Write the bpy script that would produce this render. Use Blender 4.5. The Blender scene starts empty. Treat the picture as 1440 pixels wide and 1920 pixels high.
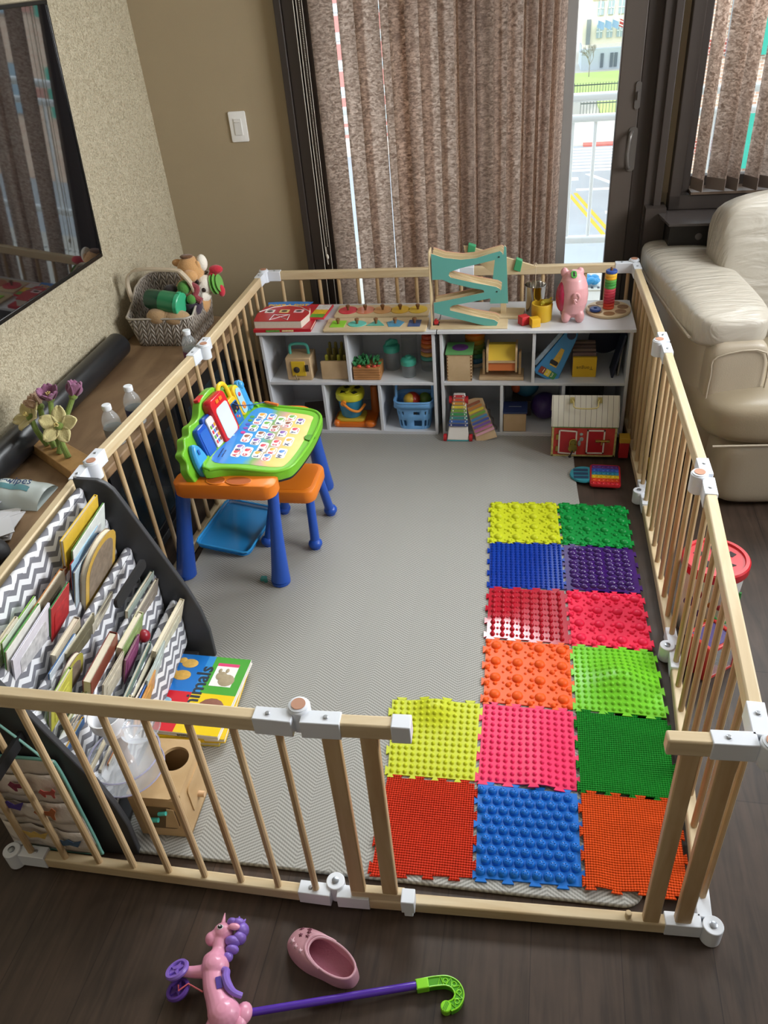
import bpy, bmesh, math, random
from mathutils import Matrix, Vector, Euler
PI = math.pi
random.seed(7)
S = bpy.context.scene
C = S.collection
# ---------------------------------------------------------------- camera
cd = bpy.data.cameras.new('camera'); cam = bpy.data.objects.new('camera', cd); C.objects.link(cam)
cd.sensor_fit = 'HORIZONTAL'; cd.sensor_width = 36.0; cd.lens = 1463.96*36/1440; cd.clip_start = .02; cd.clip_end = 600
cam.matrix_world = Matrix(((0.984048,-0.031962,0.175008,1.1931),(0.160437,0.584512,-0.795365,-0.9148),(-0.076873,0.810755,0.580316,1.7721),(0,0,0,1)))
S.camera = cam
# ---------------------------------------------------------------- light
S.view_settings.view_transform = 'Standard'; S.view_settings.look = 'None'
S.view_settings.exposure = 0.0; S.view_settings.gamma = 1.0; S.view_settings.use_curve_mapping = False
w = bpy.data.worlds.new('sky'); S.world = w; w.use_nodes = True
nt = w.node_tree; bg = nt.nodes['Background']
bg.inputs[0].default_value = (0.86, 0.93, 1.0, 1); bg.inputs[1].default_value = 2.6
def area(name, loc, target, sx, sy, power, col):
    l = bpy.data.lights.new(name, 'AREA'); l.shape = 'RECTANGLE'; l.size = sx; l.size_y = sy; l.energy = power; l.color = col
    o = bpy.data.objects.new(name, l); C.objects.link(o); o.location = loc
    o.rotation_euler = (Vector(target)-Vector(loc)).to_track_quat('-Z', 'Y').to_euler(); return o
dl = area('door_daylight', (.75, 2.44, 1.98), (.8, -.4, .1), 1.3, .5, 12.5, (.93, .98, 1)); dl.data.spread = math.radians(82)
area('side_window_daylight', (3.4, .9, 1.9), (-.4, 1.3, 1.3), 1.4, 1.0, 46, (.97, .98, 1)).data.spread = math.radians(110)
area('window_daylight', (2.35, 2.5, 1.95), (.9, .9, .4), 1.0, .4, 14, (.93, .98, 1)).data.spread = math.radians(130)
area('room_fill', (1.0, -2.2, 2.3), (.8, 1.2, 0), 2.6, 1.4, 9, (1, .98, .95))
sd = bpy.data.lights.new('sun', 'SUN'); sun = bpy.data.objects.new('sun', sd); C.objects.link(sun)
sd.energy = 2.2; sd.angle = .03; sd.color = (1, .95, .86); sun.rotation_euler = (math.radians(50), 0, math.radians(-20))
# ---------------------------------------------------------------- materials
def lin(h):
    if isinstance(h, str):
        v = [int(h[i:i+2], 16)/255 for i in (0, 2, 4)]
    else: v = h
    return tuple(x/12.92 if x <= .04045 else ((x+.055)/1.055)**2.4 for x in v)+(1,)
MC = {}
def newmat(n):
    m = bpy.data.materials.new(n); m.use_nodes = True
    return m, m.node_tree, m.node_tree.nodes['Principled BSDF']
def nd(t, typ, **k):
    n = t.nodes.new(typ)
    for a, b in k.items(): setattr(n, a, b)
    return n
def mth(t, op, a, b=None, c=None):
    n = t.nodes.new('ShaderNodeMath'); n.operation = op
    for i, v in enumerate((a, b, c)):
        if v is None: continue
        if isinstance(v, (int, float)): n.inputs[i].default_value = v
        else: t.links.new(v, n.inputs[i])
    return n.outputs[0]
def ramp(t, fac, stops):
    r = t.nodes.new('ShaderNodeValToRGB'); t.links.new(fac, r.inputs[0])
    e = r.color_ramp.elements
    while len(e) < len(stops): e.new(.5)
    for x, (p, c) in zip(e, stops): x.position = p; x.color = lin(c)
    return r.outputs[0]
def mixc(t, f, a, b):
    n = t.nodes.new('ShaderNodeMix'); n.data_type = 'RGBA'
    for i, v in ((0, f), (6, a), (7, b)):
        if isinstance(v, (int, float, tuple)): n.inputs[i].default_value = v
        else: t.links.new(v, n.inputs[i])
    return n.outputs[2]
def mat(col, rough=.5, metal=0, bump=0, bs=60, var=.06, vs=8, coat=0, trans=0, alpha=1, sheen=0, ior=None):
    key = (col, rough, metal, bump, bs, var, vs, coat, trans, alpha, sheen)
    if key in MC: return MC[key]
    m, t, p = newmat('surface_'+str(col)); L = t.links
    tc = nd(t, 'ShaderNodeTexCoord'); nz = nd(t, 'ShaderNodeTexNoise'); nz.inputs['Scale'].default_value = vs; nz.inputs['Detail'].default_value = 3
    L.new(tc.outputs['Object'], nz.inputs['Vector'])
    c = lin(col); a = tuple(x*(1-var) for x in c[:3])+(1,); b = tuple(min(1, x*(1+var)) for x in c[:3])+(1,)
    L.new(mixc(t, nz.outputs[0], a, b), p.inputs['Base Color'])
    p.inputs['Roughness'].default_value = rough; p.inputs['Metallic'].default_value = metal
    if coat: p.inputs['Coat Weight'].default_value = coat; p.inputs['Coat Roughness'].default_value = .08
    if trans: p.inputs['Transmission Weight'].default_value = trans
    if sheen: p.inputs['Sheen Weight'].default_value = sheen
    if alpha < 1: p.inputs['Alpha'].default_value = alpha
    if ior: p.inputs['IOR'].default_value = ior
    if bump:
        n2 = nd(t, 'ShaderNodeTexNoise'); n2.inputs['Scale'].default_value = bs; n2.inputs['Detail'].default_value = 4
        L.new(tc.outputs['Object'], n2.inputs['Vector']); bp_ = nd(t, 'ShaderNodeBump'); bp_.inputs['Strength'].default_value = bump; bp_.inputs['Distance'].default_value = .004
        L.new(n2.outputs[0], bp_.inputs['Height']); L.new(bp_.outputs[0], p.inputs['Normal'])
    MC[key] = m; return m
def wood(c1, c2, sc=(8, 8, 60), rough=.5, coat=0, det=.5):
    key = ('w', c1, c2, sc, rough)
    if key in MC: return MC[key]
    m, t, p = newmat('wood_'+c1); L = t.links
    tc = nd(t, 'ShaderNodeTexCoord'); mp = nd(t, 'ShaderNodeMapping'); mp.inputs['Scale'].default_value = sc
    L.new(tc.outputs['Object'], mp.inputs[0])
    nz = nd(t, 'ShaderNodeTexNoise'); nz.inputs['Scale'].default_value = 1; nz.inputs['Detail'].default_value = 5; nz.inputs['Distortion'].default_value = det
    L.new(mp.outputs[0], nz.inputs['Vector'])
    L.new(ramp(t, nz.outputs[0], [(.3, c2), (.7, c1)]), p.inputs['Base Color'])
    p.inputs['Roughness'].default_value = rough
    b = nd(t, 'ShaderNodeBump'); b.inputs['Strength'].default_value = .15; b.inputs['Distance'].default_value = .001
    L.new(nz.outputs[0], b.inputs['Height']); L.new(b.outputs[0], p.inputs['Normal'])
    MC[key] = m; return m
# ---------------------------------------------------------------- mesh builder
class M:
    def __init__(s): s.bm = bmesh.new(); s.m = 0
    def _v(s, pts, X=None): return [s.bm.verts.new((X @ Vector(p)) if X else p) for p in pts]
    def _f(s, vs, m=None, smooth=True):
        try: f = s.bm.faces.new(vs)
        except ValueError: return
        f.material_index = s.m if m is None else m; f.smooth = smooth; return f
    def box(s, c, d, X=None, rz=0, m=None, taper=1):
        hx, hy, hz = d[0]/2, d[1]/2, d[2]/2
        T = Matrix.Translation(c) @ Matrix.Rotation(rz, 4, 'Z')
        if X: T = X @ T
        v = s._v([(a*hx*(taper if e > 0 else 1), b*hy*(taper if e > 0 else 1), e*hz) for e in (-1, 1) for a, b in ((-1, -1), (1, -1), (1, 1), (-1, 1))], T)
        for q in ((3, 2, 1, 0), (4, 5, 6, 7), (0, 1, 5, 4), (1, 2, 6, 5), (2, 3, 7, 6), (3, 0, 4, 7)): s._f([v[i] for i in q], m)
        return s
    def b2(s, lo, hi, X=None, m=None):
        return s.box([(a+b)/2 for a, b in zip(lo, hi)], [b-a for a, b in zip(lo, hi)], X, m=m)
    def rbox(s, c, d, r, X=None, m=None, n=5, ax='z', edge=0):     # rounded-corner box, rounding in the plane across ax
        i = 'xyz'.index(ax); a, b = [j for j in range(3) if j != i]
        u, v = d[a]/2-r, d[b]/2-r; P = []
        for cx, cy, a0 in ((u, v, 0), (-u, v, PI/2), (-u, -v, PI), (u, -v, 1.5*PI)):
            for k in range(n+1):
                t = a0+k/n*PI/2; P.append((cx+r*math.cos(t), cy+r*math.sin(t)))
        def pt(p, h, sc=1):
            q = [0, 0, 0]; q[a] = p[0]*sc; q[b] = p[1]*sc; q[i] = h; return Vector(q)+Vector(c)
        hs = [(-d[i]/2, 1), (d[i]/2, 1)]
        if edge:
            k = 1-edge/max(.001, min(d[a], d[b])/2)
            hs = [(-d[i]/2, k), (-d[i]/2+edge*.3, 1-(1-k)*.3), (-d[i]/2+edge, 1), (d[i]/2-edge, 1), (d[i]/2-edge*.3, 1-(1-k)*.3), (d[i]/2, k)]
        R = [s._v([pt(p, h, k) for p in P], X) for h, k in hs]
        N = len(P)
        for A, B in zip(R, R[1:]):
            for k in range(N): s._f([A[k], A[(k+1) % N], B[(k+1) % N], B[k]], m)
        s._f(R[0][::-1], m); s._f(R[-1], m); return s
    def cyl(s, p0, p1, r0, r1=None, n=16, X=None, m=None, cap=True):
        r1 = r0 if r1 is None else r1
        p0, p1 = Vector(p0), Vector(p1); z = (p1-p0).normalized()
        x = z.orthogonal().normalized(); y = z.cross(x)
        A = s._v([p0+r0*(math.cos(2*PI*k/n)*x+math.sin(2*PI*k/n)*y) for k in range(n)], X)
        B = s._v([p1+r1*(math.cos(2*PI*k/n)*x+math.sin(2*PI*k/n)*y) for k in range(n)], X)
        for k in range(n): s._f([A[k], A[(k+1) % n], B[(k+1) % n], B[k]], m)
        if cap: s._f(A[::-1], m); s._f(B, m)
        return s
    def lathe(s, prof, c=(0, 0, 0), n=24, X=None, m=None, sx=1, sy=1, cap=True):
        R = []
        for r, z in prof: R.append(s._v([(c[0]+sx*r*math.cos(2*PI*k/n), c[1]+sy*r*math.sin(2*PI*k/n), c[2]+z) for k in range(n)], X))
        for A, B in zip(R, R[1:]):
            for k in range(n): s._f([A[k], A[(k+1) % n], B[(k+1) % n], B[k]], m)
        if cap: s._f(R[0][::-1], m); s._f(R[-1], m)
        return s
    def ball(s, c, r, X=None, m=None, u=16, v=10, lo=-1, hi=1):
        if isinstance(r, (int, float)): r = (r, r, r)
        R = []
        a0, a1 = math.asin(lo), math.asin(hi)
        for j in range(v+1):
            a = a0+(a1-a0)*j/v; k = max(math.cos(a), .002)
            R.append(s._v([(c[0]+r[0]*k*math.cos(2*PI*i/u), c[1]+r[1]*k*math.sin(2*PI*i/u), c[2]+r[2]*math.sin(a)) for i in range(u)], X))
        for A, B in zip(R, R[1:]):
            for k in range(u): s._f([A[k], A[(k+1) % u], B[(k+1) % u], B[k]], m)
        s._f(R[0][::-1], m); s._f(R[-1], m); return s
    def tube(s, pts, r, n=10, X=None, m=None, closed=False, sm=0):
        pts = [Vector(p) for p in pts]
        if sm: pts = spline(pts, sm, closed)
        N = len(pts); rr = r if isinstance(r, (list, tuple)) else None
        R = []; prev = None
        for i, p in enumerate(pts):
            a = pts[(i-1) % N] if (closed or i > 0) else p; b = pts[(i+1) % N] if (closed or i < N-1) else p
            t = (b-a).normalized()
            x = t.orthogonal().normalized() if prev is None else (prev-t*prev.dot(t)).normalized()
            prev = x; y = t.cross(x)
            if rr:
                q = i/(N-1)*(len(rr)-1); j = min(int(q), len(rr)-2); rad = rr[j]+(rr[j+1]-rr[j])*(q-j)
            else: rad = r
            R.append(s._v([p+rad*(math.cos(2*PI*k/n)*x+math.sin(2*PI*k/n)*y) for k in range(n)], X))
        for i in range(N if closed else N-1):
            A, B = R[i], R[(i+1) % N]
            for k in range(n): s._f([A[k], A[(k+1) % n], B[(k+1) % n], B[k]], m)
        if not closed: s._f(R[0][::-1], m); s._f(R[-1], m)
        return s
    def prism(s, poly, lo, hi, pl='xy', X=None, m=None, ms=None):
        def pt(p, h): return {'xy': (p[0], p[1], h), 'xz': (p[0], h, p[1]), 'yz': (h, p[0], p[1])}[pl]
        A = s._v([pt(p, lo) for p in poly], X); B = s._v([pt(p, hi) for p in poly], X); n = len(poly)
        s._f(A[::-1], m); s._f(B, m)
        for k in range(n): s._f([A[k], A[(k+1) % n], B[(k+1) % n], B[k]], m if ms is None else ms)
        return s
    def quad(s, a, b, c, d, m=None, X=None): s._f(s._v([a, b, c, d], X), m); return s
    def grid(s, fn, nu, nv, m=None, X=None, mf=None):
        V = [s._v([fn(i/nu, j/nv) for i in range(nu+1)], X) for j in range(nv+1)]
        for j in range(nv):
            for i in range(nu): s._f([V[j][i], V[j][i+1], V[j+1][i+1], V[j+1][i]], mf(i/nu, j/nv) if mf else m)
        return s
def spline(P, k, closed=False):
    out = []; N = len(P)
    for i in range(N if closed else N-1):
        p0 = P[(i-1) % N] if (closed or i > 0) else P[0]; p1 = P[i]; p2 = P[(i+1) % N]; p3 = P[(i+2) % N] if (closed or i < N-2) else P[-1]
        for j in range(k):
            t = j/k; out.append(.5*((2*p1)+(p2-p0)*t+(2*p0-5*p1+4*p2-p3)*t*t+(3*p1-p0-3*p2+p3)*t**3))
    if not closed: out.append(P[-1])
    return out
def tag(o, label=None, cat=None, group=None, kind=None):
    if label: o['label'] = label
    if cat: o['category'] = cat
    if group: o['group'] = group
    if kind: o['kind'] = kind
    return o
def obj(name, mb, mats, parent=None, label=None, cat=None, group=None, kind=None, bev=0, sub=0, sharp=35, solid=0, world=False, recalc=True, loc=None, rz=0):
    bm = mb.bm
    if recalc: bmesh.ops.recalc_face_normals(bm, faces=bm.faces)
    ca = math.radians(sharp)
    for e in bm.edges:
        if len(e.link_faces) == 2 and e.calc_face_angle(0) > ca: e.smooth = False
    me = bpy.data.meshes.new(name); 
    if not isinstance(mats, (list, tuple)): mats = [mats]
    for m in mats: me.materials.append(m)
    o = bpy.data.objects.new(name, me)
    if parent is None and loc is None and len(bm.verts):
        xs = [v.co.x for v in bm.verts]; ys = [v.co.y for v in bm.verts]; zs = [v.co.z for v in bm.verts]
        cc = Vector(((min(xs)+max(xs))/2, (min(ys)+max(ys))/2, min(zs)))
        bmesh.ops.translate(bm, vec=-cc, verts=bm.verts); o.location = cc
    if loc is not None: o.location = loc; o.rotation_euler[2] = rz
    bm.to_mesh(me); bm.free(); C.objects.link(o)
    if parent is not None:
        o.parent = parent
        if world:
            w_ = Matrix.LocRotScale(parent.location, parent.rotation_euler, parent.scale); q = parent.parent
            if q is not None: w_ = Matrix.LocRotScale(q.location, q.rotation_euler, q.scale) @ q.matrix_parent_inverse.inverted() @ w_ if False else w_
            o.matrix_parent_inverse = w_.inverted()
    if bev:
        b = o.modifiers.new('bevel', 'BEVEL'); b.width = bev; b.segments = 2; b.limit_method = 'ANGLE'; b.angle_limit = math.radians(40)
    if solid:
        b = o.modifiers.new('solid', 'SOLIDIFY'); b.thickness = solid; b.offset = 0
    if sub:
        b = o.modifiers.new('sub', 'SUBSURF'); b.levels = b.render_levels = sub
    return tag(o, label, cat, group, kind)
def thing(name, loc, label, cat, group=None, rz=0, rot=None, kind=None):
    o = bpy.data.objects.new(name, None); C.objects.link(o); o.empty_display_size = .05; o.location = loc
    o.rotation_euler = rot if rot else (0, 0, rz); return tag(o, label, cat, group, kind)
def kids(o): return [c for c in ALLK.get(o.name, [])]
def copytree(o, loc=None, rz=None, label=None):
    def cp(x, par):
        c = x.copy(); C.objects.link(c)
        if par: c.parent = par
        for ch in [k for k in C.objects if k.parent == x]: cp(ch, c)
        return c
    r = cp(o, None)
    if loc is not None: r.location = loc
    if rz is not None: r.rotation_euler[2] = rz
    if label: r['label'] = label
    return r
def text(name, s, size, X, m, parent, ex=.0004, al='CENTER', world=False, bold=0):
    cu = bpy.data.curves.new(name, 'FONT'); cu.body = s; cu.size = size; cu.extrude = ex; cu.align_x = al; cu.align_y = 'CENTER'; cu.offset = bold; cu.resolution_u = 2
    t = bpy.data.objects.new(name, cu); C.objects.link(t)
    dg = bpy.context.evaluated_depsgraph_get(); me = bpy.data.meshes.new_from_object(t.evaluated_get(dg))
    bpy.data.objects.remove(t); bpy.data.curves.remove(cu)
    me.transform(X); me.materials.clear(); me.materials.append(m)
    o = bpy.data.objects.new(name, me); C.objects.link(o); o.parent = parent
    if world: o.matrix_parent_inverse = Matrix.LocRotScale(parent.location, parent.rotation_euler, parent.scale).inverted()
    return o
def TR(x, y, z, rx=0, ry=0, rz=0): return Matrix.Translation((x, y, z)) @ Euler((rx, ry, rz)).to_matrix().to_4x4()
BR = (.17, .1, .1)
pine = wood('dccba8', 'c6ad84', (4, 30, 30), .45)
pineY = wood('dfc79d', 'c8aa7d', (30, 4, 30), .45)
pineZ = wood('d0b78e', 'b8976c', (30, 30, 4), .5)
WHT = mat('e3e8ef', .35, var=.02)
# ================================================================ SETTING
def floor_mat():
    m, t, p = newmat('floor_planks'); L = t.links
    tc = nd(t, 'ShaderNodeTexCoord'); br = nd(t, 'ShaderNodeTexBrick'); br.offset = .37
    mp = nd(t, 'ShaderNodeMapping'); mp.inputs['Rotation'].default_value = (0, 0, PI/2+.02); mp.inputs['Location'].default_value = (.3, .05, 0)
    L.new(tc.outputs['Object'], mp.inputs[0]); L.new(mp.outputs[0], br.inputs['Vector'])
    br.inputs['Scale'].default_value = 1; br.inputs['Brick Width'].default_value = 1.2; br.inputs['Row Height'].default_value = .19
    br.inputs['Mortar Size'].default_value = .0015; br.inputs['Mortar Smooth'].default_value = .6
    br.inputs['Color1'].default_value = lin('58493f'); br.inputs['Color2'].default_value = lin('4e4138'); br.inputs['Mortar'].default_value = lin('3a302a')
    mg = nd(t, 'ShaderNodeMapping'); mg.inputs['Scale'].default_value = (26, 2.2, 1); L.new(tc.outputs['Object'], mg.inputs[0])
    nz = nd(t, 'ShaderNodeTexNoise'); nz.inputs['Scale'].default_value = 1.6; nz.inputs['Detail'].default_value = 7; nz.inputs['Distortion'].default_value = 1.2; L.new(mg.outputs[0], nz.inputs['Vector'])
    n3 = nd(t, 'ShaderNodeTexNoise'); n3.inputs['Scale'].default_value = 7; n3.inputs['Detail'].default_value = 5; L.new(tc.outputs['Object'], n3.inputs['Vector'])
    f = mth(t, 'ADD', mth(t, 'MULTIPLY', nz.outputs[0], .6), mth(t, 'MULTIPLY', n3.outputs[0], .5))
    g = ramp(t, f, [(.38, '3c3c3c'), (.72, 'f0e8e0')])
    mm = nd(t, 'ShaderNodeMix'); mm.data_type = 'RGBA'; mm.blend_type = 'MULTIPLY'; mm.inputs[0].default_value = .75
    L.new(br.outputs[0], mm.inputs[6]); L.new(g, mm.inputs[7])
    L.new(mixc(t, .15, mm.outputs[2], br.outputs[0]), p.inputs['Base Color'])
    p.inputs['Roughness'].default_value = .42; p.inputs['Specular IOR Level'].default_value = .4
    b = nd(t, 'ShaderNodeBump'); b.inputs['Strength'].default_value = .25; b.inputs['Distance'].default_value = .002; L.new(f, b.inputs['Height']); L.new(b.outputs[0], p.inputs['Normal'])
    return m
obj('floor', M().b2((-.475, -2.6, -.05), (4.2, 2.69, 0)), floor_mat(), kind='structure')
def wallpaper():
    m, t, p = newmat('wallpaper'); L = t.links
    tc = nd(t, 'ShaderNodeTexCoord')
    n1 = nd(t, 'ShaderNodeTexNoise'); n1.inputs['Scale'].default_value = 70; n1.inputs['Detail'].default_value = 3; n1.inputs['Distortion'].default_value = 2.5; L.new(tc.outputs['Object'], n1.inputs['Vector'])
    L.new(ramp(t, n1.outputs[0], [(.4, '9c927a'), (.62, 'c8bfa6')]), p.inputs['Base Color'])
    L.new(ramp(t, n1.outputs[0], [(.4, 'a0a0a0'), (.62, '808080')]), p.inputs['Roughness'])
    b = nd(t, 'ShaderNodeBump'); b.inputs['Strength'].default_value = .5; b.inputs['Distance'].default_value = .0015; L.new(n1.outputs[0], b.inputs['Height']); L.new(b.outputs[0], p.inputs['Normal'])
    p.inputs['Specular IOR Level'].default_value = .45
    return m
WP = wallpaper(); WP2 = mat('a69679', .8, bump=.12, bs=260, var=.05, vs=4)
obj('wall_left', M().b2((-.575, -2.6, -.05), (-.475, 2.79, 2.5)), WP, kind='structure')
obj('wall_back', M().b2((-.475, 2.69, -.05), (.20, 2.79, 2.5)).b2((.20, 2.69, 2.12), (4.2, 2.79, 2.5)).b2((1.66, 2.70, -.05), (4.2, 2.79, .86)).b2((1.715, 2.69, .86), (1.752, 2.79, 2.12)).b2((3.0, 2.69, .86), (4.2, 2.79, 2.12)), WP2, kind='structure')
obj('wall_front', M().b2((-.575, -2.7, -.05), (4.3, -2.6, 2.5)), WP2, kind='structure')
obj('ceiling', M().b2((-.575, -2.6, 2.5), (4.2, 2.79, 2.6)), mat('e6e2da', .9), kind='structure')
obj('wall_right', M().b2((4.2, -2.6, -.05), (4.3, .2, 2.5)).b2((4.2, .2, -.05), (4.3, 2.0, .9)).b2((4.2, 2.0, -.05), (4.3, 2.79, 2.5)), WP2, kind='structure')
DK = mat('3d3530', .5, bump=.1, bs=90, var=.12, vs=3); DK2 = mat('544b44', .5, var=.06)
# left door casing: stepped dark moulding
obj('trim_1', M().b2((.155, 2.645, 0), (.185, 2.70, 2.12)).b2((.185, 2.655, 0), (.235, 2.72, 2.12)).b2((.235, 2.67, 0), (.262, 2.76, 2.12)), DK, kind='structure', bev=.004)
obj('baseboard_back', M().b2((-.475, 2.675, 0), (.155, 2.69, .10)), DK, kind='structure', bev=.003)
obj('baseboard_left', M().b2((-.475, -2.6, 0), (-.46, 2.675, .10)), DK, kind='structure', bev=.003)
gm, gt, gp = newmat('clear_glass'); gp.inputs['Base Color'].default_value = (.93, .97, .98, 1)
glt = nd(gt, 'ShaderNodeBsdfTransparent'); glt.inputs[0].default_value = (.93, .96, .97, 1); gg = nd(gt, 'ShaderNodeBsdfGlossy'); gg.inputs['Roughness'].default_value = .02
fr = nd(gt, 'ShaderNodeFresnel'); fr.inputs[0].default_value = 1.4; ms_ = nd(gt, 'ShaderNodeMixShader')
gt.links.new(fr.outputs[0], ms_.inputs[0]); gt.links.new(glt.outputs[0], ms_.inputs[1]); gt.links.new(gg.outputs[0], ms_.inputs[2]); gt.links.new(ms_.outputs[0], gt.nodes['Material Output'].inputs[0])
GLASS = gm
# sliding door: fixed frame, sliding leaf with handle
d = thing('door_1', (.95, 2.72, 0), None, None, kind='structure')
obj('door_frame', M().b2((.235, 2.70, 0), (.28, 2.79, 2.12)).b2((.235, 2.70, 2.06), (1.66, 2.79, 2.12)).b2((.235, 2.70, 0), (1.66, 2.79, .035)).b2((1.655, 2.66, 0), (1.715, 2.79, 2.12)).b2((1.60, 2.70, 0), (1.665, 2.78, 2.12)).b2((1.692, 2.645, 0), (1.722, 2.69, 2.12)), DK, d, world=True, bev=.003)
obj('leaf_frame', M().b2((.93, 2.705, .035), (1.66-.65+.0, 2.735, 2.06)).b2((.93, 2.705, .035), (1.63, 2.735, .14)).b2((.93, 2.705, 2.0), (1.63, 2.735, 2.06)).b2((1.515, 2.70, .035), (1.60, 2.745, 2.06)), DK2, d, world=True, bev=.004)
obj('fixed_leaf_frame', M().b2((.28, 2.75, .035), (.33, 2.775, 2.06)).b2((.28, 2.75, .035), (1.05, 2.775, .12)).b2((1.30, 2.715, .035), (1.342, 2.775, 2.06)), mat('8d8a86', .5), d, world=True, bev=.003)
obj('glass_pane', M().b2((.94, 2.718, .1), (1.52, 2.722, 2.02)), GLASS, d, world=True)
obj('glass_pane', M().b2((.3, 2.76, .1), (1.0, 2.764, 2.02)), GLASS, d, world=True)
obj('door_handle', M().tube([(1.583, 2.70, 1.10), (1.575, 2.665, 1.095), (1.568, 2.66, 1.03), (1.575, 2.665, .975), (1.583, 2.70, .965)], .008, sm=5).rbox((1.588, 2.70, 1.035), (.035, .012, .17), .015, ax='y'), mat('6a6560', .35, metal=.3), d, world=True)
obj('door_lock', M().rbox((1.592, 2.70, 1.235), (.022, .014, .10), .010, ax='y').box((1.592, 2.69, 1.235), (.006, .016, .03)), mat('5d5854', .4), d, world=True)
# side window
d = thing('window_1', (2.3, 2.72, .86), None, None, kind='structure')
obj('window_frame', M().b2((1.752, 2.64, .80), (1.80, 2.79, 2.12)).b2((1.80, 2.69, .80), (1.835, 2.79, 2.12)).b2((1.752, 2.64, .80), (3.0, 2.72, .86)).b2((1.80, 2.74, .86), (3.0, 2.79, .91)).b2((1.752, 2.69, 2.06), (3.0, 2.79, 2.12)).b2((2.95, 2.69, .86), (3.0, 2.79, 2.12)).b2((2.30, 2.74, .86), (2.33, 2.78, 2.12)), DK, d, world=True, bev=.004)
obj('window_sill', M().b2((1.835, 2.63, .862), (2.95, 2.74, .872)), mat('6b5a4c', .4), d, world=True)
obj('glass_pane', M().b2((1.83, 2.762, .9), (2.96, 2.766, 2.07)), GLASS, d, world=True)
# ================================================================ OUTSIDE
obj('balcony_floor', M().b2((-2, 2.79, -.08), (5, 4.4, -.03)), mat('cfcac0', .8, var=.1), kind='structure')
obj('ground_outside', M().b2((-60, 6, -9.3), (90, 300, -9.1)), mat('b9b6ae', .9), kind='structure')
WR = mat('f2f5f6', .4, var=.02)
t_ = thing('balcony_railing', (1.5, 4.25, -.03), 'white metal balcony railing with two top rails behind the glass door', 'railing')
obj('rail', M().rbox((1.5, 4.25, 1.01), (7, .05, .045), .015, ax='x').rbox((1.5, 4.25, .90), (7, .05, .04), .015, ax='x').rbox((1.5, 4.25, .20), (7, .05, .045), .015, ax='x'), WR, t_, world=True)
for k in range(34): obj('baluster', M().cyl((-1.6+k*.13+.02, 4.25, .20), (-1.6+k*.13+.02, 4.25, .90), .011, n=8), WR, t_, world=True)
for x in (-1.0, .55, 3.1): obj('post', M().box((x, 4.25, .49), (.05, .05, 1.04)), WR, t_, world=True)
mr = M(); mr.b2((.9, 3.95, -.03), (1.9, 4.15, -.02), m=0)
for k in range(26): mr.b2((.92+k*.038, 3.97, -.02), (.935+k*.038, 4.0, -.018), m=1); mr.b2((.92+k*.038, 4.09, -.02), (.935+k*.038, 4.12, -.018), m=1)
obj('balcony_strip', mr, [mat('e7e3d8', .8), mat('5d6066', .8)], label='pale strip with dark dashes lying on the balcony floor by the railing', cat='doormat')
b_ = M()
for k in range(9):
    a = k*.7; b_.ball((1.56+.035*math.cos(a), 4.03+.03*math.sin(a), .01+.012*(k % 2)), (.03, .024, .02), u=8, v=6)
obj('crumpled_plastic', b_, mat('3fa2dd', .3), label='crumpled bright blue plastic lying on the balcony floor', cat='plastic')
obj('road', M().b2((-30, 20, -9.1), (30, 54, -9.08)), mat('a3abb2', .9, var=.1, vs=.5), kind='structure')
obj('sidewalk', M().b2((-30, 54, -9.1), (30, 62, -9.0)), mat('d8d2c6', .9, var=.05, vs=.5), kind='structure')
mk = M()
for k in range(8): mk.b2((1.5, 47.2+k*.8, -9.08), (9.5, 47.6+k*.8, -9.06))
obj('crosswalk', mk, mat('f2f2ee', .8), kind='structure')
YLN = M().prism([(2.9, 42.5), (3.08, 42.5), (4.55, 34.5), (4.37, 34.5)], -9.08, -9.06, m=0).prism([(3.25, 42.5), (3.43, 42.5), (4.9, 34.5), (4.72, 34.5)], -9.08, -9.06, m=0)
YLN.b2((3.4, 43, -9.08), (8, 43.35, -9.06), m=1).prism([(4.0, 46.5), (4.3, 46.5), (5.6, 44), (5.3, 44)], -9.08, -9.06, m=1).b2((4.6, 38.6, -9.08), (5.8, 39.0, -9.06), m=1).b2((4.9, 37.4, -9.08), (5.9, 37.8, -9.06), m=1).b2((3.0, 45.2, -9.08), (3.6, 45.8, -9.06), m=1)
obj('road_lines', YLN, [mat('e3b53c', .8), mat('f2f2ee', .8)], kind='structure')
obj('kerb', M().b2((4.2, 53.6, -9.1), (7.5, 54.4, -8.98)), mat('c9736a', .8), kind='structure')
obj('lawn', M().b2((-20, 71.5, -9.1), (30, 86, -8.95)), mat('b4c97a', .95, var=.2, vs=.4), label='green lawn in front of the pale civic building', cat='grass', kind='stuff')
obj('lawn', M().b2((5.9, 62.4, -9.1), (30, 69.5, -8.95)), mat('b4c97a', .95, var=.2, vs=.4), label='narrow green lawn beside the sidewalk corner', cat='grass', kind='stuff')
IR = mat('5f6a68', .7)
for y, x0, n_ in ((70.8, 3.5, 70), (62.2, 4.3, 60)):
    f_ = M(); f_.b2((x0, y, -8.0), (x0+n_*.22, y+.04, -7.92)); f_.b2((x0, y, -8.8), (x0+n_*.22, y+.04, -8.72))
    for k in range(n_): f_.cyl((x0+k*.22, y, -9.1), (x0+k*.22, y, -7.8), .02, n=5)
    obj('iron_fence', f_, IR, label='dark iron fence along the far lawn' if y > 65 else 'dark iron fence along the sidewalk corner', cat='fence')
bd = thing('civic_building', (10, 95, -9.1), 'pale stone building with grey base, tall windows and flags', 'building')
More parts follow.
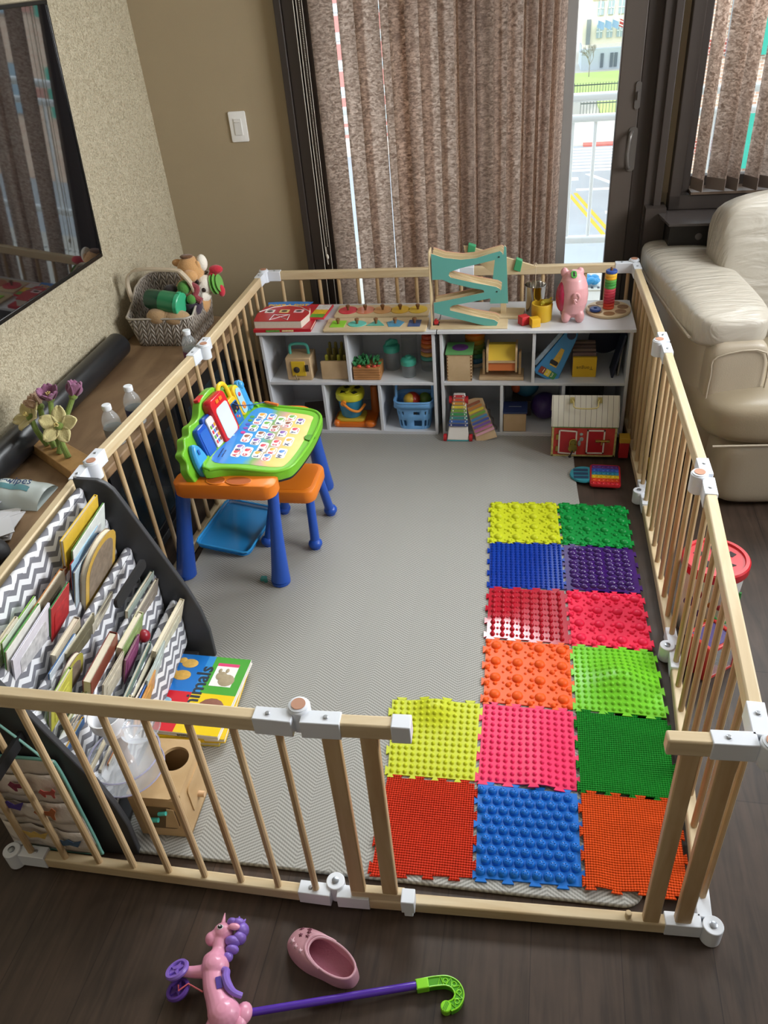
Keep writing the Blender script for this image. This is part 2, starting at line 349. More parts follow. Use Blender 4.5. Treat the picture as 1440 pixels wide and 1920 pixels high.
obj('facade', M().b2((5.4, 89.5, -7.0), (40, 105, 12), m=0).b2((5.4, 89.2, -7.35), (40, 89.5, -7.0), m=0).b2((6.2, 89.4, -3.4), (40, 89.5, -1.8), m=1), [mat('efe7d8', .9), mat('c9b7a2', .9, bump=.2)], bd, world=True)
obj('base', M().b2((5.4, 88.5, -9.1), (40, 95, -7.3)), mat('c3ccd6', .9), bd, world=True)
obj('building_door', M().b2((5.75, 89.3, -7.0), (6.15, 89.5, -4.9)), mat('8d9298', .7), bd, world=True)
for k in range(8):
    for z0 in (-6.5, -4.6, -1.4, 1.2): obj('window', M().b2((6.7+k*.95, 89.35, z0), (7.25+k*.95, 89.45, z0+1.1), m=0).b2((6.95+k*.95, 89.3, z0), (7.0+k*.95, 89.4, z0+1.1), m=1).b2((6.7+k*.95, 89.3, z0+.5), (7.25+k*.95, 89.4, z0+.56), m=1), [mat('aebdc6', .3), mat('f4f6f4', .6)], bd, world=True)
for k, x in enumerate((7.2, 8.1, 8.5)): obj('door', M().b2((x, 88.4, -8.9), (x+.28, 88.5, -7.7)), mat('6a747f', .6), bd, world=True)
for k in range(4):
    x = 6.65+k*.66; f_ = M().cyl((x, 88, -5.6), (x+.25, 87.4, -2.0), .03, n=6, m=0)
    f_.grid(lambda u, v, x=x: (x+u*.62, 87.9+.08*math.sin(u*6), -5.5+v*.62-u*.25), 8, 6, mf=(lambda u, v, k=k: (1 if (int(v*8) % 2 and k == 3) else (2 if k != 3 else 3))))
    obj('flag', f_, [WR, mat('f0f0f0', .8), mat('9dbbe0', .8), mat('c24a4c', .8)], label=['pale blue flag on a white pole, leftmost before the civic building', 'pale blue flag on a white pole, second before the civic building', 'pale blue flag on a white pole, third before the civic building', 'red and white striped flag on a white pole before the civic building'][k], cat='flag', group='flags before the civic building')
tr_ = M()
def branch(p, dr, L, r, n):
    q = p+dr*L; tr_.cyl(p, q, r, r*.6, n=5)
    if n:
        for _ in range(4):
            v = (dr+Vector((random.uniform(-.8, .8), random.uniform(-.8, .8), random.uniform(-.2, .5)))).normalized(); branch(q, v, L*.72, r*.6, n-1)
branch(Vector((5.9, 83, -8.95)), Vector((0, 0, 1)), .95, .05, 4)
obj('bare_tree', tr_, mat('9d948c', .9), label='bare leafless tree on the lawn before the pale building', cat='tree')
BRK = None
def brick(c1, c2, mo, sc):
    m, t, p = newmat('brick_wall'); tc = nd(t, 'ShaderNodeTexCoord'); mp = nd(t, 'ShaderNodeMapping'); mp.inputs['Rotation'].default_value = (PI/2, 0, 0)
    b = nd(t, 'ShaderNodeTexBrick'); t.links.new(tc.outputs['Object'], mp.inputs[0]); t.links.new(mp.outputs[0], b.inputs['Vector']); b.inputs['Scale'].default_value = sc
    b.inputs['Color1'].default_value = lin(c1); b.inputs['Color2'].default_value = lin(c2); b.inputs['Mortar'].default_value = lin(mo); b.inputs['Mortar Size'].default_value = .03
    t.links.new(b.outputs[0], p.inputs['Base Color']); p.inputs['Roughness'].default_value = .9; return m
bd = thing('brick_building', (26, 40, -9.1), 'tan and red brick building with green window shutters across the street', 'building')
obj('facade', M().b2((6.5, 34, -9.1), (40, 50, 14), m=0).b2((6.5, 33.9, -2.2), (40, 34, -1.7), m=1).b2((6.5, 33.9, -5.6), (40, 34, -5.1), m=1), [brick('cbb199', 'b98f78', 'ded2c2', 2.2), brick('a85a4c', '984a3e', 'd8c2b4', 2.2)], bd, world=True)
for k in range(6):
    for z0 in (-6.2, -2.3, 1.7): obj('window', M().b2((8.0+k*2.9, 33.8, z0), (9.2+k*2.9, 33.95, z0+2.0), m=0).b2((9.2+k*2.9, 33.75, z0), (9.7+k*2.9, 33.95, z0+2.0), m=1), [mat('8fa4b0', .3), mat('2f9c86', .6)], bd, world=True)
bd = thing('red_and_white_building', (-4, 60, -9.1), 'red and white building seen through the gap in the blinds', 'building')
f_ = M(); f_.b2((-16, 58, -9.1), (2.0, 70, 12), m=0)
for z0 in (-8.6, -7.0, -5.4, -3.8, -2.2, -.6, 1.0, 2.6): f_.b2((-16, 57.9, z0), (2.0, 58, z0+.9), m=1); f_.b2((-16, 57.85, z0+1.1), (2.0, 57.95, z0+1.35), m=2)
obj('facade', f_, [mat('f2efeb', .9), mat('dc8f88', .9), mat('c4dbe4', .6)], bd, world=True)
# ================================================================ BLINDS
def fabric():
    m, t, p = newmat('blind_fabric'); L = t.links
    tc = nd(t, 'ShaderNodeTexCoord'); mp = nd(t, 'ShaderNodeMapping'); mp.inputs['Scale'].default_value = (60, 60, 120); L.new(tc.outputs['Object'], mp.inputs[0])
    n = nd(t, 'ShaderNodeTexNoise'); n.inputs['Scale'].default_value = 1; n.inputs['Detail'].default_value = 4; n.inputs['Distortion'].default_value = .8; L.new(mp.outputs[0], n.inputs['Vector'])
    c = ramp(t, n.outputs[0], [(.34, '9a8b80'), (.66, 'd2c4b8')]); L.new(c, p.inputs['Base Color']); p.inputs['Roughness'].default_value = .9
    tl = nd(t, 'ShaderNodeBsdfTranslucent'); L.new(ramp(t, n.outputs[0], [(.34, 'c4b2a5'), (.66, 'fff2e8')]), tl.inputs[0])
    mx = nd(t, 'ShaderNodeMixShader'); mx.inputs[0].default_value = .78
    L.new(p.outputs[0], mx.inputs[1]); L.new(tl.outputs[0], mx.inputs[2]); L.new(mx.outputs[0], t.nodes['Material Output'].inputs[0])
    return m
FAB = fabric(); PLG = mat('8b7f79', .6)
def slat(xc, yc, ang, z0, z1, wd, parent, sway=0):
    def fn(u, v):
        s_ = (u-.5)*wd; bow = .006*math.cos((u-.5)*PI)
        x = xc+s_*math.cos(ang)-bow*math.sin(ang)+sway*(1-v); y = yc+s_*math.sin(ang)+bow*math.cos(ang)
        return (x, y, z0+(z1-z0)*v)
    return obj('slat', M().grid(fn, 6, 1), FAB, parent, world=True, recalc=False, solid=.0008, sharp=80)
vb = thing('vertical_blind', (.75, 2.6, 2.1), 'brown fabric vertical blind hanging mostly closed across the sliding glass door', 'blind')
obj('head_rail', M().b2((.24, 2.57, 2.08), (1.62, 2.63, 2.12)), PLG, vb, world=True)
R = math.radians
SL = [(.354, 8), (.471, 10), (.534, 8), (.634, 14), (.667, 22), (.731, 14), (.784, 10), (.858, 12), (.893, 66), (.936, 22), (.962, 72), (1.006, 12), (1.062, 32), (1.112, 38), (1.150, 72), (1.180, 40), (1.203, 74), (1.232, 52), (1.262, 68), (1.285, 70)]
for x, a in SL: slat(x-.0, 2.61, R(a), .06, 2.08, (.097 if a < 30 else .088), vb, sway=random.uniform(-.003, .003))
ch = M()
for k in range(230): ch.ball((.272, 2.61, .70+k*.006), .0022, u=6, v=4, m=0)
ch.tube([(.262, 2.60, 2.0), (.262, 2.60, .66), (.268, 2.60, .62), (.266, 2.60, .70)], .0015, n=6, m=0)
ch.cyl((.250, 2.60, 2.0), (.250, 2.60, .04), .0015, n=6, m=0).cyl((.285, 2.60, 2.0), (.285, 2.60, .3), .0012, n=6, m=0)
ch.ball((.268, 2.60, .655), (.006, .006, .012), u=8, v=6)
obj('pull_chain', ch, mat('d9d2c2', .5), vb, label='beaded white pull chain', world=True)
vb = thing('vertical_blind', (2.3, 2.62, 2.1), 'brown fabric vertical blind turned open over the window above the sofa', 'blind')
obj('head_rail', M().b2((1.8, 2.59, 2.08), (2.9, 2.65, 2.12)), PLG, vb, world=True)
for k, (x, a) in enumerate(((1.852, -66), (1.924, -40), (1.983, -62), (2.058, -62), (2.115, -42), (2.19, -64), (2.265, -60), (2.34, -62), (2.41, -60), (2.48, -62), (2.55, -60))):
    s_ = slat(x, 2.62, R(a), .885, 2.08, .084, vb)
    ca, sa = math.cos(R(a)), math.sin(R(a))
    obj('bottom_weight', M().box((0, 0, 0), (.084, .004, .045), X=Matrix.Translation((x, 2.62, .905)) @ Matrix.Rotation(R(a), 4, 'Z')), mat('76685f', .7), s_)
# ================================================================ PLAYPEN
rnd = random.Random(3)
N = {'BL': (.005, 2.43), 'L1': (0, 1.618), 'L2': (-.045, .81), 'FL': (-.012, -.014), 'FH': (.797, -.022), 'FR': (1.603, .008), 'R2': (1.645, .82), 'R1': (1.642, 1.632), 'BR': (1.622, 2.44), 'BM': (.87, 2.435)}
H = .65
pp = thing('playpen', (.8, 1.2, 0), 'pale pine baby playpen of slatted panels joined by white plastic hinges', 'playpen')
def railpart(mb, a, b, z, trim=.012, w_=.026, h=.038):
    a, b = Vector((*a, z)), Vector((*b, z)); dd = (b-a).normalized(); a = a+dd*trim; b = b-dd*trim
    ang = math.atan2(dd.y, dd.x); mb.box((a+b)/2, ((b-a).length, w_, h), rz=ang)
def panel(a, b, gate=None, spind=None):
    A, B = Vector(N[a]), Vector(N[b]); dd = (B-A).normalized(); L_ = (B-A).length; ang = math.atan2(dd.y, dd.x)
    cen = (A+B)/2
    T = TR(cen.x, cen.y, 0, 0, 0, ang)
    if gate is None:
        t_ = obj('top_rail', M().box((0, 0, H-.019), (L_-.024, .026, .038)), pine, pp, bev=.004); t_.matrix_parent_inverse = Matrix.Translation((-.8, -1.2, 0)); t_.matrix_basis = T
    else:
        for x0, x1 in gate:
            t_ = obj('top_rail', M().b2((x0, -.013, H-.038), (x1, .013, H)), pine, pp, bev=.004); t_.matrix_parent_inverse = Matrix.Translation((-.8, -1.2, 0)); t_.matrix_basis = T
    f = obj('bottom_rail', M().box((0, 0, .024), (L_-.024, .026, .036)), pine, pp, bev=.004)
    f.matrix_parent_inverse = Matrix.Translation((-.8, -1.2, 0)); f.matrix_basis = T
    for x in (spind if spind is not None else [(-.35+k*.0875) for k in range(9)]):
        post = isinstance(x, tuple)
        mm = M().box((x[0], 0, .035+(H-.07)/2), (.034, .018, H-.06)) if post else M().cyl((x, 0, .035), (x, 0, H-.03), .0079, n=10)
        obj('spindle' if not post else 'post', mm, pineZ, f, bev=.003 if post else 0)
    return f
panel('BL', 'BM'); panel('BM', 'BR')
panel('BL', 'L1'); panel('L1', 'L2'); panel('L2', 'FL')
panel('BR', 'R1'); panel('R1', 'R2'); panel('R2', 'FR')
panel('FL', 'FH', spind=[-.362+k*.0905 for k in range(9)])
f = panel('FH', 'FR', gate=[(-.39, -.215), (.248, .39)], spind=[(-.345,), (-.272,), (.292,), (.357,)])
obj('latch', M().b2((-.228, -.016, H-.041), (-.192, .016, H+.003)), WHT, f, label='white plastic latch cap', bev=.002)
obj('latch_stop', M().b2((-.245, -.034, .042), (-.215, .0, .085)).b2((-.24, -.03, .02), (-.22, -.016, .05)), WHT, f, label='white plastic latch block', bev=.002)
obj('stub', M().box((-.30, -.0, .055), (.12, .020, .028)).cyl((.245, 0, .04), (.245, 0, .058), .007, n=10), pine, f, bev=.002)
CP = mat('b8876d', .6)
def hinge(nm, z, inward, corner=False, knob_up=True):
    p = Vector(N[nm]); nb = {'BL': ('L1', 'BM'), 'L1': ('BL', 'L2'), 'L2': ('L1', 'FL'), 'FL': ('L2', 'FH'), 'FH': ('FL', 'FR'), 'FR': ('FH', 'R2'), 'R2': ('R1', 'FR'), 'R1': ('BR', 'R2'), 'BR': ('R1', 'BM'), 'BM': ('BL', 'BR')}[nm]
    h = M(); 
    for o_ in nb:
        dd = (Vector(N[o_])-p).normalized(); ang = math.atan2(dd.y, dd.x)
        cc = p+dd*.045
        h.box((cc.x, cc.y, z), (.075, .031, .043), rz=ang)
        for s_ in (.055,): h.cyl((p.x+dd.x*s_, p.y+dd.y*s_, z+.021), (p.x+dd.x*s_, p.y+dd.y*s_, z+.0245), .005, n=10, m=1)
    k = p+Vector(inward)*(.020)
    h.cyl((k.x, k.y, z-.026), (k.x, k.y, z+.027), .0215, n=24)
    hh = obj('hinge', h, [WHT, mat('b9bec4', .3, metal=.8)], pp, world=True, bev=.002)
    obj('hinge_cap', M().lathe([(.0185, 0), (.0185, .003), (.0145, .004)], (k.x, k.y, z+.027), m=0).lathe([(.0135, 0), (.0135, .0015)], (k.x, k.y, z+.031), m=1) if z > .3 else M().lathe([(.008, 0), (.008, .003), (.005, .004)], (k.x, k.y, z+.027), m=2), [WHT, CP, mat('9a9fa6', .3, metal=.9)], hh).matrix_parent_inverse = Matrix()
IN = {'BL': (.3, -.3), 'BR': (-.3, .6), 'L1': (1, 0), 'L2': (1, 0), 'FL': (-.3, -.3), 'FH': (0, 1), 'FR': (.7, -.5), 'R1': (-1, 0), 'R2': (-1, 0), 'BM': (0, -.6)}
for k, v in IN.items():
    hinge(k, H-.019, v); hinge(k, .028, v)
# ================================================================ PLAY MAT
def herring():
    m, t, p = newmat('woven_herringbone'); L = t.links
    tc = nd(t, 'ShaderNodeTexCoord'); sp = nd(t, 'ShaderNodeSeparateXYZ'); L.new(tc.outputs['Object'], sp.inputs[0])
    x, y = sp.outputs[0], sp.outputs[1]
    tri = mth(t, 'ABSOLUTE', mth(t, 'SUBTRACT', mth(t, 'FRACT', mth(t, 'MULTIPLY', mth(t, 'ADD', x, 5), 1/.17)), .5))
    v = mth(t, 'ADD', mth(t, 'MULTIPLY', y, 1/.0095), mth(t, 'MULTIPLY', tri, .17*.62/.0095))
    w1 = mth(t, 'SINE', mth(t, 'MULTIPLY', v, 2*PI))
    w2 = mth(t, 'SINE', mth(t, 'MULTIPLY', x, 2*PI/.006))
    f = mth(t, 'ADD', mth(t, 'MULTIPLY', w1, .38), mth(t, 'ADD', mth(t, 'MULTIPLY', w2, .12), .5))
    L.new(ramp(t, f, [(.2, '82817b'), (.75, 'acaba5')]), p.inputs['Base Color']); p.inputs['Roughness'].default_value = .62
    b = nd(t, 'ShaderNodeBump'); b.inputs['Strength'].default_value = .35; b.inputs['Distance'].default_value = .001; L.new(f, b.inputs['Height']); L.new(b.outputs[0], p.inputs['Normal'])
    return m
mp_ = []
for cx, cy, a0 in ((1.44, .09, -90),):
    for k in range(7): t_ = R(a0+k*15); mp_.append((cx+.05*math.cos(t_), cy+.05*math.sin(t_)))
obj('play_mat', M().prism([(.01, .035)]+mp_+[(1.40, 1.70), (1.394, 1.92), (1.39, 2.40), (.02, 2.40)], 0.0, .012), herring(), label='large beige herringbone foam mat covering the floor inside the playpen', cat='mat', bev=.004)
# ================================================================ WHITE SHELVES
SW = mat('cfd2d6', .38, var=.015)
SWB = mat('c9ccd0', .5, var=.015)
def shelf_unit(x0, x1, label):
    z1 = .505; y0, y1 = 2.095, 2.395; t = .013
    T = thing('cube_shelf', ((x0+x1)/2, (y0+y1)/2, 0.012), label, 'shelf', 'white two-tier shelf units inside the playpen')
    cx = (x0+x1)/2; W = x1-x0
    def P(n, lo, hi): obj(n, M().b2(lo, hi), SW, T, world=True, bev=.0012)
    P('top_board', (x0-.008, y0-.012, z1-t), (x1+.008, y1, z1))
    P('side_board', (x0, y0, .012), (x0+t, y1, z1-t)); P('side_board', (x1-t, y0, .012), (x1, y1, z1-t))
    P('shelf_board', (x0+t, y0, .255), (x1-t, y1, .268)); P('bottom_board', (x0+t, y0, .012), (x1-t, y1, .028))
    P('divider', (cx-t/2, y0+.002, .268), (cx+t/2, y1, z1-t))
    for q in (1/3, 2/3): P('divider', (x0+W*q-t/2, y0+.002, .028), (x0+W*q+t/2, y1, .255))
    obj('back_panel', M().b2((x0, y1, .012), (x1, y1+.004, z1)), SWB, T, world=True)
shelf_unit(.058, .812, 'white two-tier cube shelf unit on the left, under the shape puzzles')
shelf_unit(.832, 1.600, 'white two-tier cube shelf unit on the right, under the pink pig')
# ================================================================ SENSORY TILES
G = {(1, 6):(1.066,1.577),(2, 6):(1.322,1.587),(3, 6):(1.576,1.576),(1, 5):(1.075,1.326),(2, 5):(1.335,1.333),(3, 5):(1.579,1.321),(1, 4):(1.086,1.082),(2, 4):(1.340,1.087),(3, 4):(1.584,1.085),(1, 3):(1.089,0.843),(2, 3):(1.350,0.836),(3, 3):(1.593,0.830),(1, 2):(1.095,0.585),(2, 2):(1.353,0.581),(3, 2):(1.603,0.574),(1, 1):(1.097,0.320),(2, 1):(1.355,0.318),(3, 1):(1.592,0.316),(1, 0):(1.109,0.060),(2, 0):(1.357,0.067),(3, 0):(1.586,0.067),(0, 2):(0.833,0.576),(0, 1):(0.861,0.316),(0, 0):(0.864,0.044)}
def tilemat(col, rough, kind):
    m, t, p = newmat('rubber_'+col); L = t.links
    p.inputs['Base Color'].default_value = lin(col); p.inputs['Roughness'].default_value = rough
    tc = nd(t, 'ShaderNodeTexCoord')
    n = nd(t, 'ShaderNodeTexNoise'); n.inputs['Scale'].default_value = 9; L.new(tc.outputs['Object'], n.inputs['Vector'])
    c = lin(col); L.new(mixc(t, n.outputs[0], tuple(v*.93 for v in c[:3])+(1,), tuple(min(1, v*1.07) for v in c[:3])+(1,)), p.inputs['Base Color'])
    p.inputs['Specular IOR Level'].default_value = .5 if rough < .25 else .22
    if kind == 'fine':
        sp = nd(t, 'ShaderNodeSeparateXYZ'); L.new(tc.outputs['Object'], sp.inputs[0])
        a = mth(t, 'SINE', mth(t, 'MULTIPLY', sp.outputs[0], 2*PI/.0062)); b = mth(t, 'SINE', mth(t, 'MULTIPLY', sp.outputs[1], 2*PI/.0062))
        h = mth(t, 'ADD', a, b); bb = nd(t, 'ShaderNodeBump'); bb.inputs['Strength'].default_value = .9; bb.inputs['Distance'].default_value = .0022
        L.new(h, bb.inputs['Height']); L.new(bb.outputs[0], p.inputs['Normal'])
    return m
def tile(i, j, col, rough, kind, label, warp=None, gap=.0):
    c00, c10, c11, c01 = (Vector(G[(i, j)]), Vector(G[(i+1, j)]), Vector(G[(i+1, j+1)]), Vector(G[(i, j+1)]))
    warp = warp or (lambda u, v: 0)
    cen = (c00+c10+c11+c01)/4; z0 = .0125 if i < 2 or True else 0
    def P(u, v, h=0):
        q = c00*(1-u)*(1-v)+c10*u*(1-v)+c11*u*v+c01*(1-u)*v
        return (q.x-cen.x, q.y-cen.y, h+warp(min(1, max(0, u)), min(1, max(0, v))))
    b = M(); n = 16; e = .018
    b.grid(lambda u, v: P(e+u*(1-2*e), e+v*(1-2*e), .004), n, n); b.grid(lambda u, v: P(e+u*(1-2*e), e+v*(1-2*e), 0), n, n)
    # skirts
    for f in (lambda t: (e+t*(1-2*e), e), lambda t: (e+t*(1-2*e), 1-e), lambda t: (e, e+t*(1-2*e)), lambda t: (1-e, e+t*(1-2*e))):
        b.grid(lambda u, v, f=f: P(*f(u), v*.004), n, 1)
    # dovetail teeth along every edge
    for side in range(4):
        for k in range(4):
            t0 = (k+.25+(.25 if side in (1, 2) else 0))/4
            def w_(t, o):
                return {0: (t, e-o), 1: (1-e+o, t), 2: (t, 1-e+o), 3: (e-o, t)}[side]
            h1, h2, o2 = .036, .056, .034
            pts = [(t0-h1, 0), (t0+h1, 0), (t0+h2, o2), (t0-h2, o2)]
            A = [b.bm.verts.new(P(*w_(*q), 0)) for q in pts]; B = [b.bm.verts.new(P(*w_(*q), .0045)) for q in pts]
            b._f(A); b._f(B)
            for q in range(4): b._f([A[q], A[(q+1) % 4], B[(q+1) % 4], B[q]])
    rr = random.Random(i*10+j)
    def bump(u, v, r, h, seg=8, rings=3, ry=None):
        p = P(u, v, .0035); b.ball(p, (r, ry or r, h), u=seg, v=rings, lo=0)
    if kind == 'mixed':
        for a in range(4):
            for c in range(4): bump((a+.55)/4, (c+.55)/4, .0165, .0115, 12, 4)
        for a in range(5):
            for c in range(5):
                if 0 < a < 5 and c > 0 or True: bump(min(.95, (a+.08)/4*.98+.02), min(.95, (c+.08)/4*.98+.02), .009, .008)
        for a in range(4):
            for c in range(4):
                bump((a+.06)/4+.03, (c+.55)/4, .007, .006); bump((a+.55)/4, (c+.06)/4+.03, .007, .006)
                for du, dv in ((.22, .22), (.88, .22), (.22, .88), (.86, .86)): bump(min(.96, (a+du)/4+.01), min(.96, (c+dv)/4+.01), .0045, .005, 6, 2)
    elif kind == 'spike':
        for a in range(15):
            for c in range(17): b.lathe([(.006, 0), (.0045, .004), (.0018, .0085)], P((a+.8)/15.6, (c+.8)/17.6, .003), n=6)
    elif kind == 'pebble':
        for a in range(7):
            for c in range(9):
                if a == 3: pass
                u = .09+(a+.5)/7*.82+(.012 if a > 3 else -.012)+rr.uniform(-.008, .008); v = .05+(c+.5)/9*.9+rr.uniform(-.01, .01)
                p = P(u, v, .002); X = TR(p[0], p[1], p[2], 0, 0, rr.uniform(-.6, .6))
                b.ball((0, 0, 0), (.0165+rr.uniform(-.003, .002), .0118+rr.uniform(-.0015, .0015), .011), u=10, v=4, lo=-.1, X=X)
    elif kind == 'rows':
        for a in range(8):
            for c in range(9):
                bump((a+.75)/8.6, (c+.75)/9.6, .0085, .010, 8, 3)
                if a < 7: bump((a+1.25)/8.6, (c+.75)/9.6, .005, .004, 6, 2)
                bump((a+.75)/8.6, min(.95, (c+1.25)/9.6), .0045, .004, 6, 2)
    elif kind == 'mid':
        for a in range(13):
            for c in range(13): bump((a+.8)/13.6, (c+.8)/13.6, .0066, .0065, 7, 2)
    elif kind == 'knob':
        for a in range(9):
            for c in range(9):
                u = (a+.55+.45*(c % 2))/9.6; v = (c+.8)/9.6
                if u < .95:
                    p = P(u, v, .003); b.lathe([(.012, 0), (.0115, .004), (.0095, .009), (.006, .011)], p, n=12)
                    for q in range(5): b.lathe([(.0016, 0), (.0012, .003)], (p[0]+.005*math.cos(q*1.257), p[1]+.005*math.sin(q*1.257), p[2]+.010), n=5)
    elif kind == 'ridge' or kind == 'fine':
        pass
    o = obj('textured_tile', b, tilemat(col, rough, kind), loc=(cen.x, cen.y, z0), label=label, cat='floor tile', group='interlocking textured rubber tiles', recalc=True, sharp=50)
    return o
def dome(cu, cv, h, s): return lambda u, v: h*math.exp(-((u-cu)**2+(v-cv)**2)/s)
tile(1, 5, 'c0c81c', .4, 'mixed', 'yellow rubber tile with large domes at the far end, beside the green domed tile')
tile(2, 5, '0d8a3a', .3, 'mixed', 'emerald green rubber tile with large domes at the far right end')
tile(1, 4, '0d3aa0', .13, 'spike', 'glossy dark blue spiked rubber tile beside the purple pebble tile')
tile(2, 4, '3d1a66', .10, 'pebble', 'dark purple rubber tile covered in pebble shapes')
tile(1, 3, 'b3142a', .14, 'rows', 'dark red glossy rubber tile with rows of bumps', dome(.2, .4, .006, .1))
tile(2, 3, 'f0284f', .35, 'mixed', 'coral pink rubber tile with large domes beside the dark red tile')
tile(1, 2, 'ef5f22', .4, 'mixed', 'orange rubber tile with large domes above the pink bumpy tile')
tile(2, 2, '76c82c', .28, 'mid', 'light green bumpy rubber tile bulging up in the middle', dome(.55, .5, .035, .09))
tile(1, 1, 'ea2f63', .4, 'mid', 'hot pink bumpy rubber tile next to the yellow bumpy tile', lambda u, v: .012*math.exp(-((u-.62)**2)/.03)*(1-v))
tile(2, 1, '168a26', .45, 'fine', 'dark green finely ribbed rubber tile above the orange ribbed tile', lambda u, v: .003*math.sin(v*9+u*3)+.003)
tile(0, 1, 'c4cc24', .4, 'mid', 'yellow bumpy rubber tile at the left with a raised far edge', dome(.5, .9, .016, .03))
tile(0, 0, 'dc3517', .5, 'fine', 'red finely ribbed rubber tile in the near left corner of the tiles', lambda u, v: .003*math.sin(v*6)**2)
tile(1, 0, '1f6fc8', .3, 'knob', 'bright blue rubber tile with round studded knobs by the gate')
tile(2, 0, 'f4561a', .42, 'fine', 'orange finely ribbed rubber tile in the near right corner', lambda u, v: .004*math.sin(u*14)*(1-v)+.006+.012*math.exp(-((u-.75)**2+(v-.15)**2)/.02))
# ================================================================ CONSOLE, TV AND WHAT STANDS ON THE CONSOLE
BK = mat('141416', .35, var=.1); BKM = mat('1b1b1d', .6)
oak = wood('9c8060', '755a40', (9, 2.2, 9), .5, det=1.5)
T = thing('tv_console', (-.25, 1.3, 0), 'wood-topped black media console along the left wall, outside the playpen', 'console')
obj('console_top', M().prism([(-.472, .35), (-.125, .35), (-.055, 1.5), (-.035, 2.18), (-.472, 2.30)], .50, .53), oak, T, world=True, bev=.004)
obj('cabinet_body', M().b2((-.47, .40, .06), (-.15, .43, .50)).b2((-.47, 2.10, .0), (-.10, 2.13, .50)).b2((-.47, .40, .04), (-.12, 2.13, .07)).b2((-.47, .40, .06), (-.45, 2.13, .50)).b2((-.47, .98, .06), (-.15, 1.0, .50)).b2((-.47, 1.55, .06), (-.13, 1.57, .50)), BKM, T, world=True, bev=.003)
obj('shelf', M().b2((-.45, .43, .27), (-.14, 2.10, .285)), mat('3a4046', .25), T, world=True)
for y0, y1, x0 in ((.44, .97, -.145), (1.01, 1.54, -.125), (1.58, 2.09, -.10)):
    f = obj('door', M().b2((x0-.01, y0, .40), (x0+.004, y1, .495)).b2((x0-.01, y0, .08), (x0+.004, y1, .11)).b2((x0-.01, y0, .11), (x0+.004, y0+.03, .40)).b2((x0-.01, y1-.03, .11), (x0+.004, y1, .40)), BK, T, world=True, bev=.002)
    q = obj('handle', M().rbox((x0+.010, (y0+y1)/2, .45), (.010, .18, .03), .012, ax='x'), BKM, f); q.matrix_parent_inverse = f.matrix_parent_inverse.copy()
    obj('glass', M().b2((x0-.006, y0+.03, .11), (x0-.003, y1-.03, .40)), mat('2c3840', .15, alpha=.45), T, world=True)
# television
TX = Matrix.Translation((-.392, 1.815, .928)) @ Matrix.Rotation(R(-2.2), 4, 'Z') @ Matrix.Rotation(R(4.2), 4, 'Y')
T = thing('television', (-.42, 1.1, .92), 'large black wall-mounted television tilted forward, its glossy screen mirroring the windows', 'television')
fm = M(); Wt, Ht = 1.45, .81
fm.b2((-.026, -Wt, 0), (0, 0, .014), X=TX).b2((-.03, -Wt, Ht-.012), (0, 0, Ht), X=TX).b2((-.03, -.009, .014), (0, 0, Ht-.012), X=TX).b2((-.03, -Wt, .014), (0, -Wt+.009, Ht-.012), X=TX).b2((-.032, -Wt+.01, .01), (-.012, -.01, Ht-.01), X=TX)
obj('bezel', fm, mat('121212', .25), T, world=True, bev=.002)
sm_, st, spn = newmat('tv_glass'); spn.inputs['Base Color'].default_value = (.006, .006, .007, 1); spn.inputs['Roughness'].default_value = .03; spn.inputs['IOR'].default_value = 2.4
obj('screen', M().b2((-.012, -Wt+.009, .014), (-.003, -.009, Ht-.012), X=TX), sm_, T, world=True)
obj('wall_bracket', M().b2((-.474, .95, 1.1), (-.462, 1.35, 1.5)).b2((-.475, 1.05, 1.15), (-.40, 1.09, 1.45)).b2((-.475, 1.22, 1.15), (-.40, 1.26, 1.45)), BKM, T, world=True)
# rolled tube
obj('rolled_tube', M().cyl((-.404, .35, .580), (-.424, 1.80, .580), .0495, n=40), mat('1c1d20', .32, var=.02), label='long matt black rolled tube lying along the wall on the console', cat='tube', bev=.004)
# light switch
T = thing('light_switch', (-.085, 2.688, 1.205), 'white rocker light switch plate on the beige back wall', 'light switch')
obj('plate', M().rbox((-.085, 2.686, 1.205), (.078, .007, .122), .006, ax='y', edge=.002), mat('efeeea', .4), T, world=True)
obj('rocker', M().rbox((-.085, 2.682, 1.205), (.034, .006, .066), .002, ax='y').b2((-.098, 2.677, 1.222), (-.072, 2.680, 1.226)), mat('e3e2de', .4), T, world=True, bev=.001)
# ---- woven basket
def weave():
    m, t, p = newmat('woven_plastic'); L = t.links; tc = nd(t, 'ShaderNodeTexCoord'); sp = nd(t, 'ShaderNodeSeparateXYZ'); L.new(tc.outputs['Object'], sp.inputs[0])
    s_ = mth(t, 'ADD', sp.outputs[0], sp.outputs[1]); k = 1/.036
    tri = mth(t, 'ABSOLUTE', mth(t, 'SUBTRACT', mth(t, 'FRACT', mth(t, 'MULTIPLY', s_, k)), .5))
    v = mth(t, 'FRACT', mth(t, 'ADD', mth(t, 'MULTIPLY', sp.outputs[2], 1/.024), mth(t, 'MULTIPLY', tri, 2.4)))
    h = mth(t, 'SINE', mth(t, 'MULTIPLY', v, PI)); h = mth(t, 'MULTIPLY', h, mth(t, 'SUBTRACT', 1.0, mth(t, 'POWER', mth(t, 'MULTIPLY', mth(t, 'ABSOLUTE', mth(t, 'SUBTRACT', tri, .25)), 4), 4)))
    L.new(ramp(t, h, [(.1, '6a6156'), (.6, 'b8afa4')]), p.inputs['Base Color']); p.inputs['Roughness'].default_value = .5
    b = nd(t, 'ShaderNodeBump'); b.inputs['Distance'].default_value = .006; L.new(h, b.inputs['Height']); L.new(b.outputs[0], p.inputs['Normal']); return m
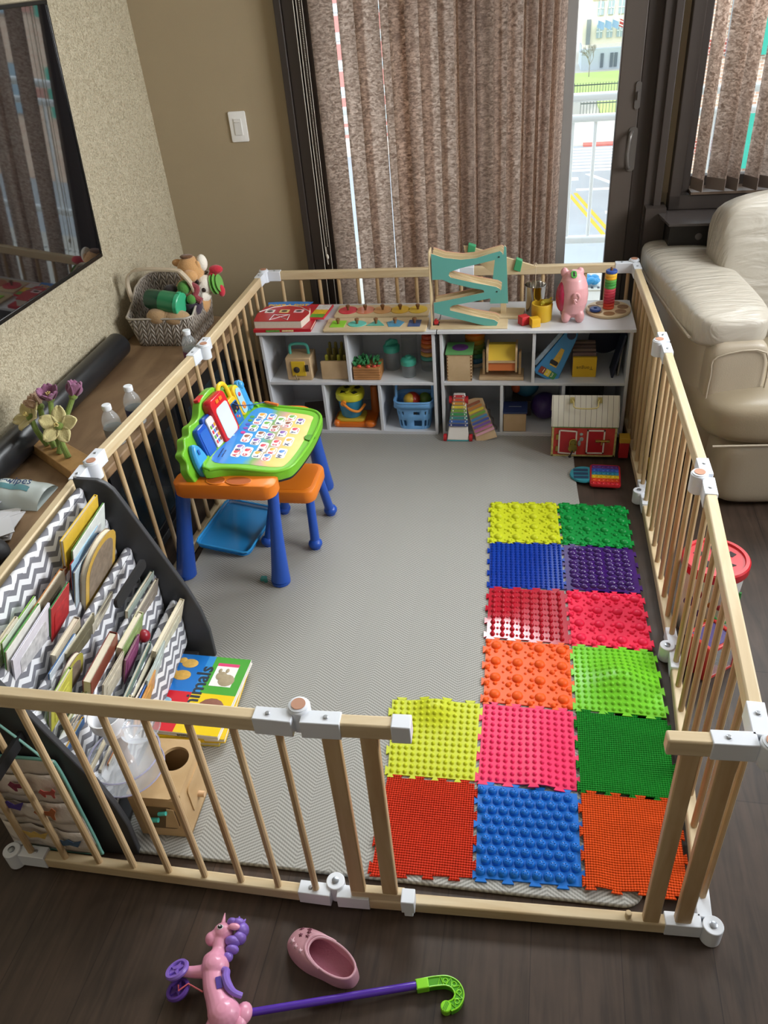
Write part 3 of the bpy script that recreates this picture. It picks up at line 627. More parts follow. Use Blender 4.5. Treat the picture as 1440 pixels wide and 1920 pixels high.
T = thing('woven_basket', (-.27, 2.03, .53), 'greige braided plastic basket with a carrying handle, full of soft toys, on the console', 'basket')
bx0, bx1, by0, by1 = -.415, -.135, 1.875, 2.19
def rimz(t):   # t in 0..1 from front to back
    q = min(1, max(0, (t-.12)/.5)); return .655+.085*(q*q*(3-2*q))
def basket_pt(u, v, off=0):
    per = [(bx0, by0), (bx1, by0), (bx1, by1), (bx0, by1)]; r = .035
    P = []
    for (cx, cy, a0) in ((bx1-r, by0+r, -90), (bx1-r, by1-r, 0), (bx0+r, by1-r, 90), (bx0+r, by0+r, 180)):
        for k in range(6): a = R(a0+k*18); P.append((cx+(r+off)*math.cos(a), cy+(r+off)*math.sin(a)))
    n = len(P); q = u*n; i = int(q) % n; f = q-int(q); x = P[i][0]*(1-f)+P[(i+1) % n][0]*f; y = P[i][1]*(1-f)+P[(i+1) % n][1]*f
    k = .86+.14*v; cx, cy = (bx0+bx1)/2, (by0+by1)/2
    tt = (y-by0)/(by1-by0); z = .531+(rimz(tt)-.531)*v
    return (cx+(x-cx)*k, cy+(y-cy)*k, z)
b = M().grid(lambda u, v: basket_pt(u, v), 96, 8)
obj('basket_wall', b, weave(), T, world=True, solid=.005, recalc=True)
obj('basket_base', M().b2((bx0+.03, by0+.03, .531), (bx1-.03, by1-.03, .536)), mat('8f877c', .6), T, world=True)
obj('rim', M().tube([basket_pt(k/96, 1.0, .001) for k in range(96)], .0045, n=8, closed=True), mat('aca498', .45), T, world=True)
hp = [(bx0-.002, 1.985, .69), (bx0+.0, 1.98, .77), (bx0+.03, 1.98, .812), (-.32, 1.98, .822), (-.2, 1.98, .815), (bx1-.035, 1.98, .80), (bx1-.004, 1.98, .75), (bx1+.004, 1.985, .68)]
h = M(); sp_ = spline([Vector(p) for p in hp], 6)
for a, c in zip(sp_, sp_[1:]):
    dd = (c-a); n_ = Vector((-dd.z, 0, dd.x)).normalized()*.0035; y_ = Vector((0, .013, 0))
    h.bm.verts.ensure_lookup_table()
    q = [a-y_-n_, a+y_-n_, a+y_+n_, a-y_+n_, c-y_-n_, c+y_-n_, c+y_+n_, c-y_+n_]; vs = h._v(q)
    for f in ((0, 1, 5, 4), (1, 2, 6, 5), (2, 3, 7, 6), (3, 0, 4, 7)): h._f([vs[i] for i in f])
obj('handle', h, mat('c2b39b', .5), T, world=True)
obj('tag', M().rbox((bx1+.003, 2.08, .70), (.004, .03, .02), .008, ax='x'), mat('d9cda4', .5), T, world=True)
# basket contents
def plush(c, v=.08): return mat(c, .95, bump=.5, bs=220, var=v, vs=30, sheen=.3)
TAN = plush('cb9c66'); DKB = mat('2e211c', .6); CRM = plush('ece6d8')
T = thing('reindeer_plush', (-.19, 2.09, .60), 'tan plush animal with dark nose and green pompon lying in the basket', 'plush toy')
obj('body', M().ball((-.20, 2.09, .66), (.075, .07, .09), u=20, v=14).ball((-.185, 2.10, .775), (.055, .05, .058), u=20, v=14).ball((-.175, 2.05, .765), (.034, .028, .026)), TAN, T, world=True)
obj('ear', M().ball((-.235, 2.10, .805), (.026, .010, .016)), TAN, T, world=True)
obj('ear', M().ball((-.145, 2.085, .795), (.012, .010, .022)), TAN, T, world=True)
obj('hair_tuft', M().ball((-.19, 2.095, .832), (.028, .02, .008)), plush('6e4a2c'), T, world=True, label='dark brown tuft on the head')
obj('foot', M().ball((-.24, 1.99, .735), (.030, .024, .018)), plush('2c2321'), T, world=True)
obj('white_cap', M().ball((-.135, 2.11, .80), (.022, .025, .034)), CRM, T, world=True)
obj('pompon', M().ball((-.178, 1.985, .742), .028), plush('4e8a3a'), T, world=True)
obj('scarf', M().tube([(-.16, 1.99, .755), (-.125, 1.985, .74), (-.135, 1.975, .71), (-.11, 1.97, .69)], .013, sm=5), plush('8e3b42', .3), T, world=True)
T = thing('snowman_plush', (-.09, 2.10, .65), 'white plush snowman with brown eyes, green scarf and red hat in the basket', 'plush toy')
obj('head', M().ball((-.135, 2.095, .715), (.042, .042, .038), u=20, v=14).ball((-.165, 2.09, .675), (.05, .05, .04)), CRM, T, world=True)
for p in ((-.152, 2.060, .738), (-.128, 2.056, .705)): obj('eye', M().ball(p, (.009, .006, .010)), DKB, T, world=True)
obj('scarf', M().lathe([(.03, 0), (.042, .006), (.03, .013), (.042, .02), (.03, .027), (.036, .034)], (0, 0, 0), n=20, X=TR(-.105, 2.10, .712, 0, R(80), 0)), plush('62a443', .15), T, world=True)
obj('hat', M().ball((-.085, 2.12, .768), (.03, .020, .018)).ball((-.10, 2.12, .745), (.02, .02, .022)).ball((-.07, 2.10, .685), (.014, .018, .025)), plush('c3293b'), T, world=True)
T = thing('tumbler', (-.24, 1.96, .69), 'green plastic tumbler lying on its side in the basket', 'cup')
XT = TR(-.325, 1.945, .715, 0, R(98), R(-8))
obj('cup_body', M().lathe([(.036, 0), (.040, .012), (.042, .07)], X=XT, n=28), mat('1d4a36', .35), T, world=True)
obj('cup_sleeve', M().lathe([(.0435, .065), (.0455, .14)], X=XT, n=28), mat('2f7d52', .3), T, world=True)
obj('lid', M().lathe([(.047, .135), (.047, .150), (.044, .153)], X=XT, n=28).box((-.046, 0, .143), (.01, .016, .012), X=XT), mat('3fae80', .3), T, world=True)
obj('bread_cushion', M().ball((-.275, 1.905, .655), (.052, .038, .034), u=22, v=14).ball((-.205, 1.905, .648), (.062, .036, .031), u=22, v=14).ball((-.24, 1.908, .65), (.06, .034, .030)), plush('b09068', .25), label='mottled tan loaf-shaped cushion at the front of the basket', cat='cushion')
obj('pouch', M().lathe([(.025, 0), (.036, .02), (.038, .05), (.036, .05), (.03, .02), (.02, .004)], (-.155, 1.985, .635), n=20, cap=False), plush('3a2d3f'), label='dark purple fabric pouch tucked in the basket', cat='pouch')
obj('pompon', M().ball((-.148, 1.965, .70), .020), plush('4f8f3d'), label='small loose green pompon above the dark pouch', cat='pompon')
# ---- water bottles
bg_ = mat('eaf2f6', .06, alpha=.22, var=.0); 
def bottle(x, y, label, lc, s=1.0):
    T = thing('water_bottle', (x, y, .53), label, 'bottle', 'small clear water bottles on the console', rz=random.uniform(-1, 1))
    pr = [(.024, 0), (.029, .004), (.030, .012)]
    for k in range(4): pr += [(.0285, .018+k*.012), (.030, .024+k*.012)]
    pr += [(.030, .075), (.029, .088), (.024, .103), (.0145, .118), (.0125, .124), (.0125, .132)]
    obj('body', M().lathe([(r, z*s) for r, z in pr], n=28), bg_, T)
    obj('label_band', M().lathe([(.0305, .032*s), (.0305, .062*s)], n=28, cap=False), lc, T)
    obj('cap', M().lathe([(.0145, .124*s), (.0150, .126*s), (.0150, .140*s), (.0135, .142*s)], n=28), mat('e9eef2', .35), T)
    obj('water', M().lathe([(.026, .003), (.027, .072*s)], n=24), mat('cfdbe0', .1, alpha=.18), T)
bottle(-.128, 1.125, 'nearest clear water bottle on the console, beside the felt flowers', mat('8c8f96', .4), 1)
bottle(-.114, 1.258, 'middle clear water bottle on the console with a dark blue band', mat('2f355c', .4), 1)
bottle(-.086, 1.722, 'clear water bottle with a purple label in front of the woven basket', mat('7c4a6a', .4), 1)
# ---- felt flowers in a wood block
T = thing('flower_stand', (-.27, 1.0, .53), 'felt flowers standing in a slotted wooden block on the console', 'flower stand')
blk = [(-.412, 1.062), (-.378, 1.125), (-.125, .965), (-.160, .885)]
obj('wood_block', M().prism(blk, .531, .572), wood('b98f5b', '96703f', (14, 14, 14), .45), T, world=True, bev=.002)
GRN = plush('74893f', .15)
def flower(base, top, col, dirv, open_, n=5, L_=.060):
    base, top = Vector(base), Vector(top)
    s_ = obj('stem', M().tube([base, base.lerp(top, .5)+Vector((-.008, 0, .0)), top], [.0095, .009, .0085], n=10, sm=4), GRN, T, world=True)
    b = M(); z = Vector(dirv).normalized(); x = z.orthogonal().normalized(); y = z.cross(x)
    for k in range(n):
        a = k*2*PI/n; rd = x*math.cos(a)+y*math.sin(a); tg = z.cross(rd)
        def fn(u, v, rd=rd, tg=tg):
            w_ = math.sin(min(1, u*1.02)*PI*.93+.12)**.7*.023; out = L_*u*open_; up = L_*u*(1-open_*.55)-.012*u*u*open_
            return tuple(top+rd*(out+.004)+z*(up-.006*(1-abs(v*2-1)))+tg*(v-.5)*2*w_)
        b.grid(fn, 7, 4)
    b.ball(top, (.012, .012, .010), m=1)
    f = obj('bloom', b, [col, GRN], T, world=True, solid=.004, recalc=True, sharp=90)
    c = M()
    for k in range(5): a = k*1.256; c.cyl(top, top+z*.026+(x*math.cos(a)+y*math.sin(a))*.006, .0014, .0022, n=6)
    obj('stamen', c, plush('d9c67a'), T, world=True)
YEL = plush('d3c88e', .1); PNK = plush('bf9f85', .12); PUR = plush('8c5a78', .15); YE2 = plush('c2b580', .12)
flower((-.318, 1.035, .572), (-.352, 1.05, .665), YE2, (-.3, -.5, .8), .85)
flower((-.285, 1.02, .572), (-.325, 1.075, .69), PNK, (-.6, .1, .6), .35)
flower((-.250, 1.0, .572), (-.275, 1.07, .72), PUR, (.1, -.2, 1), .45)
flower((-.250, .985, .572), (-.20, 1.08, .725), PUR, (.3, .3, 1), .25, 4)
flower((-.208, .965, .572), (-.215, .985, .672), YEL, (.15, -.75, .65), .95)
# ---- wipes pack, papers, dark bag at the near end of the console
T = thing('wipes_pack', (-.28, .80, .53), 'soft white and teal pack of baby wipes lying on the console', 'wipes pack')
def wfn(u, v):
    x = -.45+.25*u; y = .735+.125*v; h = .055*(math.sin(PI*min(1, max(0, v)))**.5)*(math.sin(PI*(.04+.92*u))**.35)
    return (x, y, .532+h*(1+.05*math.sin(u*25+v*4)))
obj('pack', M().grid(wfn, 26, 12).grid(lambda u, v: (-.45+.25*u, .735+.125*v, .531), 2, 2), mat('c8d2cf', .3, var=.05), T, world=True, sharp=80)
obj('print_band', M().grid(lambda u, v: (lambda p: (p[0], p[1], p[2]+.0012))(wfn(.22+.62*u, .30+.16*v)), 14, 4), mat('5d8e96', .4), T, world=True, sharp=80)
text('lettering', 'waterwipes', .038, TR(-.325, .806, .5875, R(12), 0, 0), mat('2a4a78', .5), T, world=True)
pp_ = [((-.33, .63, .536), .22, .16, .35, 'f0f1f4'), ((-.36, .60, .541), .2, .11, -.2, 'dfe3ee'), ((-.30, .64, .546), .18, .12, .12, 'e9eaf0'), ((-.28, .60, .551), .15, .1, .7, 'eceef4'), ((-.38, .66, .556), .12, .2, -.1, 'd9dde9')]
for k, (c, w_, h_, a, col) in enumerate(pp_):
    obj('envelope', M().box(c, (w_, h_, .002), rz=a).prism([(-w_/2, h_/2), (w_/2, h_/2), (0, 0)], .0011, .0018, X=Matrix.Translation(c) @ Matrix.Rotation(a, 4, 'Z')), mat(col, .7, var=.02), label=['white envelope at the bottom of the paper pile on the console', 'pale envelope second from the bottom of the paper pile', 'white envelope in the middle of the paper pile on the console', 'white envelope turned askew near the top of the paper pile', 'bluish white sheet standing nearest the wall on the paper pile'][k], cat='envelope', group='loose envelopes on the console')
obj('dark_bag', M().ball((-.27, .50, .56), (.13, .07, .045), u=20, v=10), mat('1e1c20', .6, bump=.4, bs=30), label='dark soft bag at the near end of the console', cat='bag')
# ================================================================ SLING BOOKSHELF
T = thing('sling_bookshelf', (.0, .69, 0), 'charcoal bookshelf with grey chevron fabric slings, left front corner of the playpen', 'bookshelf', rz=.046)
BSH = T; CH = mat('37383b', .5, var=.04)
prof = [(-.015, 0), (.252, 0), (.256, .12), (.245, .205), (.223, .289), (.105, .62), (.095, .645), (.078, .665), (.055, .677), (-.012, .682)]
obj('side_panel', M().prism(prof, -.006, .010, 'xz'), CH, T, bev=.003)
obj('side_panel', M().prism(prof, -.668, -.652, 'xz'), CH, T, bev=.003)
obj('back_board', M().b2((-.015, -.652, .30), (-.006, -.006, .38)), CH, T); obj('bottom_board', M().b2((-.01, -.652, .02), (.20, -.006, .032)), CH, T)
obj('screw_cap', M().cyl((-.008, .004, .682), (-.008, .004, .684), .005, n=10), mat('9a9a98', .4), T)
def chev():
    m, t, p = newmat('chevron_fabric'); L = t.links; tc = nd(t, 'ShaderNodeTexCoord'); sp = nd(t, 'ShaderNodeSeparateXYZ'); L.new(tc.outputs['Object'], sp.inputs[0])
    tri = mth(t, 'ABSOLUTE', mth(t, 'SUBTRACT', mth(t, 'FRACT', mth(t, 'MULTIPLY', mth(t, 'ADD', sp.outputs[1], 3), 1/.062)), .5))
    v = mth(t, 'FRACT', mth(t, 'ADD', mth(t, 'MULTIPLY', mth(t, 'SUBTRACT', sp.outputs[2], mth(t, 'MULTIPLY', sp.outputs[0], .7)), 1/.034), mth(t, 'MULTIPLY', tri, 1.3)))
    g = mth(t, 'GREATER_THAN', v, .5); L.new(mixc(t, g, lin('e4e6ea'), lin('797a82')), p.inputs['Base Color']); p.inputs['Roughness'].default_value = .85
    return m
CHV = chev()
rods = [(-.002, .643), (.038, .54), (.080, .437), (.128, .34), (.170, .237)]
for k, (rx, rz_) in enumerate(rods):
    obj('rod', M().cyl((rx, -.652, rz_), (rx, -.006, rz_), .0105, n=16), CHV, T)
for k in range(5):
    a = Vector((rods[k][0], 0, rods[k][1])); nx = Vector((rods[k+1][0], 0, rods[k+1][1])) if k < 4 else None
    if nx: 
        bt = Vector(((a.x*.45+nx.x*.55)-.006, 0, max(.05, nx.z-.13)))
        path = [a+Vector((.0105, 0, 0)), a+Vector((.010, 0, -.07)), bt+Vector((-.012, 0, .012)), bt, bt+Vector((.012, 0, .012)), nx+Vector((-.012, 0, -.05)), nx+Vector((-.0108, 0, 0))]
    else: path = [a+Vector((.0105, 0, 0)), a+Vector((.014, 0, -.06)), a+Vector((.008, 0, -.16)), a+Vector((-.01, 0, -.19))]
    ps = spline(path, 4)
    obj('sling', M().grid(lambda u, v: (lambda q: (q.x+.004*math.sin(u*9+v*3), -.648+u*.638, q.z))(ps[min(len(ps)-1, int(v*(len(ps)-1)+.001))]), 14, len(ps)-1), CHV, T, solid=.0016, sharp=80, recalc=False)
    # front fall of every rod, covering it from above
    obj('sling_hem', M().grid(lambda u, v: (a.x+.0116*math.cos(-.3+v*3.6), -.648+u*.638, a.z+.0116*math.sin(-.3+v*3.6)), 12, 8), CHV, T, sharp=80, recalc=False)
obj('care_label', M().grid(lambda u, v: (.178+.016*v+.004*math.sin(v*3), -.60+.045*u, .235-.04*v), 3, 4).grid(lambda u, v: (.1765+.016*v+.004*math.sin(v*3), -.60+.045*u, .235-.04*v), 3, 4), mat('e8ebee', .7), T, label='small white fabric care label')
# books : (pocket, y0, y1, thickness, height, lean, cover, spine/pages colour, label, kind)
PG = mat('d8cfb8', .8, var=.06, vs=120)
def book(k, y0, y1, th, top, dx, lean, cv, label, cv2=None, pages=PG, arch=False):
    a, b_ = rods[k], rods[k+1] if k < 4 else (rods[4][0]+.05, .12)
    x = (a[0]+b_[0])/2+dx; top -= .024; lean += 11; zb = max(.06, b_[1]-.115); h = (top-zb)
    loc_ = T.matrix_basis @ Vector((0, 0, 0)) if False else None
    ca, sa = math.cos(.046), math.sin(.046)
    lx, ly = x, (y0+y1)/2
    B = thing('book', (ca*lx-sa*ly, .69+sa*lx+ca*ly, zb), label, 'book', 'picture books standing in the fabric slings', rot=(random.uniform(-.04, .04), R(lean), .046+random.uniform(-.04, .04)))
    w_ = y1-y0; c1 = mat(cv, .4, var=.15, vs=25); c2 = mat(cv2, .4, var=.2, vs=40) if cv2 else c1
    if arch:
        pf = [(-w_/2, 0)]+[(w_/2, 0)]+[(w_/2*math.cos(t_*PI/10), h*.62+h*.38*math.sin(t_*PI/10)) for t_ in range(11)]
        obj('cover', M().prism(pf, th/2-.0015, th/2, 'yz', m=1, ms=0).prism(pf, -th/2, -th/2+.0015, 'yz', m=0, ms=0), [c1, c2], B)
        obj('page_block', M().prism([(p*.97, q*.985) for p, q in pf], -th/2+.0015, th/2-.0015, 'yz'), pages, B)
        f2 = [(p*.78, q*.78+h*.1) for p, q in pf]; obj('cover_picture', M().prism(f2, th/2+.0002, th/2+.0008, 'yz'), mat('8a7a68', .5, var=.6, vs=60), B)
    else:
        obj('cover', M().box((th/2-.001, 0, h/2), (.002, w_, h), m=1).box((-th/2+.001, 0, h/2), (.002, w_, h), m=0).box((0, w_/2-.001, h/2), (th, .002, h), m=0), [c1, c2], B, bev=.0006)
        obj('page_block', M().box((0, -.001, h/2-.001), (th-.004, w_-.006, h-.004)), pages, B)
        if th < .02: obj('cover_picture', M().rbox((th/2+.0006, 0, h*.55), (.0012, w_*.7, h*.5), .01, ax='x'), mat(cv2 or cv, .5, var=.7, vs=50), B)
    return B
BOOKS = [
 (0, -.235, -.04, .010, .690, -.004, 3, 'c9a92f', 'yellow and red picture book at the far end of the top sling', 'd8b33c'),
 (0, -.23, -.03, .006, .655, .007, 5, '5d8f4a', 'thin green and white book behind the yellow one in the top sling', 'dfe6e2'),
 (0, -.26, -.09, .005, .62, .013, 4, 'b3252e', 'thin red-spined book in the top sling beside the yellow book', '9cc0d8'),
 (0, -.27, -.10, .007, .60, .020, 5, '23365e', 'navy blue book in the top sling beside the arched book', 'b8c9d4'),
 (0, -.245, -.055, .016, .625, .035, 7, '8f7d6a', 'tan board book with an arched yellow top in the top sling', 'd0aa4c'),
 (0, -.43, -.27, .012, .62, .0, 4, 'a3682c', 'orange-edged book with a dark cover in the middle of the top sling', '6e6250'),
 (0, -.40, -.30, .006, .60, .018, 7, '2f7d3c', 'green book with a red corner in the top sling', 'b02a2c'),
 (0, -.56, -.40, .006, .64, -.006, 3, '7cb53c', 'bright green thin book at the near end of the top sling', 'cfd8c8'),
 (0, -.57, -.41, .007, .63, .003, 5, '4f9a48', 'second green thin book at the near end of the top sling', 'e6e6dd'),
 (0, -.56, -.38, .005, .61, .014, 6, 'd9d6e4', 'white book with a small fox picture in the top sling', 'e3e0ea'),
 (1, -.46, -.33, .016, .515, -.008, 4, '9a9182', 'beige board book with thick pages in the second sling', 'b3a993'),
 (1, -.44, -.29, .007, .49, .006, 6, 'c9c3ae', 'cream thin book in the second sling beside the beige board book', '6f6a52'),
 (1, -.53, -.39, .012, .485, .018, 8, '5b3a40', 'round-cornered dark book with yellow print in the second sling', 'b8b04c'),
 (1, -.58, -.47, .010, .485, .027, 8, '7f9e3c', 'lime green and yellow book leaning at the front of the second sling', 'c8c452'),
 (1, -.63, -.53, .006, .47, .0, 5, 'c8c8cc', 'thin white book with a red stripe in the second sling', 'a83238'),
 (1, -.64, -.55, .005, .49, -.012, 5, '9aa0a4', 'thin grey book at the near end of the second sling', 'd0d0cc'),
 (2, -.20, -.02, .012, .405, -.002, 4, '2d3a34', 'dark patterned book at the far end of the third sling', '9aa8a0'),
 (2, -.19, -.03, .010, .385, .014, 6, '7d746a', 'grey hardback at the far end of the third sling', '8f877c'),
 (2, -.31, -.17, .018, .385, .016, 7, 'cfcaa6', 'cream board book with green cover in the third sling', '8ea66a'),
 (2, -.46, -.29, .022, .425, -.004, 5, '6e2a22', 'dark red and brown board book in the third sling', '7d3c2a'),
 (2, -.32, -.22, .006, .345, .034, 7, '7a3a60', 'magenta thin book in the third sling', '8b4870'),
 (2, -.58, -.47, .008, .38, .0, 6, 'cdb9a8', 'pale peach thin book at the near end of the third sling', 'e0d2c2'),
 (2, -.62, -.52, .007, .37, .012, 6, 'd8a83c', 'small yellow-edged book at the near end of the third sling', '3f74b5'),
 (3, -.24, -.02, .014, .30, .010, 8, 'cfc3a4', 'long cream paperback at the far end of the lowest sling', 'd8cfb6'),
 (3, -.40, -.20, .008, .30, -.008, 5, '98a39c', 'thin grey-green book in the lowest sling', '5f7a70'),
 (3, -.37, -.21, .014, .275, .004, 6, '2e2f2c', 'dark-covered book with cream pages in the lowest sling', '77705f'),
 (3, -.43, -.24, .004, .275, .016, 7, 'dcd0c0', 'thin cream booklet in the lowest sling', 'e2d8ca'),
 (3, -.42, -.26, .003, .27, .022, 7, '3a62ac', 'thin blue booklet in the lowest sling', '4a73bb'),
 (3, -.43, -.27, .004, .262, .028, 7, 'c58a3a', 'thin orange-edged booklet in the lowest sling', 'd59c4c'),
 (0, -.36, -.24, .009, .60, -.006, 4, '8a3f36', 'brown-red slim book between the orange-edged and yellow books, top sling', 'a86a4c'),
 (0, -.62, -.47, .008, .65, -.014, 4, 'c9c0a4', 'cream thin book at the near end of the top sling, behind the green ones', 'd8d2be'),
 (1, -.50, -.37, .005, .50, -.002, 6, '3f6fa8', 'thin blue-spined book leaning beside the beige board book, second sling', 'cfd8e0'),
 (1, -.30, -.17, .007, .455, .012, 5, 'b9b3a2', 'pale grey slim book toward the far end of the second sling', 'c4bfae'),
 (2, -.43, -.31, .006, .375, .022, 7, 'b5ac98', 'tan slim book in front of the dark red board book, third sling', 'c9c1ad'),
 (2, -.56, -.44, .010, .385, -.012, 5, '5f6b3c', 'olive board book near the front rail in the third sling', '87915c'),
 (3, -.33, -.18, .005, .285, .022, 7, 'a9b8b4', 'thin pale green booklet before the long cream paperback, lowest sling', 'bccac6'),
 (3, -.52, -.38, .009, .285, -.002, 6, 'c4b697', 'cream hardback in the middle of the lowest sling near the rail', 'd2c6aa'),
 (3, -.62, -.48, .010, .285, -.006, 5, 'b8ad93', 'beige book at the near end of the lowest sling', 'c9bea4'),
 (3, -.60, -.46, .008, .275, .010, 6, 'a8a49c', 'second beige book at the near end of the lowest sling', 'b4afa6'),
 (3, -.58, -.45, .006, .265, .022, 7, 'bb6d2e', 'orange and white book at the near end of the lowest sling', 'd9d4c8'),
]
for q, bk_ in enumerate(BOOKS):
    k, y0, y1, th, top, dx, lean, cv, lb, cv2 = bk_
    B = book(k, y0, y1, th, top, dx-.006, lean, cv, lb, cv2, arch=(q in (4, 12)))
ca, sa = math.cos(.046), math.sin(.046)
obj('ball', M().ball((.158, .515, .272), .019, u=20, v=14), mat('8e1c2a', .35), label='small dark red ball resting in the lowest sling', cat='ball')
# pocket organiser hanging on the near side panel
T = thing('pocket_organiser', (.10, .015, .05), 'cloth pocket organiser with painted animals and teal edging, hanging on the near bookshelf side', 'organiser')
def cloth(u, v):
    x = -.03+.222*u+.012*v*0; z = .385-.345*v; 
    return (x+(.018*v if u > .9 else 0), .016-.006*math.sin(u*5)*math.sin(v*6)-.008*v, z-.012*math.sin(u*PI)*v)
obj('cloth_panel', M().grid(cloth, 24, 24), mat('cfc5bb', .95, bump=.5, bs=120, var=.08), T, world=True, solid=.004, sharp=80)
edge_ = [cloth(0, 0), cloth(.5, 0), cloth(.93, 0), cloth(1, .08), cloth(1, .5), cloth(1, .93), cloth(.93, 1), cloth(.5, 1), cloth(0, 1)]
obj('piping', M().tube(edge_, .004, sm=6), mat('6fa79a', .7), T, world=True)
obj('strap', M().tube([(.190, .012, .37), (.13, .012, .47), (.06, .012, .575), (.03, .016, .64)], .003, sm=5), mat('7fb3a6', .7), T, world=True)
for r_ in range(3):
    obj('pocket', M().grid(lambda u, v: (lambda p: (p[0], p[1]-.006-.006*abs(math.sin(u*PI*3)), p[2]))(cloth(.03+.94*u, .13+.29*r_+.2*v)), 30, 4), mat('d6ccc2', .95, bump=.5, bs=120), T, world=True, solid=.002, sharp=80)
def critter(x, z, s_, col, kind, lb):
    def p(a, b): return (x+a*s_, z+b*s_)
    b = M(); y0 = -.012
    if kind == 0: pts = [(-.5, .1), (-.3, .35), (-.15, .2), (.2, .25), (.4, .5), (.5, .3), (.35, 0), (.3, -.3), (.2, -.3), (.15, -.05), (-.15, -.05), (-.2, -.3), (-.3, -.3)]
    else: pts = [(-.6, .3), (-.2, .15), (0, .3), (.2, .1), (.6, .3), (.3, -.2), (0, -.1), (-.35, -.2)]
    b.prism([p(*q) for q in pts], y0-.001, y0, 'xz'); b2 = obj('animal_print', b, mat(col, .9, var=.3, vs=90), T, world=True, label=lb)
critter(.10, .315, .055, '7a2f44', 0, 'dark red animal print'); critter(.165, .30, .045, 'b0524a', 0, 'coral squirrel print'); critter(.045, .235, .07, '4a3a86', 1, 'violet bird print'); critter(.13, .215, .06, 'a8623a', 0, 'orange fox print'); critter(.07, .12, .06, 'c8a85a', 1, 'yellow bird print'); critter(.0, .31, .05, '9a8fb4', 1, 'lilac bird print'); critter(.15, .10, .06, '47607c', 1, 'blue grey print')
# ================================================================ BOARD BOOKS ON THE FLOOR
XB = TR(.262, .505, .0, 0, 0, -.03)
T = thing('board_book', (.262, .50, .045), 'board book with ducklings and a kitten on its cover, topmost of the stack', 'book', 'board books stacked on the mat')
obj('cover', M().b2((-.125, -.145, .058), (.130, .145, .0605), X=XB, m=0).b2((-.125, -.145, .045), (.130, .145, .047), X=XB, m=0).b2((-.125, -.145, .047), (-.123, .145, .058), X=XB, m=1), [mat('eae6dc', .3), mat('c8202a', .35)], T, world=True, bev=.0008)
obj('page_block', M().b2((-.123, -.143, .047), (.128, .143, .058), X=XB), mat('e6e2d8', .7, var=.08, vs=200), T, world=True)
def patch(n, lo, hi, col, z=.0606, lb=None, par=None): return obj(n, M().b2((lo[0], lo[1], z), (hi[0], hi[1], z+.0006), X=XB), mat(col, .3), par or T, world=True, label=lb)
patch('cover_panel', (-.124, .0), (-.005, .144), '1f74c4', lb='blue duckling panel'); patch('cover_panel', (.018, .0), (.129, .144), '4fa83c', lb='green kitten panel')
patch('cover_panel', (-.124, -.144), (-.005, .0), 'cf1f2b', lb='red panel'); patch('cover_panel', (.018, -.144), (.129, .0), 'f0cf1c', lb='yellow panel'); patch('cover_panel', (-.005, .0), (.018, .144), '3c8fd0'); patch('cover_panel', (-.005, -.144), (.018, 0), 'e8c81e')
patch('photo_panel', (.034, .03), (.102, .108), 'f4f2ee', .0612, 'white kitten photo'); patch('photo_panel', (.034, .108), (.102, .12), 'e0497a', .0612)
def blob(n, parts, col, lb):
    b = M()
    for x, y, rx, ry in parts: b.ball((x, y, .0616), (rx, ry, .0018), X=XB, u=14, v=6)
    obj(n, b, mat(col, .6, var=.25, vs=90), T, world=True, label=lb)
blob('duckling', [(-.055, .108, .026, .018), (-.082, .118, .013, .012)], 'e3b558', 'yellow duckling'); blob('duckling', [(-.062, .060, .028, .02), (-.094, .068, .013, .012)], 'd8a94e', 'yellow duckling')
blob('kitten', [(.080, .055, .026, .024), (.060, .07, .018, .018), (.05, .09, .006, .009), (.072, .092, .006, .009)], 'a8987a', 'grey brown kitten'); blob('pig', [(.07, -.05, .04, .035), (.055, -.09, .03, .022)], '8c5a46', 'brown pig'); blob('parrot', [(-.075, -.04, .022, .014), (-.06, -.08, .016, .03)], '8fb8cc', 'pale parrot')
text('lettering', 'animals', .062, XB @ TR(.006, .012, .0618, 0, 0, PI/2), mat('2b3440', .4), T, world=True, bold=.0012)
text('lettering', 'first', .016, XB @ TR(-.112, -.03, .0613, 0, 0, PI/2), mat('f2efe8', .4), T, world=True)
text('lettering', 'animals', .016, XB @ TR(.03, -.1455, .053, PI/2, 0, 0), mat('1b1b1b', .4), T, world=True)
XB2 = TR(.262, .50, 0, 0, 0, .05)
for z0, lb, c1, c2, dx in ((.0285, 'yellow board book, second in the floor stack', 'eec51c', 'e6e1d4', .012), (.0125, 'yellow and green board book at the bottom of the floor stack', 'd8c32a', 'd9d4c2', -.008)):
    B = thing('board_book', (.262, .5, z0), lb, 'book', 'board books stacked on the mat')
    X2 = XB2 @ TR(dx, -.004, 0); h = .0155
    obj('cover', M().b2((-.12, -.14, z0+h-.002), (.12, .14, z0+h), X=X2).b2((-.12, -.14, z0), (.12, .14, z0+.002), X=X2).b2((-.12, -.14, z0), (-.118, .14, z0+h), X=X2).b2((-.12, -.1405, z0), (.06, -.1385, z0+h), X=X2), mat(c1, .35, var=.2, vs=30), B, world=True)
    obj('page_block', M().b2((-.118, -.138, z0+.002), (.118, .138, z0+h-.002), X=X2), mat(c2, .7), B, world=True)
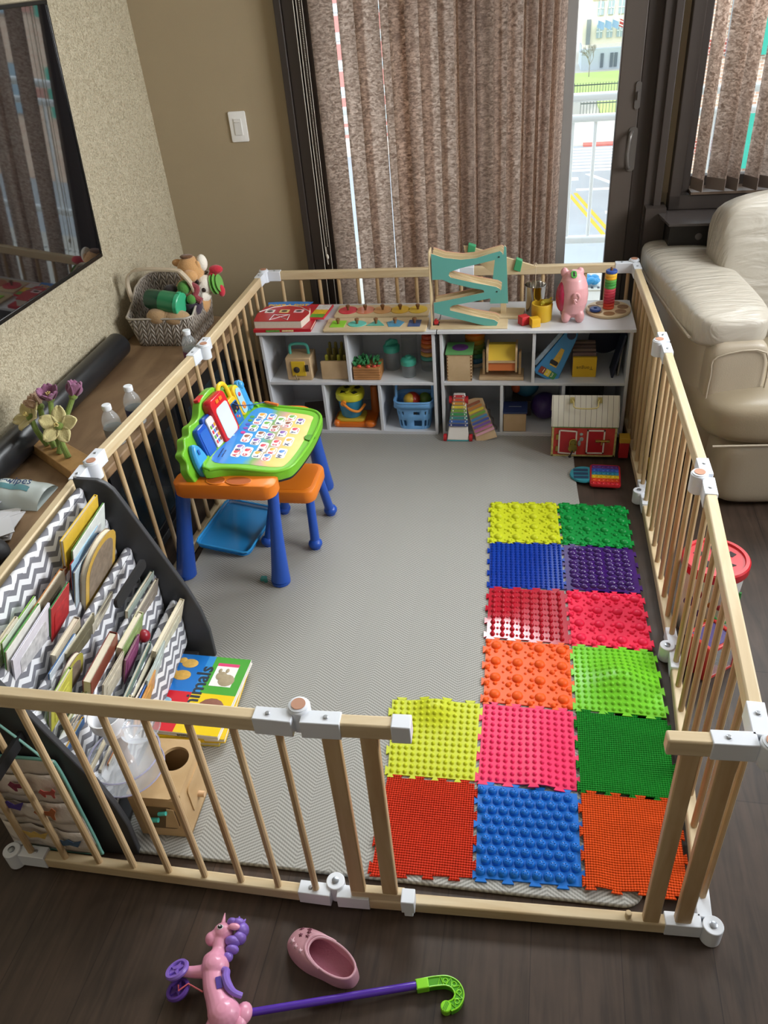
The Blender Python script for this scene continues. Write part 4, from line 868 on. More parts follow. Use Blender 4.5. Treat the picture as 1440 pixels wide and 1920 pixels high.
# ================================================================ WOODEN BALL BOX + CLEAR TOWER
lw = wood('cfb084', 'b8976a', (10, 10, 10), .45)
T = thing('ball_drop_box', (.335, .17, .0125), 'pale wooden ball drop box with round top hole, by the front rail', 'wooden toy')
XW = TR(.335, .17, .0125, 0, 0, .03)
bo = M(); bo.b2((-.065, -.085, 0), (.065, -.075, .15), X=XW).b2((-.065, .075, 0), (.065, .085, .15), X=XW).b2((-.065, -.075, 0), (-.055, .075, .15), X=XW).b2((-.065, -.075, 0), (.065, .075, .01), X=XW)
bo.b2((.055, -.075, 0), (.065, .075, .15), X=XW)
obj('box_body', bo, lw, T, world=True, bev=.002)
# top board with a real hole
tb = M(); n = 28; hc = (.018, .028); hr = .036
ring = [(hc[0]+hr*math.cos(2*PI*k/n), hc[1]+hr*math.sin(2*PI*k/n)) for k in range(n)]
sq = []
for k in range(n):
    a = 2*PI*k/n; dx, dy = math.cos(a), math.sin(a); t_ = min((.067-hc[0])/dx if dx > 1e-6 else 9, (-.067-hc[0])/dx if dx < -1e-6 else 9, (.087-hc[1])/dy if dy > 1e-6 else 9, (-.087-hc[1])/dy if dy < -1e-6 else 9); sq.append((hc[0]+dx*t_, hc[1]+dy*t_))
for z in (.150, .160):
    A = tb._v([(p[0], p[1], z) for p in ring], XW); B = tb._v([(p[0], p[1], z) for p in sq], XW)
    for k in range(n): tb._f([A[k], A[(k+1) % n], B[(k+1) % n], B[k]])
    if z == .150: A0, B0 = A, B
    else:
        for k in range(n): tb._f([A0[k], A0[(k+1) % n], A[(k+1) % n], A[k]]); tb._f([B0[k], B0[(k+1) % n], B[(k+1) % n], B[k]])
obj('top_board', tb, lw, T, world=True)
obj('inner_dark_slab', M().b2((-.05, -.07, .012), (.05, .07, .02), X=XW), mat('3a2f22', .8), T, world=True)  # dark brown slab lying on the box floor, below the hole
obj('front_window', M().rbox((.005, -.0862, .08), (.085, .003, .085), .018, X=XW, ax='y'), mat('6f5a3e', .7), T, world=True, label='dark recessed window')
obj('front_plate', M().prism([(.01, .045), (.046, .045), (.046, .118), (.03, .122)], -.0895, -.0865, 'xz', X=XW), lw, T, world=True)
obj('teal_ball_peg', M().cyl((-.02, -.098, .085), (.005, -.098, .088), .006, X=XW).cyl((.01, -.096, .11), (.03, -.096, .115), .005, X=XW), mat('4fc3b5', .4), T, world=True)
obj('side_plate', M().rbox((.0665, .01, .085), (.004, .10, .09), .012, X=XW, ax='x'), lw, T, world=True)
obj('knob', M().cyl((.066, .0, .06), (.085, .0, .06), .008, X=XW), mat('d8b48c', .4), T, world=True)
PLC = mat('e3e8ee', .05, alpha=.28, var=0)
T = thing('clear_ball_tower', (.262, .145, .173), 'clear plastic ball tower of stacked dishes with a white funnel, standing on the wooden box', 'plastic toy')
def dish(z, r, cx=.262, cy=.145): return M().lathe([(r, .022), (r+.003, .024), (r+.001, .020), (r*.8, .006), (.02, .0), (.012, 0)], (cx, cy, z), n=36, cap=False)
obj('dish', dish(.175, .082), PLC, T, world=True, solid=.002); obj('dish', dish(.225, .085), PLC, T, world=True, solid=.002); obj('dish', dish(.30, .045, .315, .17), PLC, T, world=True, solid=.002)
obj('rim', M().tube([(.262+.085*math.cos(k*PI/18), .145+.085*math.sin(k*PI/18), .248) for k in range(36)], .0022, n=6, closed=True), mat('b9b6d6', .1, alpha=.7), T, world=True)
obj('rim', M().tube([(.262+.084*math.cos(k*PI/18), .145+.084*math.sin(k*PI/18), .197) for k in range(36)], .0022, n=6, closed=True), mat('b9b6d6', .1, alpha=.7), T, world=True)
obj('column', M().lathe([(.018, 0), (.018, .05), (.014, .055), (.014, .10), (.018, .105), (.018, .15)], (.262, .145, .175), n=20), mat('cfc3bd', .1, alpha=.6), T, world=True)
obj('funnel', M().lathe([(.022, 0), (.022, .03), (.038, .055), (.040, .085), (.037, .085), (.034, .058), (.018, .032), (.018, 0)], (.250, .15, .30), n=28, cap=False), mat('e6e8ec', .3), T, world=True)
# ================================================================ LEARNING DESK
BL = mat('1f4fae', .35, var=.03); OR = mat('e07b1e', .4, var=.03); GR = mat('6fb52c', .3, var=.03); LB = mat('3f9bd6', .3, var=.03)
T = thing('learning_desk', (.26, 1.3, .0125), 'green topped alphabet activity desk with orange trays and blue legs in the playpen', 'activity desk')
def leg(parent, top, foot, r0, r1, m, ballr=0):
    b = M(); top, foot = Vector(top), Vector(foot)
    mid = top.lerp(foot, .55)+Vector((0, 0, 0))
    b.tube([top, mid, foot], [r0, r0*1.02, (r0+r1)/2, r1], n=18, sm=5)
    if ballr: b.ball(foot+Vector((0, 0, .012)), (ballr, ballr, ballr*.8))
    b.cyl(foot, foot-Vector((0, 0, .012)), r1, r1*.97, n=20)
    return obj('leg', b, m, parent, world=True)
leg(T, (.075, 1.10, .40), (.012, 1.075, .026), .024, .036, BL); leg(T, (.385, 1.10, .38), (.368, 1.062, .026), .019, .034, BL)
leg(T, (.40, 1.55, .40), (.392, 1.655, .026), .026, .036, BL); leg(T, (.09, 1.55, .40), (.04, 1.65, .026), .022, .034, BL)
# side trays
for y0, y1, hol in ((1.035, 1.13, 1), (1.50, 1.58, 0)):
    b = M(); b.rbox((.238, (y0+y1)/2, .404), (.345, y1-y0, .058), .035, edge=.008)
    tr = obj('side_tray', b, OR, T, world=True)
    if hol:
        for x, w_ in ((.215, .062), (.292, .085)):
            h = M(); h.lathe([(.001, 0), (.85, 0), (1.0, .0032), (1.0, .0034)], (0, 0, 0), n=28, X=TR(x, 1.062, .4325) @ Matrix.Diagonal((w_/2, .022, 1, 1)))
            obj('cup_recess', h, mat('a85010', .6), T, world=True)  # flat disc, the shade inside the cup hole painted as darker orange
            rr = M().tube([(x+w_/2*math.cos(k*PI/14), 1.062+.022*math.sin(k*PI/14), .434) for k in range(28)], .0022, n=6, closed=True); obj('cup_rim', rr, OR, T, world=True)
obj('under_body', M().prism([(.17, 1.12), (.40, 1.14), (.41, 1.46), (.20, 1.47)], .375, .405), mat('1b2340', .5), T, world=True, bev=.01)
# tilted top : plane z = .468-.13(x-.16)
def pz(x): return .468-.13*(x-.16)
oc = [(.175, 1.072), (.25, 1.092), (.38, 1.098), (.425, 1.118), (.452, 1.16), (.472, 1.30), (.475, 1.44), (.462, 1.50), (.42, 1.53), (.30, 1.525), (.215, 1.515), (.195, 1.47), (.165, 1.25)]
def smooth2(P, k=5): return [(q.x, q.y) for q in spline([Vector((*p, 0)) for p in P], k, True)]
ocs = smooth2(oc)
b = M()
A = b._v([(x, y, pz(x)+.006) for x, y in ocs]); cx_, cy_ = .32, 1.31
A2 = b._v([(cx_+(x-cx_)*1.015, cy_+(y-cy_)*1.012, pz(x)-.004) for x, y in ocs]); A3 = b._v([(x, y, pz(x)-.024) for x, y in ocs])
n = len(ocs)
for U, V in ((A, A2), (A2, A3)):
    for k in range(n): b._f([U[k], U[(k+1) % n], V[(k+1) % n], V[k]])
b._f(A); b._f(A3)
obj('desk_top', b, GR, T, world=True, sharp=50)
bb = M(); bb.prism([(cx_+(x-cx_)*.985, cy_+(y-cy_)*.985) for x, y in ocs], 0, .010)
for v in bb.bm.verts: v.co.z += pz(v.co.x)-.034
obj('black_underside', bb, mat('17181c', .5), T, world=True)
rim = M().tube([(cx_+(x-cx_)*.985, cy_+(y-cy_)*.985, pz(x)+.0065) for x, y in ocs[::2]], .006, n=8, closed=True); obj('raised_rim', rim, GR, T, world=True)
# printed sheet with coloured zones
ic = [(.186, 1.125), (.30, 1.128), (.40, 1.135), (.428, 1.17), (.445, 1.30), (.442, 1.44), (.43, 1.485), (.33, 1.49), (.228, 1.488), (.205, 1.30)]
sh, stt, sp_ = newmat('alphabet_sheet'); tc = nd(stt, 'ShaderNodeTexCoord'); sx_ = nd(stt, 'ShaderNodeSeparateXYZ'); stt.links.new(tc.outputs['Object'], sx_.inputs[0])
nz_ = nd(stt, 'ShaderNodeTexNoise'); nz_.inputs['Scale'].default_value = 9; stt.links.new(tc.outputs['Object'], nz_.inputs['Vector'])
fx = mth(stt, 'ADD', mth(stt, 'MULTIPLY', mth(stt, 'SUBTRACT', sx_.outputs[0], -.07), 4.0), mth(stt, 'MULTIPLY', mth(stt, 'SUBTRACT', nz_.outputs[0], .5), .5))
stt.links.new(ramp(stt, fx, [(.0, '2f78c8'), (.40, '4aa0dc'), (.5, '86b06a'), (.64, 'cfa89a'), (.76, 'e8c878'), (1, 'edd894')]), sp_.inputs['Base Color']); sp_.inputs['Roughness'].default_value = .15
b = M(); ics = smooth2(ic); V = b._v([(x, y, pz(x)+.0068) for x, y in ics]); b._f(V)
o = obj('alphabet_sheet', b, sh, T, world=True)
o.data.transform(Matrix.Translation((-.26, -1.3, 0))); o.matrix_parent_inverse = Matrix.Translation((0, 0, -.0125))
PT = lambda x, y, dz=0: TR(x, y, pz(x)+.0072+dz, 0, math.atan(.13), 0) @ Matrix.Rotation(PI/2, 4, 'Z')
LT = {'A': (0.25, 1.182), 'B': (0.25, 1.217), 'C': (0.254, 1.285), 'D': (0.258, 1.352), 'E': (0.26, 1.4), 'F': (0.263, 1.44), 'G': (0.282, 1.2), 'H': (0.29, 1.268), 'I': (0.294, 1.316), 'J': (0.295, 1.386), 'K': (0.299, 1.443), 'L': (0.319, 1.192), 'M': (0.324, 1.24), 'N': (0.327, 1.313), 'O': (0.329, 1.367), 'P': (0.335, 1.424), 'Q': (0.353, 1.183), 'R': (0.36, 1.224), 'S': (0.36, 1.275), 'T': (0.364, 1.339), 'U': (0.366, 1.404), 'V': (0.368, 1.452), 'W': (0.394, 1.218), 'X': (0.398, 1.295), 'Y': (0.4, 1.369), 'Z': (0.403, 1.436)}
WH = mat('dfdfdd', .3); cols = [mat(c, .4) for c in ('d23b4a', 'e0a32c', '3f7fc4', '6aa83c', '8a4d2a', '7c4aa0')]
NAVY = mat('1c2858', .4); REDL = mat('c22a3c', .4)
for q, (ch, (x, y)) in enumerate(LT.items()):
    wd = .060 if ch in 'CGJPWMX' else .044
    cd_ = obj('picture_card', M().rbox((0, 0, 0), (wd, .031, .0008), .009, X=PT(x, y)), WH, T, world=True)
    pm = cols[(q*5) % 6]
    g = M(); g.ball((.010, .003, .0006), (.009, .008, .0008), X=PT(x, y), u=10, v=4).ball((.015, -.003, .0006), (.005, .005, .0008), X=PT(x, y), u=8, v=4).box((.004, -.011, .0005), (.018, .0022, .0004), X=PT(x, y))
    p_ = obj('picture', g, pm, cd_, world=False); p_.matrix_parent_inverse = cd_.matrix_parent_inverse.copy(); p_.matrix_parent_inverse = Matrix()
    text('letter', ch, .021, PT(x, y) @ TR(-wd/2+.010, .001, .0006), NAVY if ch in 'BDFHILMNTWXYZP' else REDL, cd_, ex=.0002, bold=.0008)
for k, (y, c) in enumerate(((1.315, 'c2358a'), (1.345, '7d4aa8'), (1.372, '4a55b8'), (1.40, '5f9a3a'), (1.425, '4f9a4a'))):
    obj('music_dot', M().lathe([(.0085, 0), (.0085, .001)], X=PT(.232, y), n=16), mat(c, .3), T, world=True)
obj('home_icon', M().rbox((0, 0, 0), (.012, .010, .001), .002, X=PT(.205, 1.29)), mat('8cc4ea', .4), T, world=True)
text('lettering', 'touch and learn', .009, PT(.200, 1.175), NAVY, T, ex=.0002, world=True); text('lettering', 'activity desk', .009, PT(.211, 1.172), NAVY, T, ex=.0002, world=True)
obj('pen_dimple', M().lathe([(.001, 0), (.014, .0005), (.017, .0025), (.019, .0025)], X=PT(.4615, 1.335), n=24), mat('4f8f22', .3), T, world=True)
# upright modules along the left edge
MX = Matrix.Translation((.150, 1.085, .463)) @ Matrix.Rotation(R(-6.5), 4, 'Z') @ Matrix.Rotation(R(-13), 4, 'Y')
bk = [(-.03, -.05), (-.045, .01), (-.03, .04), (-.035, .07), (-.01, .082), (.01, .105), (.04, .102), (.06, .122), (.10, .118), (.13, .125), (.16, .15), (.20, .162), (.27, .160), (.29, .128), (.33, .125), (.37, .118), (.40, .10), (.425, .07), (.43, -.03)]
bks = [(q.x, q.y) for q in spline([Vector((a, c, 0)) for a, c in bk], 4)]
obj('scalloped_back', M().prism(bks, -.035, -.004, 'yz', X=MX), GR, T, world=True, bev=.004)
def part(n, mb, m, **k): return obj(n, mb, m, T, world=True, **k)
msp = [(0, -.035), (.038, -.030), (.050, .0), (.046, .035), (.03, .068), (.008, .078), (-.008, .05), (-.012, 0)]
part('mouse_toy', M().prism([(q.x, q.y) for q in spline([Vector((a, c, 0)) for a, c in msp], 4, True)], -.004, .020, 'yz', X=MX), LB, bev=.008)
part('mouse_button', M().rbox((.022, .015, .050), (.003, .010, .018), .004, X=MX, ax='x'), mat('1f62b4', .3))
part('blue_holder', M().rbox((.006, .086, .047), (.024, .062, .115), .014, X=MX, ax='x', edge=.004), mat('1d4fb2', .3)); part('blue_window', M().rbox((.0185, .086, .045), (.003, .048, .090), .008, X=MX, ax='x'), mat('2a63bd', .25))
part('toy_phone_holder', M().rbox((.002, .14, .052), (.02, .054, .125), .012, X=MX, ax='x', edge=.004), mat('1a459c', .3)); part('toy_phone', M().rbox((.016, .142, .052), (.010, .042, .112), .010, X=MX, ax='x', edge=.003), WH)
for r_ in range(4):
    for c_ in range(3): part('phone_icon', M().rbox((.0215, .130+c_*.012, .022+r_*.018), (.001, .009, .012), .002, X=MX, ax='x'), cols[(r_*3+c_*2) % 6])
part('drawing_board', M().rbox((.014, .215, .068), (.036, .108, .165), .020, X=MX, ax='x', edge=.006), mat('c8232c', .25)); part('writing_screen', M().rbox((.0325, .215, .058), (.002, .080, .115), .014, X=MX, ax='x'), mat('ccd3d8', .25))
for y in (.203, .228): part('orange_button', M().rbox((.033, y, .134), (.003, .018, .012), .003, X=MX, ax='x'), mat('e8772a', .3))
part('red_slider', M().rbox((-.018, .185, .160), (.02, .04, .010), .004, X=MX), mat('c8232c', .3))
part('yellow_tablet', M().rbox((.008, .300, .040), (.026, .062, .110), .012, X=MX, ax='x', edge=.004), mat('e9b52a', .3)); part('tablet_screen', M().rbox((.022, .302, .040), (.003, .044, .082), .006, X=MX, ax='x'), mat('2c6fb0', .2))
part('tablet_screen_band', M().rbox((.0232, .302, .060), (.002, .040, .034), .004, X=MX, ax='x'), mat('1a2438', .2))
for k, (yy, zz) in enumerate(((.292, .03), (.304, .024), (.312, .038), (.296, .048), (.310, .055))): part('tablet_icon', M().box((.0242, yy, zz), (.001, .008, .008), X=MX), cols[k])
part('yellow_handle', M().tube([MX @ Vector(p) for p in ((.004, .273, .095), (.004, .270, .135), (.004, .287, .152), (.004, .312, .150), (.004, .325, .13), (.004, .327, .09))], .008, sm=5), mat('e9c42a', .3))
part('dial_panel', M().rbox((.006, .358, .060), (.024, .044, .115), .02, X=MX, ax='x', edge=.004), mat('e3c02c', .3)); part('dial_plate', M().rbox((.0195, .36, .058), (.003, .034, .095), .014, X=MX, ax='x'), mat('9cc7dc', .3))
part('red_dial_button', M().ball((.021, .36, .082), (.004, .008, .008), X=MX), mat('c5333c', .3)); part('orange_star_dial', M().ball((.021, .361, .038), (.005, .012, .014), X=MX), mat('e88a2a', .3))
part('blue_phone_toy', M().rbox((.006, .398, .055), (.028, .034, .125), .015, X=MX, ax='x', edge=.008), LB); part('blue_phone_ear', M().ball((.016, .398, .10), (.012, .014, .016), X=MX).ball((.016, .402, .015), (.012, .014, .016), X=MX), LB)
part('green_hinge_knob', M().cyl((.02, .42, -.005), (.02, .44, -.005), .014, X=MX), GR)
part('stylus', M().cyl((.262, 1.518, .475), (.305, 1.508, .470), .0055).cyl((.25, 1.52, .476), (.262, 1.518, .475), .003, .0055), mat('e0772a', .4)); part('stylus_cord', M().tube([(.195, 1.36, .555), (.20, 1.42, .515), (.225, 1.48, .487), (.252, 1.519, .476)], .0016, n=6, sm=5), mat('1f4a84', .5))
# stool
T = thing('stool', (.37, 1.365, .0125), 'small orange stool with blue round-footed legs tucked under the activity desk', 'stool')
obj('seat', M().rbox((.370, 1.365, .228), (.19, .20, .052), .038, edge=.010), OR, T, world=True, sub=0)
obj('seat_inset', M().rbox((.372, 1.365, .2545), (.155, .165, .002), .03), mat('d8741c', .35), T, world=True, bev=.0008)
for a, c in (((.44, 1.295, .21), (.446, 1.262, .02)), ((.305, 1.295, .21), (.262, 1.268, .02)), ((.44, 1.435, .21), (.456, 1.475, .02)), ((.31, 1.435, .21), (.268, 1.475, .02))): leg(T, a, c, .016, .018, BL, .026)
# blue bin lid leaning against the pen
tl = M(); XL = Matrix.Translation((.125, 1.25, .022)) @ Matrix.Rotation(R(8), 4, 'Z') @ Matrix.Rotation(R(38), 4, 'Y')
tl.rbox((0, 0, .006), (.19, .27, .010), .03, X=XL).rbox((0, 0, .018), (.15, .22, .02), .02, X=XL)
T = thing('tray', (.12, 1.25, .0125), 'translucent blue plastic tray leaning under the activity desk against the playpen', 'tray')
TB = mat('2f8fd0', .12, alpha=.72, var=.03)
XL = Matrix.Translation((.122, 1.335, .032)) @ Matrix.Rotation(R(-6), 4, 'Z') @ Matrix.Rotation(R(6), 4, 'Y')
obj('tray_floor', M().rbox((0, 0, 0), (.21, .29, .003), .03, X=XL), TB, T, world=True)
obj('tray_rim', M().tube([XL @ Vector(((.105)*math.copysign(min(1, abs(math.cos(t))*1.35), math.cos(t)), .145*math.copysign(min(1, abs(math.sin(t))*1.35), math.sin(t)), .016)) for t in [k*PI/24 for k in range(48)]], .004, n=8, closed=True), mat('3a9fe0', .15, alpha=.9), T, world=True)
obj('tray_wall', M().grid(lambda u, v: tuple(XL @ Vector(((.098+.007*v)*math.copysign(min(1, abs(math.cos(u*2*PI))*1.35), math.cos(u*2*PI)), (.138+.007*v)*math.copysign(min(1, abs(math.sin(u*2*PI))*1.35), math.sin(u*2*PI)), .016*v))), 48, 1), TB, T, world=True)
obj('hair_clip', M().rbox((.303, 1.066, .020), (.022, .020, .012), .004, edge=.003).box((.312, 1.060, .018), (.012, .014, .01), rz=.5), mat('3f8f8a', .4), label='small dark teal plastic clip on the mat beside the desk leg', cat='clip')
# ================================================================ ON TOP OF THE SHELVES
z0 = .5055
XK = TR(.165, 2.2, z0, 0, 0, .02)
T = thing('picture_book', (.165, 2.2, z0), 'wide red picture book at the bottom of the stack on the left shelf unit', 'book')
obj('cover', M().b2((-.125, -.112, 0), (.125, .105, .0018), X=XK).b2((-.125, -.112, .0105), (.125, .105, .0125), X=XK).b2((-.125, -.114, 0), (.125, -.110, .0125), X=XK), mat('b6202c', .35, var=.1), T, world=True)
obj('page_block', M().b2((-.123, -.109, .0018), (.122, .102, .0105), X=XK), PG, T, world=True)
obj('spine_print', M().b2((-.07, -.1155, .002), (-.01, -.1145, .0105), X=XK, m=0).b2((.0, -.1155, .003), (.05, -.1145, .0095), X=XK, m=1), [mat('5f9a44', .5, var=.5, vs=150), mat('e0cf98', .5, var=.5, vs=150)], T, world=True)
XK2 = TR(.152, 2.20, z0+.0128, 0, 0, -.01)
T = thing('barn_book', (.152, 2.2, z0+.0128), 'thick red barn-shaped board book on top of the stack, yellow title on blue', 'book')
bp_ = [(-.105, -.10), (.10, -.10), (.115, -.02), (.10, .06), (.02, .11), (-.02, .11), (-.10, .06), (-.115, -.02)]
obj('page_block', M().prism(bp_, 0, .030, X=XK2), mat('d3cbbb', .7, var=.1, vs=150), T, world=True)
obj('cover', M().prism([(a*1.01, c*1.01) for a, c in bp_], .030, .0325, X=XK2), mat('b8232f', .3), T, world=True)
obj('sky_panel', M().prism([(-.09, .066), (.09, .066), (.105, .11), (.02, .118), (-.02, .118), (-.105, .11)], .0326, .0332, X=XK2), mat('2f7fd0', .3), T, world=True)
obj('roof_line', M().tube([XK2 @ Vector(p) for p in ((-.112, .0, .0335), (-.06, .052, .0335), (0, .072, .0335), (.06, .052, .0335), (.112, .0, .0335))], .0018, n=6), WH, T, world=True)
text('lettering', 'POKE-A-DOT', .030, XK2 @ TR(0, .072, .0336), mat('f0b81c', .4), T, world=True, bold=.001)
for x, c in ((-.065, 'e8e6e0'), (.0, 'e3cf8a'), (.065, 'e8c8cc')): obj('animal_window', M().rbox((x, .005, .0333), (.042, .034, .001), .004, X=XK2), mat(c, .4), T, world=True); obj('animal_picture', M().ball((x, .005, .034), (.014, .010, .001), X=XK2, u=10, v=4), mat('3a2f2a', .5, var=.6, vs=200), T, world=True)
obj('barn_door_lines', M().tube([XK2 @ Vector(p) for p in ((-.04, -.092, .0335), (-.035, -.035, .0335), (.035, -.035, .0335), (.04, -.092, .0335))], .0015, n=5).tube([XK2 @ Vector(p) for p in ((-.04, -.092, .0335), (.03, -.035, .0335))], .0012, n=5).tube([XK2 @ Vector(p) for p in ((.04, -.092, .0335), (-.03, -.035, .0335))], .0012, n=5), WH, T, world=True)
T = thing('picture_book', (.275, 2.27, z0), 'colourful picture book with red edge half hidden behind the barn-shaped book', 'book')
XK3 = TR(.268, 2.262, z0+.013, 0, 0, -.08)
obj('cover', M().b2((-.07, -.07, 0), (.065, .08, .009), X=XK3), mat('c8303a', .35), T, world=True)
obj('cover_panel', M().b2((-.0, .02, .0091), (.06, .075, .0097), X=XK3), mat('e9e3dd', .35, var=.5, vs=90), T, world=True); obj('cover_panel', M().b2((-.0, -.03, .0091), (.06, .018, .0097), X=XK3), mat('e8b82a', .35, var=.4, vs=90), T, world=True); obj('cover_panel', M().b2((-.0, -.068, .0091), (.06, -.032, .0097), X=XK3), mat('5fa03a', .35, var=.4, vs=90), T, world=True)
lbw = wood('d9c6a0', 'c9b38a', (8, 20, 20), .4)
KN = wood('8a6340', '6d4a2c', (30, 30, 30), .4)
def puzzle(x0, x1, y0, y1, label, shapes, skew):
    T = thing('shape_puzzle', ((x0+x1)/2, (y0+y1)/2, z0), label, 'puzzle', 'wooden knob shape puzzles on the left shelf unit')
    cx, cy = (x0+x1)/2, (y0+y1)/2; X = TR(cx, cy, z0)
    obj('board', M().rbox((0, 0, .0045), (x1-x0, y1-y0, .009), .008, X=X, edge=.001), lbw, T, world=True)
    for k, (kind, col) in enumerate(shapes):
        x = (k-2)*(x1-x0)*.187; s = .0345; n_, a0 = {'sq': (4, PI/4), 'el': (28, 0), 'tri': (3, PI/2), 'pen': (5, PI/2), 'cir': (28, 0), 'rect': (4, PI/4)}[kind]
        sx, sy = {'sq': (1.25, 1.4), 'el': (1.15, .95), 'tri': (1.3, 1.25), 'pen': (1.15, 1.2), 'cir': (1.2, 1.25), 'rect': (1.05, 1.4)}[kind]
        pl = [(x+s*sx*math.cos(a0+2*PI*q/n_), s*sy*math.sin(a0+2*PI*q/n_)) for q in range(n_)]
        p = obj('shape_piece', M().prism(pl, .009, .0115, X=X), mat(col, .35), T, world=True, bev=.0006)
        kb = obj('knob', M().lathe([(.005, 0), (.0055, .006), (.009, .016), (.0095, .021), (.006, .0235)], (x, 0, .0115), X=X, n=16), KN, p); kb.matrix_parent_inverse = Matrix()
puzzle(.345, .780, 2.078, 2.212, 'front wooden puzzle with green, teal, blue and navy shapes on knobs', [('sq', '8fd03a'), ('el', '5cc4b4'), ('tri', '55b0a0'), ('pen', '4a93b8'), ('rect', '3a5488')], 0)
puzzle(.360, .772, 2.232, 2.362, 'rear wooden puzzle with red, orange and yellow shapes on knobs', [('cir', 'd8404e'), ('cir', 'e08a6a'), ('cir', 'd9a46a'), ('cir', 'e0b83c'), ('cir', 'e3c24a')], 0)
# ramp racer
TEAL = mat('63aca2', .4, var=.04)
T = thing('ramp_racer', (.95, 2.155, z0), 'teal and wood zigzag car ramp toy standing on the right shelf unit', 'ramp toy')
def AB(a, b_): return (.806+(a/6.857-8)*.002065, .812-(b_/6.857-30)*.00215)
zig = [(65,215),(230,270),(450,298),(640,285),(800,240),(950,205),(980,230),(975,285),(880,312),(440,405),(300,450),(285,490),(310,520),(600,590),(900,650),(955,680),(955,730),(880,790),(560,845),(330,885),(290,910),(290,950),(600,1030),(880,1085),(930,1120),(910,1170),(740,1160),(400,1070),(75,980),(75,845),(400,790),(745,720),(740,690),(560,655),(300,590),(200,545),(65,545)]
zg = [AB(*p) for p in zig]
obj('front_panel', M().prism(zg, 2.120, 2.126, 'xz', m=0, ms=1), [TEAL, lbw], T, world=True)
obj('middle_panel', M().prism([(x+.004, z+.004) for x, z in zg if True], 2.148, 2.152, 'xz'), lbw, T, world=True)
obj('rear_panel', M().prism([(x+.004, z+.006) for x, z in zg], 2.176, 2.182, 'xz', m=0, ms=1), [lbw, mat('d99a86', .4)], T, world=True)
for (a0, b0), (a1, b1) in (((80, 235), (950, 255)), ((150, 425), (940, 690)), ((110, 850), (900, 700)), ((150, 880), (900, 1120))):
    x0, zz0 = AB(a0, b0); x1, zz1 = AB(a1, b1); dx, dz = x1-x0, zz1-zz0; L_ = math.hypot(dx, dz)
    if b0 == 235: pts = [(x0, zz0-.012), (x0+.06, zz0-.024), ((x0+x1)/2, zz0-.034), (x1-.05, zz1-.020), (x1, zz1-.006)]
    else: pts = [(x0, zz0-.008), (x1, zz1-.002)]
    for p, q in zip(pts, pts[1:]): pass
    poly = pts+[(x, z-.005) for x, z in pts[::-1]]
    obj('ramp_board', M().prism(poly, 2.126, 2.176, 'xz'), lbw, T, world=True)
obj('end_post', M().b2((.797, 2.118, z0+.006), (.8035, 2.184, .815)), lbw, T, world=True, bev=.001)
obj('teal_post', M().prism([AB(*p) for p in ((885, 225), (1000, 205), (1020, 225), (1055, 945), (810, 945), (880, 330))], 2.184, 2.190, 'xz', m=0, ms=1), [TEAL, lbw], T, world=True)
obj('base_board', M().b2((.795, 2.100, z0), (1.108, 2.19, z0+.006)), lbw, T, world=True, bev=.001)
obj('bolt', M().cyl((AB(935, 275)[0], 2.118, AB(935, 275)[1]), (AB(935, 275)[0], 2.122, AB(935, 275)[1]), .003), BKM, T, world=True); obj('bolt', M().cyl((AB(912, 712)[0], 2.118, AB(912, 712)[1]), (AB(912, 712)[0], 2.122, AB(912, 712)[1]), .003), BKM, T, world=True)
T = thing('toy_car', (.815, 2.14, z0+.006), 'tiny red toy car parked at the foot of the zigzag ramp', 'toy car')
obj('car_body', M().b2((.808, 2.128, z0+.009), (.826, 2.146, z0+.024)).b2((.811, 2.131, z0+.024), (.821, 2.143, z0+.031)), mat('b3262a', .3), T, world=True, bev=.002)
for p in ((.807, 2.130), (.827, 2.130), (.807, 2.145), (.827, 2.145)): obj('wheel', M().cyl((p[0]-.002, p[1], z0+.0105), (p[0]+.002, p[1], z0+.0105), .0045, n=12), BKM, T, world=True)
# crane with steel bucket
T = thing('toy_crane', (1.07, 2.26, z0), 'wooden toy crane with green blocks and a hook on a cord, behind the ramp', 'toy crane')
obj('jib', M().prism([(.925, .797), (.955, .792), (1.215, .708), (1.216, .700), (1.06, .672), (.93, .765)], 2.246, 2.256, 'xz'), lbw, T, world=True, bev=.001)
obj('green_block', M().prism([(.945, .806), (.975, .796), (.968, .760), (.94, .772)], 2.238, 2.264, 'xz'), mat('3f9a6a', .4), T, world=True, bev=.002); obj('green_block', M().prism([(1.135, .743), (1.160, .733), (1.152, .688), (1.124, .698)], 2.238, 2.264, 'xz'), mat('3f9a6a', .4), T, world=True, bev=.002)
obj('mast', M().b2((1.075, 2.240, z0+.008), (1.098, 2.262, .73)), lbw, T, world=True, bev=.001); obj('foot_board', M().prism([(1.02, 2.20), (1.165, 2.20), (1.175, 2.30), (1.03, 2.31)], z0, z0+.010), lbw, T, world=True, bev=.001)
obj('hook_cord', M().tube([(1.213, 2.25, .706), (1.2135, 2.25, .66), (1.214, 2.25, .605)], .0014, n=6).tube([(1.209, 2.25, .708), (1.208, 2.25, .716), (1.214, 2.25, .719), (1.217, 2.25, .713)], .0022, n=6, sm=3), mat('c9b9a0', .4), T, world=True)
obj('steel_cup', M().lathe([(.030, 0), (.033, .004), (.043, .12), (.045, .123), (.043, .1235), (.0415, .120), (.0315, .006), (.001, .006)], (1.213, 2.262, z0), n=36, cap=False).lathe([(.030, 0)], (1.213, 2.262, z0)) if False else M().lathe([(.001, .0), (.030, 0), (.033, .004), (.043, .120), (.0452, .123), (.0425, .1235), (.0412, .118), (.0315, .006), (.001, .006)], (1.213, 2.262, z0), n=40, cap=False), mat('c9c6c0', .14, metal=1), label='shiny steel cup under the toy crane hook', cat='cup')
